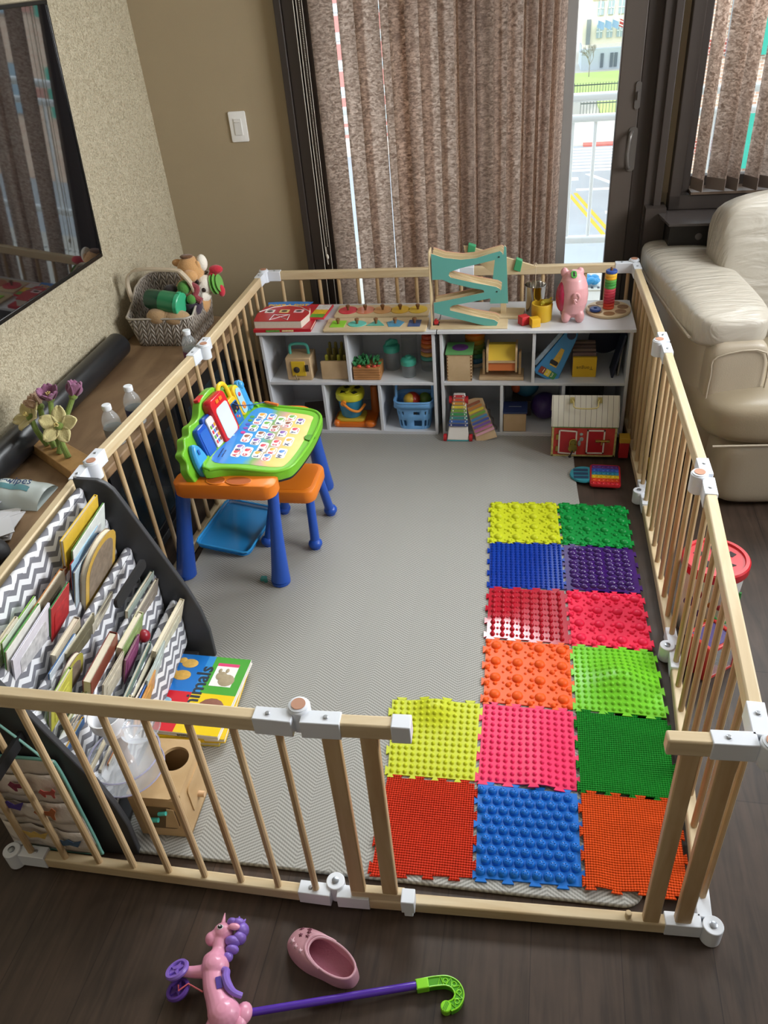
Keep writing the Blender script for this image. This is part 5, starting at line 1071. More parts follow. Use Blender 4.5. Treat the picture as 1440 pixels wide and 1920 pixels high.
T = thing('wooden_cup', (1.243, 2.195, z0), 'mustard yellow wooden cup in front of the steel cup', 'cup')
obj('cup_body', M().lathe([(.001, 0), (.038, 0), (.040, .003), (.043, .066), (.041, .071), (.036, .071), (.034, .062), (.030, .01), (.001, .01)], (1.243, 2.195, z0), n=36, cap=False), mat('cfa92a', .45), T, world=True)
obj('toy_giraffe', M().ball((1.262, 2.195, .582), (.02, .011, .010), X=None).ball((1.246, 2.19, .578), (.010, .008, .008)).tube([(1.268, 2.197, .586), (1.281, 2.20, .596)], .004, n=6).tube([(1.25, 2.188, .576), (1.238, 2.184, .571)], .004, n=6).tube([(1.272, 2.192, .580), (1.284, 2.19, .584)], .004, n=6), mat('c9b93a', .5, var=.3, vs=120), label='little yellow spotted animal toy lying in the mustard cup', cat='toy animal')
obj('wooden_cube', M().rbox((0, 0, .0175), (.036, .036, .035), .002, X=TR(1.172, 2.150, z0, 0, 0, .55), edge=.0015), mat('c22a30', .4), label='red wooden cube beside the yellow cube on the shelf top', cat='block')
obj('wooden_cube', M().rbox((0, 0, .0175), (.036, .036, .035), .002, X=TR(1.216, 2.128, z0, 0, 0, .35), edge=.0015), mat('e0b02a', .4), label='yellow wooden cube beside the red cube on the shelf top', cat='block')
# pig bank
T = thing('piggy_bank', (1.36, 2.19, z0), 'pink pig money bank seen from behind with green coin slot, on the right shelf unit', 'piggy bank')
PK = mat('d9a0a2', .3, var=.03)
b = M(); b.lathe([(.01, .012), (.03, .018), (.048, .04), (.058, .075), (.060, .105), (.056, .14), (.045, .172), (.028, .193), (.01, .202)], (1.362, 2.195, z0), n=32)
for x in (1.338, 1.392): b.ball((x, 2.165, z0+.024), (.019, .018, .028))
b.ball((1.335, 2.225, z0+.024), (.019, .018, .026)).ball((1.39, 2.225, z0+.024), (.019, .018, .026))
for x in (1.325, 1.385): b.ball((x, 2.205, z0+.19), (.016, .010, .020))
o = obj('pig_body', b, PK, T, world=True, sharp=80); rm = o.modifiers.new('remesh', 'REMESH'); rm.mode = 'VOXEL'; rm.voxel_size = .0025; rm.use_smooth_shade = True; sm2 = o.modifiers.new('s', 'SMOOTH'); sm2.iterations = 6
obj('coin_slot', M().rbox((0, 0, 0), (.022, .034, .010), .010, X=TR(1.360, 2.172, z0+.190, R(35), 0, .1)), mat('4f9a44', .3), T, world=True, bev=.001, label='green coin slot'); obj('slot_opening', M().rbox((0, 0, .0052), (.006, .022, .002), .003, X=TR(1.360, 2.172, z0+.190, R(35), 0, .1)), BKM, T, world=True)
obj('side_window', M().ball((1.322, 2.182, z0+.10), (.028, .036, .062)), mat('b02a4c', .12, var=.15), T, world=True, label='magenta side panel')
obj('curly_tail', M().tube([(1.366, 2.138, z0+.118), (1.378, 2.132, z0+.125), (1.384, 2.130, z0+.113), (1.376, 2.128, z0+.100), (1.366, 2.128, z0+.106), (1.370, 2.126, z0+.090)], .006, sm=5).ball((1.372, 2.136, z0+.112), (.018, .01, .02)), PK, T, world=True)
# ring counting tray
T = thing('ring_tray', (1.515, 2.275, z0), 'round wooden counting tray with ring wells on the right end of the shelf', 'tray')
ct = (1.512, 2.278)
obj('disc', M().lathe([(.001, 0), (.088, 0), (.090, .002), (.090, .010), (.088, .012), (.001, .012)], (*ct, z0), n=56, cap=False), lbw, T, world=True)
for k in range(7):
    a = k*2*PI/7+.2; c = (ct[0]+.060*math.cos(a), ct[1]+.060*math.sin(a), z0+.0121)
    obj('well', M().lathe([(.0205, 0), (.0225, .0008), (.0225, .0), (.0205, -.0002)], c, n=28, cap=False).lathe([(.001, -.0006), (.0205, -.0003)], (c[0], c[1], c[2]+.0008), n=28, cap=False), wood('9a7650', '80603c', (20, 20, 20), .5), T, world=True)
obj('centre_peg', M().cyl((*ct, z0+.012), (*ct, z0+.178), .005, n=14).ball((*ct, z0+.178), .0062), KN, T, world=True)
RC = ['e0563a', 'd94432', 'c42f3a', 'b82a3f', 'c4354a', 'cc3f50', 'd04a5a', '4fa04a', '43943f', '5aa64a', 'e3ae2c', 'e8b93a', '2f4f9a']
NMS = ['orange red ring at the very bottom of the ring stack', 'scarlet ring, second from the bottom of the ring stack', 'crimson ring, third from the bottom of the ring stack', 'dark crimson ring, fourth from the bottom of the ring stack', 'deep red ring, fifth from the bottom of the ring stack', 'red ring, sixth from the bottom of the ring stack', 'rosy red ring just below the green rings', 'lowest green ring on the ring stack', 'middle green ring on the ring stack', 'topmost green ring on the ring stack', 'lower yellow ring on the ring stack', 'upper yellow ring on the ring stack', 'navy blue ring topping the ring stack']
def ring(c, col, lb, r=.0225): return obj('stacking_ring', M().lathe([(.0075, 0), (r-.002, 0), (r, .002), (r, .0095), (r-.002, .0115), (.0075, .0115), (.0075, 0)], c, n=30, cap=False), mat(col, .4), label=lb, cat='ring', group='wooden rings of the counting tray')
for k, c in enumerate(RC): ring((*ct, z0+.0125+k*.0122), c, NMS[k])
ring((1.458, 2.248, z0+.0135), '25407f', 'single navy blue ring lying on the tray beside the stack')
# ================================================================ ON THE SHELVES
zs, zb = .2685, .0285
bw = wood('cbb08a', 'b79b73', (12, 12, 12), .5)
T = thing('lock_box', (.205, 2.16, zs), 'small wooden lock box with teal handle and yellow door, upper left compartment', 'toy box')
obj('box_body', M().b2((.150, 2.115, zs), (.262, 2.215, zs+.105)), bw, T, world=True, bev=.003)
dr = obj('door', M().b2((.175, 2.111, zs+.022), (.237, 2.115, zs+.090)), mat('d9b52a', .4), T, world=True, bev=.001)
def sub(n, mb, m, par, **k):
    o = obj(n, mb, m, par, **k); o.matrix_parent_inverse = Matrix(); return o
sub('knob', M().lathe([(.014, 0), (.014, .003), (.006, .008)], X=TR(.198, 2.111, zs+.052, PI/2)), mat('4a4642', .3, metal=.6), dr)
obj('lock_hasp', M().b2((.238, 2.108, zs+.045), (.252, 2.112, zs+.075)).tube([(.245, 2.108, zs+.07), (.25, 2.10, zs+.06), (.243, 2.104, zs+.05)], .002, n=6), mat('4a4642', .3, metal=.6), T, world=True); obj('hook', M().tube([(.190, 2.108, zs+.03), (.195, 2.104, zs+.012), (.200, 2.106, zs+.005), (.203, 2.108, zs+.012)], .0025, n=6, sm=3), mat('6a5a3c', .3, metal=.6), T, world=True)
obj('handle', M().tube([(.162, 2.165, zs+.105), (.165, 2.165, zs+.140), (.185, 2.165, zs+.150), (.222, 2.165, zs+.150), (.242, 2.165, zs+.140), (.245, 2.165, zs+.105)], .0065, sm=4, n=10), mat('4fb0a0', .35), T, world=True)
T = thing('peg_box', (.365, 2.16, zs), 'plain wooden peg board with yellow pegs behind it, upper left compartment', 'toy box')
obj('board', M().rbox((.363, 2.128, zs+.043), (.118, .012, .086), .006, ax='y', edge=.002, X=None), bw, T, world=True); obj('tray', M().b2((.31, 2.134, zs), (.42, 2.26, zs+.03)), bw, T, world=True, bev=.002)
for k, (x, y) in enumerate([(x, y) for y in (2.16, 2.20, 2.24) for x in (.325, .352, .379, .406)]): obj('peg', M().cyl((x, y, zs+.03), (x, y, zs+.095+.012*(k//4)), .007, n=12).ball((x, y, zs+.095+.012*(k//4)), .007, u=12, v=6), mat('c4c84a' if k in (0, 2) else '8a8040', .4), T, world=True)
T = thing('carrot_garden_toy', (.505, 2.165, zs), 'slatted wooden planter toy with red radishes and felt leaves on the shelf', 'wooden toy')
mm, mt_, mp2 = newmat('slatted_wood'); mp2.inputs['Base Color'].default_value = lin('a8713f'); mp2.inputs['Roughness'].default_value = .5
bb = M()
for k in range(5): bb.rbox((.507, 2.165, zs+.006+k*.0115), (.120, .098, .0105), .006, edge=.001)
obj('slatted_planter', bb, wood('b5804c', '98683a', (14, 14, 40), .5), T, world=True); rr = random.Random(4)
lf = M()
for k in range(46):
    x, y = rr.uniform(.455, .555), rr.uniform(2.13, 2.205); a = rr.uniform(0, 2*PI); t_ = rr.uniform(.3, 1.0); L_ = rr.uniform(.025, .042)
    d_ = Vector((math.cos(a)*t_, math.sin(a)*t_, 1)).normalized(); s_ = d_.orthogonal().normalized()*.008; p = Vector((x, y, zs+.056))
    lf._f(lf._v([p, p+d_*L_*.5+s_, p+d_*L_, p+d_*L_*.5-s_]))
tag(obj('leaves', lf, mat('2f7a44', .8), T, world=True, solid=.0012), kind='stuff')
for x, y in ((.475, 2.125), (.515, 2.124), (.540, 2.13), (.555, 2.14)): obj('radish', M().ball((x, y, zs+.060), (.010, .009, .009)), mat('b8402c', .4), T, world=True)
GJ = mat('9fa8ab', .08, alpha=.35, var=0); TL = mat('43a892', .35)
T = thing('lidded_jar', (.602, 2.24, zs), 'clear jar with tall teal handled lid behind the planter toy', 'jar')
obj('jar_body', M().lathe([(.032, 0), (.034, .004), (.034, .085)], (.602, 2.24, zs), n=28), GJ, T, world=True)
l_ = obj('lid', M().lathe([(.036, .083), (.037, .105), (.030, .112)], (.602, 2.24, zs), n=28), TL, T, world=True); sub('lid_handle', M().prism([(-.03, .112), (.03, .112), (.028, .128), (.0, .138), (-.022, .13)], -.008, .008, 'xz', X=TR(.602, 2.24, zs, 0, 0, .5)), TL, l_, bev=.002)
T = thing('lidded_jar', (.686, 2.165, zs), 'short clear jar with a domed teal lid near the front of the shelf', 'jar')
obj('jar_body', M().lathe([(.029, 0), (.031, .004), (.031, .060)], (.686, 2.165, zs), n=28), GJ, T, world=True); obj('lid', M().lathe([(.034, .056), (.035, .074), (.028, .082), (.014, .085), (.012, .092)], (.686, 2.165, zs), n=28), TL, T, world=True)
obj('clear_canister', M().lathe([(.034, 0), (.036, .004), (.036, .135), (.034, .135)], (.675, 2.28, zs), n=28, cap=False), mat('8c9496', .08, alpha=.28, var=0), label='tall clear empty canister behind the short teal-lidded jar', cat='jar')
T = thing('stacking_cups', (.765, 2.235, zs), 'stack of warm coloured cups on a clear jar at the right of the left unit', 'stacking toy')
obj('jar_body', M().lathe([(.033, 0), (.035, .004), (.035, .045)], (.765, 2.235, zs), n=28), GJ, T, world=True)
for k, (r_, c) in enumerate(((.036, '56a596'), (.034, 'c89a4a'), (.033, '9a6a6a'), (.032, 'c8742e'), (.030, 'c45a2a'), (.027, 'b84428'), (.022, 'a83a2a'), (.017, 'a8302c'))): obj('cup', M().lathe([(r_*.8, 0), (r_, .006), (r_, .014), (r_*.85, .019)], (.765, 2.235, zs+.045+k*.019), n=26), mat(c, .3), T, world=True)
obj('flat_book', M().b2((-.06, -.07, 0), (.06, .07, .018), X=TR(.215, 2.27, zb, 0, 0, .2)), mat('5a4a44', .5, var=.6, vs=12), label='dark flat book lying in the lower left compartment', cat='book', bev=.001)
obj('navy_box', M().b2((.26, 2.25, zb), (.295, 2.36, zb+.045)), mat('28324f', .5), label='small navy box beside the flat book in the lower left compartment', cat='box', bev=.002)
T = thing('toy_tray', (.425, 2.18, zb), 'orange and yellow plastic toy tray under the bucket in the lower shelf', 'toy tray')
obj('tray_base', M().rbox((.425, 2.185, zb+.012), (.195, .13, .024), .03, edge=.005).ball((.500, 2.128, zb+.018), (.028, .022, .017)).ball((.345, 2.13, zb+.018), (.015, .018, .017)), mat('d9701e', .3), T, world=True); obj('tray_top', M().rbox((.408, 2.175, zb+.031), (.130, .09, .015), .02, edge=.003), mat('d8b93a', .35), T, world=True); obj('tray_tower', M().cyl((.505, 2.24, zb+.02), (.505, 2.24, zb+.15), .02, .015), mat('c46a2a', .4), T, world=True)
T = thing('shape_sorter_bucket', (.410, 2.185, zb+.04), 'blue toy bucket with yellow shape-hole lid and orange handle', 'toy bucket')
cbk = (.408, 2.18, zb+.0395)
obj('bucket', M().lathe([(.044, 0), (.048, .006), (.058, .085)], cbk, n=30), mat('2e86a8', .35), T, world=True)
obj('lid', M().rbox((cbk[0], cbk[1], cbk[2]+.103), (.128, .118, .036), .05, edge=.008).cyl((cbk[0]-.005, cbk[1]-.04, cbk[2]+.128), (cbk[0]+.02, cbk[1]+.05, cbk[2]+.128), .006), mat('d3cf34', .3), T, world=True)
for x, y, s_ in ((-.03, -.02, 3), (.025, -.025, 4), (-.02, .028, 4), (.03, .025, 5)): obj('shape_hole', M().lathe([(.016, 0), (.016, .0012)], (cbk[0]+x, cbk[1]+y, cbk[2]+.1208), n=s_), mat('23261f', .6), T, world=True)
obj('carry_handle', M().tube([(cbk[0]-.02, cbk[1]-.066, cbk[2]+.085), (cbk[0]+.01, cbk[1]-.072, cbk[2]+.06), (cbk[0]+.045, cbk[1]-.06, cbk[2]+.045), (cbk[0]+.068, cbk[1]-.02, cbk[2]+.06)], .006, sm=4).cyl((cbk[0]-.02, cbk[1]-.070, cbk[2]+.086), (cbk[0]-.02, cbk[1]-.058, cbk[2]+.086), .012), mat('d9822a', .35), T, world=True)
T = thing('toy_basket', (.70, 2.16, zb), 'light blue plastic toy basket with holes, holding a ball, lower shelf', 'basket')
BB = mat('6fa8dc', .35, var=.02)
def bkt(u, v, off=0):
    a = u*2*PI; c, s_ = math.cos(a), math.sin(a); k = .80+.20*v; e = .45
    return (.703+(.084-off)*k*math.copysign(abs(c)**e, c), 2.165+(.062-off)*k*math.copysign(abs(s_)**e, s_), zb+.001+.135*v)
bm_ = M(); nu, nv = 64, 9
V = [bm_._v([bkt(i/nu, j/nv) for i in range(nu)]) for j in range(nv+1)]
for j in range(nv):
    for i in range(nu):
        if j in (1, 2) and i % 4 in (0, 1) or (j == 5 and i % 4 == 0): continue
        bm_._f([V[j][i], V[j][(i+1) % nu], V[j+1][(i+1) % nu], V[j+1][i]])
bm_._f(V[0][::-1])
obj('basket_wall', bm_, BB, T, world=True, solid=.003, sharp=60)
obj('rim', M().grid(lambda u, v: (lambda p: (.703+(p[0]-.703)*(1.05+.03*(1-v)), 2.165+(p[1]-2.165)*(1.05+.03*(1-v)), p[2]-.028*(1-v)))(bkt(u, 1.0)), 64, 2).tube([bkt(k/64, 1.0, -.003) for k in range(64)], .004, n=6, closed=True), BB, T, world=True, solid=.002)
obj('handle', M().tube([(.622, 2.16, zb+.135), (.624, 2.175, zb+.19), (.645, 2.185, zb+.208), (.76, 2.185, zb+.208), (.782, 2.175, zb+.19), (.784, 2.16, zb+.135)], .006, sm=5), BB, T, world=True)
T = thing('ball', (.695, 2.15, zb+.04), 'red and yellow ball lying in the light blue toy basket', 'ball')
obj('ball_body', M().ball((.692, 2.17, zb+.118), .036), mat('b8321f', .35), T, world=True); obj('yellow_panel', M().ball((.682, 2.158, zb+.126), (.028, .028, .028)), mat('d9b03a', .4), T, world=True)
obj('ball', M().ball((.745, 2.19, zb+.112), .030), mat('5f7a2c', .4), label='olive green ball at the back of the light blue toy basket', cat='ball')
# right unit, upper
T = thing('object_permanence_box', (.908, 2.16, zs), 'tall wooden box with green top and round purple hole, upper right unit', 'toy box')
obj('box_body', M().b2((.858, 2.108, zs), (.962, 2.208, zs+.122)), bw, T, world=True, bev=.002)
tp = obj('top_board', M().b2((.853, 2.103, zs+.122), (.967, 2.213, zs+.132)), mat('5f9a5c', .45), T, world=True, bev=.001); sub('round_hole', M().lathe([(.033, 0), (.034, .0008), (.030, .0012)], (.912, 2.158, zs+.132), n=30), mat('5a2f6c', .6, var=.4, vs=60), tp)
for k in range(8): obj('finger_joint', M().b2((.857, 2.1068, zs+.006+k*.0145), (.863, 2.109, zs+.013+k*.0145)).b2((.957, 2.1068, zs+.006+k*.0145), (.963, 2.109, zs+.013+k*.0145)), KN, T, world=True)
T = thing('ring_stacker', (.965, 2.29, zs), 'rainbow ring stacker half hidden behind the green-topped box', 'stacking toy')
obj('base', M().lathe([(.045, 0), (.048, .006), (.044, .018)], (.965, 2.28, zs), n=28), mat('b5ac9c', .4), T, world=True)
for k, (r_, c) in enumerate(((.046, '2f6f9a'), (.045, '3f8a6a'), (.044, '5a8a3a'), (.043, '7f8a3a'), (.043, 'b08a2a'), (.044, 'cf7a1e'), (.043, 'd0641c'), (.036, 'b83a24'))): obj('ring', M().tube([(.965+r_*.62*math.cos(q*PI/10), 2.28+r_*.62*math.sin(q*PI/10), zs+.03+k*.021) for q in range(20)], r_*.40, n=10, closed=True), mat(c, .25), T, world=True)
T = thing('spinning_drum', (1.085, 2.16, zs), 'wooden spinning drum toy with yellow and orange panels on a stand', 'wooden toy')
obj('stand_base', M().b2((.992, 2.115, zs), (1.178, 2.21, zs+.014)), bw, T, world=True, bev=.002)
for x in (1.006, 1.156): obj('stand_post', M().rbox((x+.005, 2.16, zs+.065), (.010, .04, .105), .010, ax='x'), bw, T, world=True)
dr = obj('drum_panel', M().prism([(2.115, zs+.045), (2.120, zs+.085), (2.205, zs+.085), (2.205, zs+.045)], 1.03, 1.142, 'yz'), mat('c8703a', .45), T, world=True, bev=.001); obj('drum_panel', M().prism([(2.119, zs+.089), (2.165, zs+.142), (2.205, zs+.135), (2.205, zs+.089)], 1.03, 1.142, 'yz'), mat('d8b83a', .45), T, world=True, bev=.001)
obj('drum_rail', M().b2((1.03, 2.112, zs+.082), (1.142, 2.122, zs+.090)), bw, T, world=True)
for x in (1.023, 1.142): obj('drum_side', M().rbox((x+.004, 2.16, zs+.092), (.008, .10, .112), .012, ax='x'), bw, T, world=True)
T = thing('toy_guitar', (1.27, 2.2, zs), 'long blue toy with giraffe and numbers 1 2 3 leaning in the shelf', 'toy')
XG = Matrix.Translation((1.262, 2.135, zs+.004)) @ Matrix.Rotation(R(31), 4, 'Y') @ Matrix.Rotation(R(-14), 4, 'X')
obj('body', M().prism([(-.055, .01), (-.04, .0), (.04, .0), (.055, .02), (.030, .20), (.022, .225), (-.018, .225), (-.026, .20)], -.006, .012, 'xz', X=XG), mat('3f8cc4', .35), T, world=True, bev=.003)
obj('giraffe_print', M().prism([(-.012, .06), (.020, .06), (.018, .10), (.010, .14), (-.006, .14), (-.008, .10)], -.0075, -.0062, 'xz', X=XG), mat('d8b04a', .4, var=.3, vs=100), T, world=True); obj('black_face', M().rbox((0, -.0085, .075), (.034, .002, .018), .006, X=XG, ax='y'), mat('22262c', .4), T, world=True)
for k, c in enumerate(('8a3a2f', 'd8c23a', '3f8a4f')): nb_ = obj('number_block', M().rbox((-.026+k*.026, -.0080, .026), (.024, .003, .028), .003, X=XG, ax='y'), mat(c, .4), T, world=True)
text('lettering', '1 2 3', .026, XG @ TR(0, -.0098, .026, PI/2), mat('e8dcc0', .4), T, world=True)
obj('dark_head', M().lathe([(.018, 0), (.018, .01)], X=XG @ TR(0, -.006, .205, PI/2)), mat('1d2c4a', .4), T, world=True); obj('keyboard_strip', M().prism([(-.075, .03), (-.058, .03), (-.03, .19), (-.046, .19)], -.004, .008, 'xz', X=XG), mat('8fa4b4', .4, var=.6, vs=60), T, world=True)
T = thing('card_box', (1.425, 2.17, zs), 'yellow flash card box printed with the word Tongue upside down', 'card box')
obj('box', M().b2((1.378, 2.150, zs), (1.474, 2.164, zs+.088)), mat('d8b020', .45), T, world=True, bev=.001); text('lettering', 'Tongue', .022, TR(1.426, 2.1488, zs+.042, PI/2, PI, 0) , mat('7a6a1c', .5), T, world=True)
for k in range(4): obj('card_stack', M().b2((1.376, 2.168+k*.024, zs), (1.470, 2.188+k*.024, zs+.100+k*.006)), mat('8a7468' if k % 2 else '6f5c58', .6), T, world=True)
T = thing('disc_toy', (1.525, 2.24, zs), 'dark navy flat round toy and leaning boards at the right of the upper shelf', 'toy')
obj('round_disc', M().lathe([(.074, 0), (.074, .012)], X=TR(1.515, 2.29, zs+.12, PI/2+.15, 0, .2), n=36), mat('1c2232', .5), T, world=True); obj('leaning_panel', M().b2((0, -.05, 0), (.008, .05, .19), X=TR(1.535, 2.19, zs+.002, 0, R(12), 0)), mat('20283a', .5), T, world=True); obj('leaning_panel', M().b2((0, -.05, 0), (.006, .05, .17), X=TR(1.56, 2.21, zs+.002, 0, R(4), 0)), mat('8a857c', .6), T, world=True)
# right unit, lower
RB = ['b8262a', 'c8481f', 'c98a22', 'c9bb2a', '6f9a2a', '2f8a4a', '2a7a78', '2456a0', '1d3474']
T = thing('xylophone', (.905, 2.09, .0125), 'white toy xylophone with rainbow bars and red wheels leaning on the shelf', 'xylophone')
XX = Matrix.Translation((.903, 2.045, .016)) @ Matrix.Rotation(R(64), 4, 'X') @ Matrix.Rotation(R(0), 4, 'Y')
obj('frame', M().prism([(-.048, 0), (.048, 0), (.028, .205), (-.022, .205)], -.012, .006, 'xy', X=XX), mat('e3e0da', .35), T, world=True, bev=.004); obj('teal_edge', M().b2((-.048, -.004, -.014), (.048, .006, .004), X=XX), mat('2f9aa0', .35), T, world=True)
for k in range(9):
    w_ = .046-.022*(8-k)/8*.9; y = .190-k*.0155
    bar = obj('bar', M().rbox((.002, y, .012), (w_*1.85, .011, .006), .004, X=XX), mat(RB[k], .25, metal=.2), T, world=True)
    for s_ in (-1, 1): sub('screw', M().lathe([(.003, 0), (.0025, .002)], X=XX @ TR(.002+s_*w_*.68, y, .015)), mat('e6e2da', .3), bar)
for x, y in ((-.056, .01), (.056, .01), (-.034, .175), (.034, .175)): obj('wheel', M().cyl((x-.007, y, -.006), (x+.007, y, -.006), .017, X=XX, n=24), mat('b8202a', .35), T, world=True)
T = thing('xylophone', (1.0, 2.1, .0125), 'tilted wooden xylophone with rainbow bars leaning beside the white one', 'xylophone')
XX = Matrix.Translation((1.032, 2.055, .022)) @ Matrix.Rotation(R(60), 4, 'X') @ Matrix.Rotation(R(24), 4, 'Z')
obj('frame', M().prism([(-.052, 0), (.040, -.012), (.046, .17), (.012, .185), (-.030, .19)], -.012, .0, 'xy', X=XX), bw, T, world=True, bev=.003)
for k, c in enumerate(('8a4a2a', 'b8742a', 'c9b82a', '5f9a3a', '3a78a8', '3a4fa0', '6f4a9a', 'b86a9a', 'd8a0b0')): obj('bar', M().rbox((.0, .162-k*.0165, .006), (.062+.003*k, .011, .005), .003, X=XX), mat(c, .3), T, world=True)
obj('spiral_mallet', M().tube([XX @ Vector((.05+.004*math.sin(k*1.3), .02+k*.008, .004+.004*math.cos(k*1.3))) for k in range(16)], .003, n=6), mat('2c2420', .5), T, world=True)
T = thing('coin_box', (1.145, 2.155, zb), 'wooden coin box with navy slotted top in the lower shelf', 'toy box')
obj('box_body', M().b2((1.097, 2.105, zb), (1.194, 2.20, zb+.088)), bw, T, world=True, bev=.002); tp = obj('top_board', M().b2((1.093, 2.101, zb+.088), (1.198, 2.204, zb+.096)), mat('27335c', .45), T, world=True, bev=.001); sub('slot', M().b2((1.118, 2.152, zb+.0962), (1.172, 2.156, zb+.0972)), mat('8a8f9c', .5), tp)
T = thing('world_ball', (1.195, 2.32, zb), 'multicoloured soft ball behind the navy-topped coin box', 'ball')
obj('ball_body', M().ball((1.190, 2.315, .155), .058, u=28, v=18), mat('2f6a88', .5, var=.5, vs=14), T, world=True); obj('orange_patch', M().ball((1.148, 2.292, .155), (.025, .035, .03)), mat('b8542a', .5), T, world=True); obj('yellow_patch', M().ball((1.205, 2.315, .192), (.036, .04, .025)), mat('a89a3a', .5), T, world=True)
obj('box_under_ball', M().b2((1.13, 2.25, zb), (1.215, 2.37, zb+.072)), mat('4a4440', .7), label='plain dark box under the multicoloured soft ball', cat='box')
obj('purple_ball', M().ball((1.272, 2.235, zb+.060), .0595, u=28, v=18), mat('3a2460', .45), label='dark purple ball in the lower shelf beside the toy barn', cat='ball')
T = thing('grey_toy', (1.45, 2.25, zb), 'dark grey toy with two upright bars deep in the lowest right compartment', 'toy')
obj('body', M().rbox((1.44, 2.27, zb+.10), (.13, .12, .19), .03, ax='y', edge=.01), mat('37352f', .6), T, world=True); obj('upright', M().cyl((1.385, 2.16, zb), (1.375, 2.18, zb+.2), .010), mat('2c2b28', .5), T, world=True); obj('upright', M().cyl((1.50, 2.16, zb), (1.505, 2.18, zb+.2), .010), mat('2c2b28', .5), T, world=True)
# ================================================================ TOY BARN
T = thing('toy_barn', (1.43, 1.99, 0), 'toy barn case with white plank roof, red doors, brass locks and gold handle', 'toy barn')
y0, y1 = 1.936, 2.062
RF = None
m_, t_, p_ = newmat('white_planks'); tc = nd(t_, 'ShaderNodeTexCoord'); s_ = nd(t_, 'ShaderNodeSeparateXYZ'); t_.links.new(tc.outputs['Object'], s_.inputs[0])
f_ = mth(t_, 'LESS_THAN', mth(t_, 'FRACT', mth(t_, 'MULTIPLY', mth(t_, 'ADD', s_.outputs[0], 3), 1/.0215)), .06); t_.links.new(mixc(t_, f_, lin('cfcbbd'), lin('55504a')), p_.inputs['Base Color']); p_.inputs['Roughness'].default_value = .5
gam = [(y0-.006, .158), (y0+.022, .214), (1.999, .262), (y1-.022, .214), (y1+.006, .158)]
side = [(y0, .013), (y0, .160), (y0+.026, .212), (1.999, .258), (y1-.026, .212), (y1, .160), (y1, .013)]
RED = mat('a81c24', .4, var=.06); 
obj('barn_body', M().prism(side, 1.302, 1.556, 'yz'), mat('b5342c', .5, var=.3, vs=30), T, world=True)
obj('roof', M().prism(gam+[(y, z-.004) for y, z in gam[::-1]], 1.296, 1.562, 'yz'), m_, T, world=True)
obj('floral_trim', M().b2((1.302, y0-.003, .148), (1.556, y0-.0005, .160)), mat('5f8a4a', .6, var=.9, vs=140), T, world=True)
obj('cream_border', M().b2((1.300, y0-.0025, .013), (1.308, y0-.0005, .150)).b2((1.550, y0-.0025, .013), (1.558, y0-.0005, .150)).b2((1.302, y0-.0025, .013), (1.556, y0-.0005, .020)), mat('b5a86a', .6, var=.7, vs=90), T, world=True)
def door(x0, x1, open_=0):
    X = TR(x0, y0-.002, 0, 0, 0, -open_); w_ = x1-x0
    d_ = obj('barn_door', M().b2((0, -.002, .028), (w_, 0, .140), X=X), RED, T, world=True)
    sub('door_frame', M().b2((0, -.0035, .028), (w_, -.002, .034), X=X).b2((0, -.0035, .134), (w_, -.002, .140), X=X).b2((0, -.0035, .028), (.006, -.002, .14), X=X).b2((w_-.006, -.0035, .028), (w_, -.002, .14), X=X), mat('d8cfc4', .5), d_)
door(1.328, 1.402, .12); door(1.440, 1.512)
BRS = mat('b59a4c', .3, metal=.9)
obj('padlock', M().lathe([(.018, 0), (.018, .008)], X=TR(1.386, y0-.014, .062, PI/2)).lathe([(.010, 0), (.010, .006)], X=TR(1.386, y0-.014, .088, PI/2)).tube([(1.374, y0-.018, .070), (1.374, y0-.018, .094), (1.386, y0-.018, .102), (1.398, y0-.018, .094), (1.398, y0-.018, .070)], .0028, n=6, sm=3), BRS, T, world=True)
obj('key', M().tube([(1.386, y0-.024, .052), (1.378, y0-.026, .030)], .003, n=6).ball((1.376, y0-.026, .026), (.006, .003, .007)), BKM, T, world=True)
obj('slide_bolt', M().cyl((1.476, y0-.008, .090), (1.530, y0-.008, .090), .003).b2((1.476, y0-.010, .084), (1.492, y0-.004, .096)).b2((1.500, y0-.010, .084), (1.512, y0-.004, .096)).b2((1.520, y0-.010, .084), (1.532, y0-.004, .096)).cyl((1.500, y0-.010, .088), (1.500, y0-.012, .074), .002), BRS, T, world=True)
for z in (.05, .105): obj('hinge', M().b2((1.318, y0-.005, z-.012), (1.334, y0-.001, z+.012)), BRS, T, world=True)
obj('rooster_print', M().ball((1.420, y0-.002, .095), (.008, .001, .010)).ball((1.418, y0-.002, .118), (.007, .001, .007)).ball((1.412, y0-.002, .075), (.006, .001, .014)), mat('9aa4a0', .5, var=.8, vs=120), T, world=True)
obj('carry_handle', M().tube([(1.372, 1.975, .258), (1.380, 1.955, .252), (1.388, 1.935, .238), (1.468, 1.935, .238), (1.476, 1.955, .252), (1.484, 1.975, .258)], .0028, n=8, sm=3).b2((1.366, 1.966, .244), (1.384, 1.982, .262)).b2((1.474, 1.966, .244), (1.492, 1.982, .262)), mat('c9b878', .35, metal=.4), T, world=True)
obj('toy_piece', M().b2((1.572, 1.925, .013), (1.610, 1.965, .085), m=0).b2((1.570, 1.922, .085), (1.612, 1.967, .108), m=1), [mat('a31f26', .4), mat('b8922c', .4)], label='red and yellow plastic block between the toy barn and the fence', cat='block', bev=.002)
obj('yellow_piece', M().b2((1.68, 1.80, 0), (1.72, 1.88, .05)), mat('c9a83a', .4), label='yellow plastic piece on the floor outside the playpen by the sofa', cat='block', bev=.004)
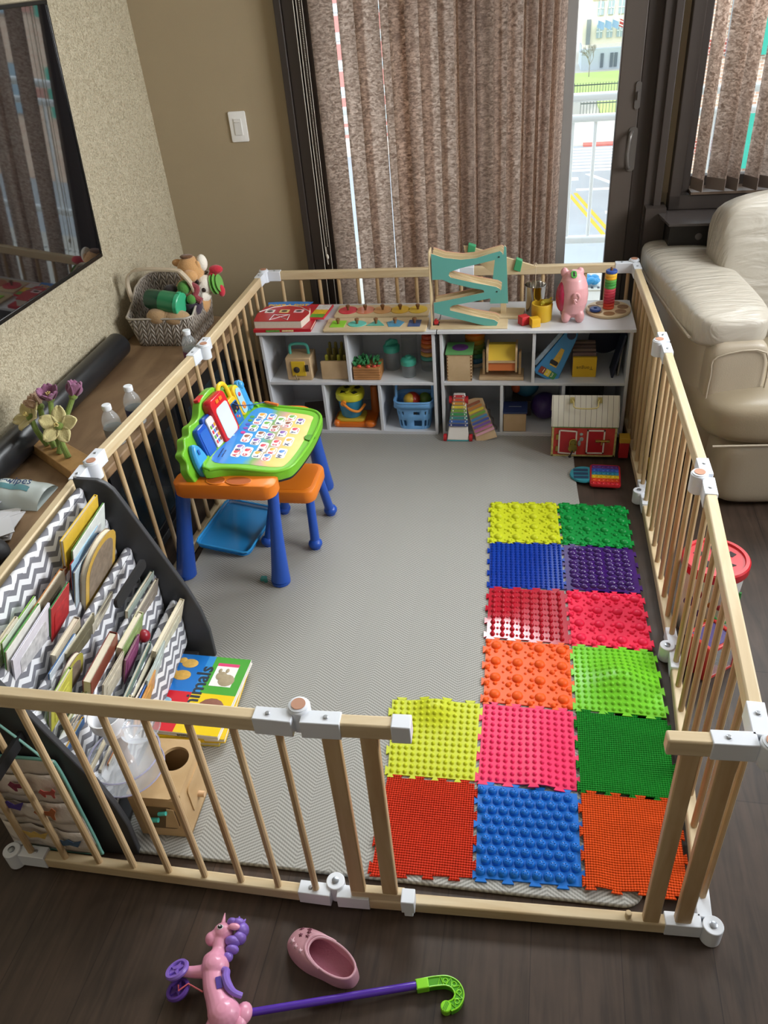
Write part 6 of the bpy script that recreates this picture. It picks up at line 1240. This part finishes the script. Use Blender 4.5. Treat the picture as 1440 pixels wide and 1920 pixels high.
# pop-it toys
T = thing('pop_fidget', (1.505, 1.782, 0), 'square rainbow bubble popping toy on the floor near the toy barn', 'fidget toy')
XP = TR(1.510, 1.778, .0195, R(0), R(0), R(-3))
rbc = ['5a2f7a', '2f56b0', '2a7fa0', 'd9b81f', 'd8481f', 'c4202a']
obj('body', M().rbox((0, 0, 0), (.118, .150, .013), .014, X=XP, edge=.003), mat('b8202a', .3), T, world=True)
for r_ in range(6):
    st_ = obj('colour_stripe', M().b2((-.052, .043-r_*.0235, .0066), (.052, .0655-r_*.0235, .0078), X=XP), mat(rbc[r_], .3), T, world=True)
    for c_ in range(6): sub('bubble', M().ball((-.044+c_*.0176, .054-r_*.0235, .0075), (.0068, .0080, .004), X=XP, u=12, v=6, lo=0), mat(rbc[r_], .25), st_)
T = thing('pop_fidget', (1.425, 1.785, 0), 'round teal bubble popping toy half under the square rainbow one', 'fidget toy')
obj('body', M().lathe([(.001, 0), (.053, 0), (.055, .003), (.053, .010), (.001, .010)], (1.428, 1.788, 0.0125), n=40, cap=False), mat('2f8a9a', .35), T, world=True)
for k in range(3): obj('panel', M().b2((1.388, 1.752+k*.026, .0224), (1.445, 1.771+k*.026, .0234)), mat('1f3f5a', .4), T, world=True)
# ================================================================ SOFA
def leather():
    m, t, p = newmat('cream_leather'); L = t.links; tc = nd(t, 'ShaderNodeTexCoord')
    mp = nd(t, 'ShaderNodeMapping'); mp.inputs['Scale'].default_value = (3, 16, 6); L.new(tc.outputs['Object'], mp.inputs[0])
    n = nd(t, 'ShaderNodeTexNoise'); n.inputs['Scale'].default_value = 1.3; n.inputs['Detail'].default_value = 4; n.inputs['Distortion'].default_value = 1.5; L.new(mp.outputs[0], n.inputs['Vector'])
    n2 = nd(t, 'ShaderNodeTexNoise'); n2.inputs['Scale'].default_value = 240; L.new(tc.outputs['Object'], n2.inputs['Vector'])
    p.inputs['Base Color'].default_value = lin('b5aea0'); p.inputs['Roughness'].default_value = .36
    b = nd(t, 'ShaderNodeBump'); b.inputs['Strength'].default_value = .5; b.inputs['Distance'].default_value = .025; L.new(n.outputs[0], b.inputs['Height'])
    b2 = nd(t, 'ShaderNodeBump'); b2.inputs['Strength'].default_value = .12; b2.inputs['Distance'].default_value = .001; L.new(n2.outputs[0], b2.inputs['Height']); L.new(b.outputs[0], b2.inputs['Normal']); L.new(b2.outputs[0], p.inputs['Normal']); return m
LE = leather(); LES = mat('aca08c', .38, bump=.12, bs=240, var=.02)
T = thing('sofa', (1.79, 1.64, 0), 'cream leather sofa with puffy arm and pillow back beside the playpen', 'sofa', rz=R(7))
def pad(n, c, d, r, m=LE, rx=0, ry=0, sub_=2, puff=.0):
    b = M(); X = TR(*c, rx, ry, 0); hx, hy, hz = d[0]/2, d[1]/2, d[2]/2
    g = 6
    b2_ = bmesh.new(); bmesh.ops.create_cube(b2_, size=1); bmesh.ops.subdivide_edges(b2_, edges=b2_.edges, cuts=g, use_grid_fill=True)
    for v in b2_.verts:
        q = v.co*2; e = 8 if n == 'back_cushion' else (14 if n.startswith('base') or n == 'arm_base' else 6)
        l = (abs(q.x)**e+abs(q.y)**e+abs(q.z)**e)**(1/e); mx = max(abs(q.x), abs(q.y), abs(q.z)); q = q*(mx/l if l else 1)
        pf = 1+puff*(1-q.x**2)*(1-q.y**2)
        v.co = X @ Vector((q.x*hx, q.y*hy, q.z*hz*pf))
    b.bm.free(); b.bm = b2_
    for f in b2_.faces: f.smooth = True
    return obj(n, b, m, T, sub=1, sharp=180, recalc=True)
pad('arm_base', (.12, .53, .36), (.22, .84, .52), 0, LES)
a_ = pad('arm_pillow', (.105, .535, .635), (.285, .92, .135), 0, LE, puff=.12)
pad('arm_front_panel', (.125, .10, .48), (.20, .10, .26), 0, LES)
pad('seat_cushion', (.56, .22, .355), (1.10, .62, .18), 0, mat('9c8f78', .36, bump=.12, bs=200), puff=.08)
pad('base_panel', (.58, .10, .14), (.98, .32, .26), 0, LES); pad('base_body', (.58, .55, .18), (.98, .60, .30), 0, LES)
pad('back_cushion', (.45, .62, .665), (.56, .22, .50), 0, LE, rx=R(-14), puff=.15); pad('back_cushion', (1.0, .62, .665), (.50, .22, .56), 0, LE, rx=R(-14), puff=.15)
obj('piping', M().tube([(-.036, .12, .615), (-.039, .35, .613), (-.039, .7, .613), (-.036, .95, .615)], .0045, sm=4).tube([(.03, .047, .40), (.032, .046, .5), (.045, .046, .57), (.205, .046, .575), (.222, .046, .40)], .003, sm=4).tube([(.03, -.094, .30), (.3, -.10, .296), (1.05, -.10, .296)], .004), LES, T)
T = thing('corner_cabinet', (1.87, 2.42, 0), 'dark brown corner cabinet box behind the sofa arm under the window', 'cabinet')
obj('cabinet_body', M().b2((1.745, 2.47, 0), (2.5, 2.66, .79)), mat('1e1a18', .45), T, world=True, bev=.002); obj('cabinet_top', M().prism([(1.735, 2.44), (2.5, 2.44), (2.5, 2.665), (1.70, 2.665)], .79, .80), mat('4a4442', .25), T, world=True, bev=.001); obj('round_port', M().lathe([(.012, 0), (.014, .002), (.010, .004)], X=TR(1.86, 2.47, .74, PI/2)), mat('5a5654', .4), T, world=True)
obj('wall_panel', M().b2((1.66, 2.60, 0), (1.742, 2.695, .82)), DK, kind='structure')
bpy.data.objects['wall_panel'].name = 'trim_2'
# ================================================================ OUTSIDE THE PEN
T = thing('shape_bucket', (1.757, .965, 0), 'white round toy bucket with red shape-hole lid outside the fence', 'toy bucket')
cb = (1.751, .968)
obj('bucket_body', M().lathe([(.070, 0), (.073, .004), (.086, .258)], (*cb, 0), n=40), mat('d8d6d2', .35), T, world=True)
obj('lid', M().lathe([(.092, .245), (.094, .248), (.094, .272), (.090, .277), (.080, .277), (.078, .271), (.001, .271)], (*cb, 0), n=44), mat('c8222c', .3), T, world=True)
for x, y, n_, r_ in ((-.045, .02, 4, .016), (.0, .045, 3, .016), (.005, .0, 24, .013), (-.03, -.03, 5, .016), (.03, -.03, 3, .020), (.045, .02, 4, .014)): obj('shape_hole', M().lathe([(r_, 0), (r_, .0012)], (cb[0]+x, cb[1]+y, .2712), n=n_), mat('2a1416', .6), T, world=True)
obj('green_handle', M().tube([(cb[0]-.01, cb[1]-.088, .20), (cb[0]+.0, cb[1]-.098, .13), (cb[0]+.04, cb[1]-.095, .11), (cb[0]+.062, cb[1]-.072, .15), (cb[0]+.066, cb[1]-.066, .20)], .004, sm=5), mat('3a8a44', .4), T, world=True)
for x, z, c, s_ in ((-.062, .15, '5a3a78', .020), (-.045, .19, 'a8303c', .016), (-.035, .12, '5a3a78', .014), (-.010, .16, 'a8602c', .012), (.015, .15, 'a8303c', .010), (-.02, .09, 'b8862c', .014)): a = math.atan2(-math.sqrt(max(0, .0068-x*x)), x); obj('printed_shape', M().ball((cb[0]+x, cb[1]-math.sqrt(max(0, .0068-x*x)), z), (s_, .004, s_)), mat(c, .5), T, world=True)
T = thing('lunch_box_toy', (1.748, .80, 0), 'red framed clear plastic container with purple and yellow sides beside the bucket', 'container')
XR = TR(1.738, .805, 0, 0, 0, R(38))
obj('frame', M().b2((-.055, -.048, 0), (.055, .048, .012), X=XR).b2((-.055, -.048, .112), (-.043, .048, .124), X=XR).b2((.043, -.048, .112), (.055, .048, .124), X=XR).b2((-.055, -.048, .112), (.055, -.038, .124), X=XR).b2((-.055, .038, .112), (.055, .048, .124), X=XR).b2((.045, -.048, 0), (.055, -.038, .12), X=XR).b2((-.055, -.048, 0), (-.045, -.038, .12), X=XR).b2((.045, .038, 0), (.055, .048, .12), X=XR), mat('d0403c', .35), T, world=True, bev=.003)
obj('yellow_side', M().b2((.050, -.038, .012), (.054, .038, .112), X=XR), mat('c9b02c', .4), T, world=True); obj('clear_side', M().b2((-.045, -.047, .012), (.045, -.045, .112), X=XR), PLC, T, world=True); obj('clear_lid', M().b2((-.043, -.038, .116), (.043, .038, .119), X=XR), mat('6f66a0', .1, alpha=.75), T, world=True); obj('red_side', M().b2((-.055, -.047, .0), (-.046, .047, .115), X=XR).b2((-.048, .04, .0), (.048, .047, .115), X=XR), mat('c23a38', .4), T, world=True)
b = M(); rr = random.Random(8)
for k in range(9): b.box((rr.uniform(-.028, .028), rr.uniform(-.024, .024), .022+.008*k), (.024, .02, .016), X=XR, rz=rr.uniform(0, 3), m=k % 3)
obj('contents', b, [mat('5a4a9a', .4), mat('6a6a3a', .4), mat('b8b4b0', .4)], T, world=True)
obj('crumb', M().ball((1.862, .836, .004), (.009, .005, .004), u=8, v=5), mat('c8742c', .6), label='tiny orange crumb on the dark floor right of the fence', cat='crumb')
# ================================================================ UNICORN PUSH TOY
T = thing('unicorn_push_toy', (.6, -.22, 0), 'pink toy unicorn with purple mane and wheels lying on the floor, on a purple stick', 'push toy')
UP = mat('f2a6c2', .22, var=.02); PP = mat('8f6fd0', .35, var=.04); DP = mat('4a2f92', .35)
b = M()
b.tube([(.568, -.146, .040), (.573, -.183, .038), (.574, -.212, .040), (.592, -.255, .042), (.618, -.290, .044), (.632, -.312, .044)], [.018, .0155, .028, .025, .025, .031, .024], n=18, sm=6)
b.ball((.571, -.142, .042), (.023, .021, .022)).ball((.549, -.157, .040), (.015, .015, .016)).ball((.558, -.150, .041), (.016, .014, .016))
b.ball((.578, -.214, .044), (.030, .027, .028)).ball((.628, -.300, .046), (.034, .032, .031)).ball((.598, -.135, .062), (.014, .008, .006))
b.tube([(.560, -.222, .036), (.530, -.226, .034), (.508, -.228, .036)], [.015, .012, .010], n=12, sm=3).tube([(.612, -.315, .036), (.600, -.345, .03), (.592, -.37, .028)], [.018, .014, .013], n=12, sm=3)
o = obj('unicorn_body', b, UP, T, world=True, sharp=180); rm = o.modifiers.new('r', 'REMESH'); rm.mode = 'VOXEL'; rm.voxel_size = .0018; rm.use_smooth_shade = True; q_ = o.modifiers.new('s', 'SMOOTH'); q_.iterations = 3
obj('horn', M().cyl((.567, -.130, .048), (.563, -.103, .050), .0065, .001, n=14), UP, T, world=True); obj('tail', M().ball((.664, -.290, .036), (.018, .022, .015)).ball((.660, -.308, .036), (.016, .02, .014)), UP, T, world=True, label='glossy pink tail')
obj('eye', M().ball((.567, -.140, .0632), (.0060, .0047, .003), m=0).ball((.566, -.139, .0655), (.002, .0015, .0015), m=1).ball((.567, -.140, .0625), (.0074, .0058, .0028), m=1), [mat('14141a', .1), mat('f2f2f4', .2)], T, world=True)
mn = M()
for p, r_ in (((.588, -.122, .052), (.013, .009, .013)), ((.602, -.122, .050), (.015, .011, .015)), ((.614, -.134, .046), (.014, .016, .017)), ((.612, -.150, .046), (.015, .014, .016)), ((.600, -.160, .048), (.018, .011, .015)), ((.603, -.175, .045), (.015, .010, .013)), ((.598, -.190, .042), (.011, .011, .011)), ((.594, -.201, .040), (.007, .009, .008))): mn.ball(p, r_)
mn.cyl((.600, -.115, .05), (.598, -.106, .05), .005, .001).cyl((.612, -.118, .05), (.614, -.110, .05), .004, .001)
o = obj('mane', mn, PP, T, world=True, sharp=180)
obj('saddle', M().tube([(.600, -.222, .056), (.610, -.226, .060), (.614, -.240, .064), (.626, -.256, .066), (.640, -.265, .064), (.656, -.266, .056)], [.006, .008, .009, .009, .007, .006], n=10, sm=4), PP, T, world=True); obj('saddle_badge', M().rbox((0, 0, 0), (.012, .024, .003), .002, X=TR(.6035, -.252, .0665, 0, R(12), R(28))), DP, T, world=True)
def wheel(c, rx, ry, m):
    X = TR(*c, rx, ry, 0); w_ = obj('wheel', M().lathe([(.019, -.005), (.0245, -.005), (.0265, 0), (.0245, .005), (.019, .005), (.018, .001), (.018, -.001), (.019, -.005)], X=X, n=36, cap=False).lathe([(.001, -.0015), (.0185, -.0015), (.0185, .0), (.001, .0)], X=X, n=36, cap=False), m, T, world=True)
    st_ = []
    for k in range(10): r_ = .018 if k % 2 == 0 else .007; st_.append((r_*math.cos(k*PI/5+.3), r_*math.sin(k*PI/5+.3)))
    s2 = obj('star_spokes', M().prism(st_, .0, .004, X=X).lathe([(.004, .004), (.004, .007)], X=X), m, w_); s2.matrix_parent_inverse = Matrix()
wheel((.499, -.232, .048), R(-18), R(-22), PP); wheel((.508, -.262, .028), R(-10), R(-16), mat('5a3a8f', .35))
obj('axle_wire', M().tube([(.508, -.256, .036), (.514, -.268, .040), (.530, -.252, .040), (.565, -.262, .036)], .0018, n=6), mat('d8646a', .4), T, world=True)
obj('push_stick', M().cyl((.640, -.293, .026), (1.008, -.182, .014), .0078, n=20), mat('5a35b0', .25), T, world=True)
LG = mat('8fe02c', .35); LG2 = mat('4fa014', .4)
hk = spline([Vector(p) for p in ((1.005, -.184, .012), (1.030, -.176, .012), (1.048, -.171, .012), (1.068, -.168, .012), (1.086, -.174, .012), (1.096, -.190, .012), (1.091, -.207, .012), (1.078, -.216, .012))], 6)
def ribbon(w_, h0, h1):
    b = M(); rows = []
    for i, p in enumerate(hk):
        a = hk[max(0, i-1)]; c = hk[min(len(hk)-1, i+1)]; t_ = (c-a).normalized(); nn = Vector((-t_.y, t_.x, 0))
        rows.append(b._v([p+nn*w_+Vector((0, 0, h0)), p+nn*w_+Vector((0, 0, h1)), p-nn*w_+Vector((0, 0, h1)), p-nn*w_+Vector((0, 0, h0))]))
    for A, B in zip(rows, rows[1:]):
        for k in range(4): b._f([A[k], A[(k+1) % 4], B[(k+1) % 4], B[k]])
    b._f(rows[0]); b._f(rows[-1][::-1]); return b
h_ = obj('hook_handle', ribbon(.0095, -.010, .007), LG2, T, world=True, sharp=40)
rb_ = M()
for sg in (-1, 1):
    pts = []
    for i, p in enumerate(hk):
        a = hk[max(0, i-1)]; c = hk[min(len(hk)-1, i+1)]; t_ = (c-a).normalized(); pts.append(p+Vector((-t_.y, t_.x, 0))*.0092*sg+Vector((0, 0, .008)))
    rb_.tube(pts, .0016, n=6)
for i in range(14, len(hk)-2, 3):
    p = hk[i]; a = hk[i-1]; c = hk[i+1]; t_ = (c-a).normalized(); nn = Vector((-t_.y, t_.x, 0))
    if (i//3) % 2: rb_.tube([p+t_.lerp(t_, 0)*.0045*math.cos(k*PI/6)+nn*.0045*math.sin(k*PI/6)+Vector((0, 0, .008)) for k in range(12)], .0011, n=5, closed=True)
    else: rb_.tube([p-t_*.006-nn*.008+Vector((0, 0, .008)), p+nn*.008+Vector((0, 0, .008)), p+t_*.006-nn*.008+Vector((0, 0, .008))], .0011, n=5)
s_ = obj('hook_ribs', rb_, LG, T, world=True); obj('hook_collar', M().box((1.018, -.180, .012), (.026, .021, .022), rz=.29), LG, T, world=True, bev=.002)
obj('hook_tip', M().lathe([(.0105, -.010), (.0115, -.008), (.0115, .008), (.0100, .010)], (1.071, -.217, .012), n=26), LG, T, world=True); obj('tip_ridges', M().b2((-.008, -.0035, .0095), (.008, -.002, .0108), X=TR(1.071, -.217, .012, 0, 0, 1.2)).b2((-.009, -.0005, .0095), (.009, .001, .0108), X=TR(1.071, -.217, .012, 0, 0, 1.2)).b2((-.008, .0025, .0095), (.008, .004, .0108), X=TR(1.071, -.217, .012, 0, 0, 1.2)), LG2, T, world=True)
# ================================================================ CLOG
T = thing('clog', (.797, -.155, 0), 'small pink foam clog with star holes lying on the dark floor', 'shoe')
CPK = mat('cf9aa6', .4, var=.03); CIN = mat('c07f94', .55, bump=.5, bs=200)
XC = TR(.797, -.155, 0, 0, 0, R(-23))
def foot(t):    # outline, x from -.088 (toe) to .088 (heel)
    c, s_ = math.cos(t), math.sin(t); x = .089*c; k = (x+.089)/.178
    w_ = .0435*(1-.22*k)*(1-.10*math.exp(-((k-.62)/.16)**2))
    return (x, math.copysign(abs(s_)**.75, s_)*w_)
def rimc(t):
    c, s_ = math.cos(t), math.sin(t); x = .028+.056*c; k = (x+.089)/.178
    return (x, math.copysign(abs(s_)**.85, s_)*.033*(1-.12*k), .050-.016*max(0, (k-.45))*1.2+.004*(1-k))
def up(u, v):
    t = u*2*PI; o_ = foot(t); r_ = rimc(t); f = 1-math.cos(v*PI/2); g = math.sin(v*PI/2)
    toe = max(0, -math.cos(t)); 
    return (o_[0]+(r_[0]-o_[0])*f, o_[1]+(r_[1]-o_[1])*f, .010+(r_[2]-.010)*g+.003*toe*math.sin(v*PI))
b = M().grid(up, 72, 14, X=XC)
obj('upper', b, CPK, T, world=True, sharp=180)
obj('inner_lining', M().grid(lambda u, v: (lambda r_, o_: (r_[0]+(o_[0]*.86-r_[0])*v**2*.8, r_[1]+(o_[1]*.86-r_[1])*v**2*.8, r_[2]-(r_[2]-.012)*v))(rimc(u*2*PI), foot(u*2*PI)), 60, 8, X=XC), CPK, T, world=True, sharp=180)
obj('footbed', M().prism([(foot(k*PI/24)[0]*.9, foot(k*PI/24)[1]*.9) for k in range(48)], .004, .013, X=XC), CIN, T, world=True)
obj('sole', M().prism([foot(k*PI/30) for k in range(60)], 0, .011, X=XC), CPK, T, world=True, bev=.002)
obj('rim_bead', M().tube([XC @ Vector(rimc(k*PI/30)) for k in range(60)], .0026, n=8, closed=True), mat('dcaab8', .35), T, world=True)
obj('heel_strap', M().tube([XC @ Vector(up(k, .93)) for k in [(.27+.46*i/24) for i in range(25)]], .0034, n=8), mat('dba8b6', .35), T, world=True)
for u, v, s_, c in ((.40, .62, .0065, 0), (.44, .50, .0065, 0), (.43, .76, .006, 0), (.49, .68, .0055, 0), (.54, .52, .0095, 1), (.575, .64, .0065, 1), (.60, .76, .0065, 1), (.47, .84, .005, 0)):
    p = Vector(up(u, v)); pu = Vector(up(u+.01, v))-p; pv = Vector(up(u, v+.02))-p; nn = pu.cross(pv).normalized(); nn = nn if nn.z > 0 else -nn; xx = pu.normalized(); yy = nn.cross(xx); st_ = []
    for k in range(10): r_ = s_ if k % 2 == 0 else s_*.45; st_.append(XC @ (p+nn*.0008+xx*r_*math.cos(k*PI/5)+yy*r_*math.sin(k*PI/5)))
    sb = M(); sb._f(sb._v(st_)); obj('star_hole', sb, mat('ecc4ce', .35) if c else mat('7a3f50', .6), T, world=True, solid=.0006)
# loose wire on the floor outside the right side
obj('thin_cord', M().tube([(1.80, 1.30, .002), (1.76, 1.22, .002), (1.72, 1.16, .002), (1.78, 1.12, .002), (1.70, 1.05, .002)], .0016, n=6, sm=6), mat('b5b0a8', .5), label='thin pale cord on the floor between fence and sofa', cat='cord')
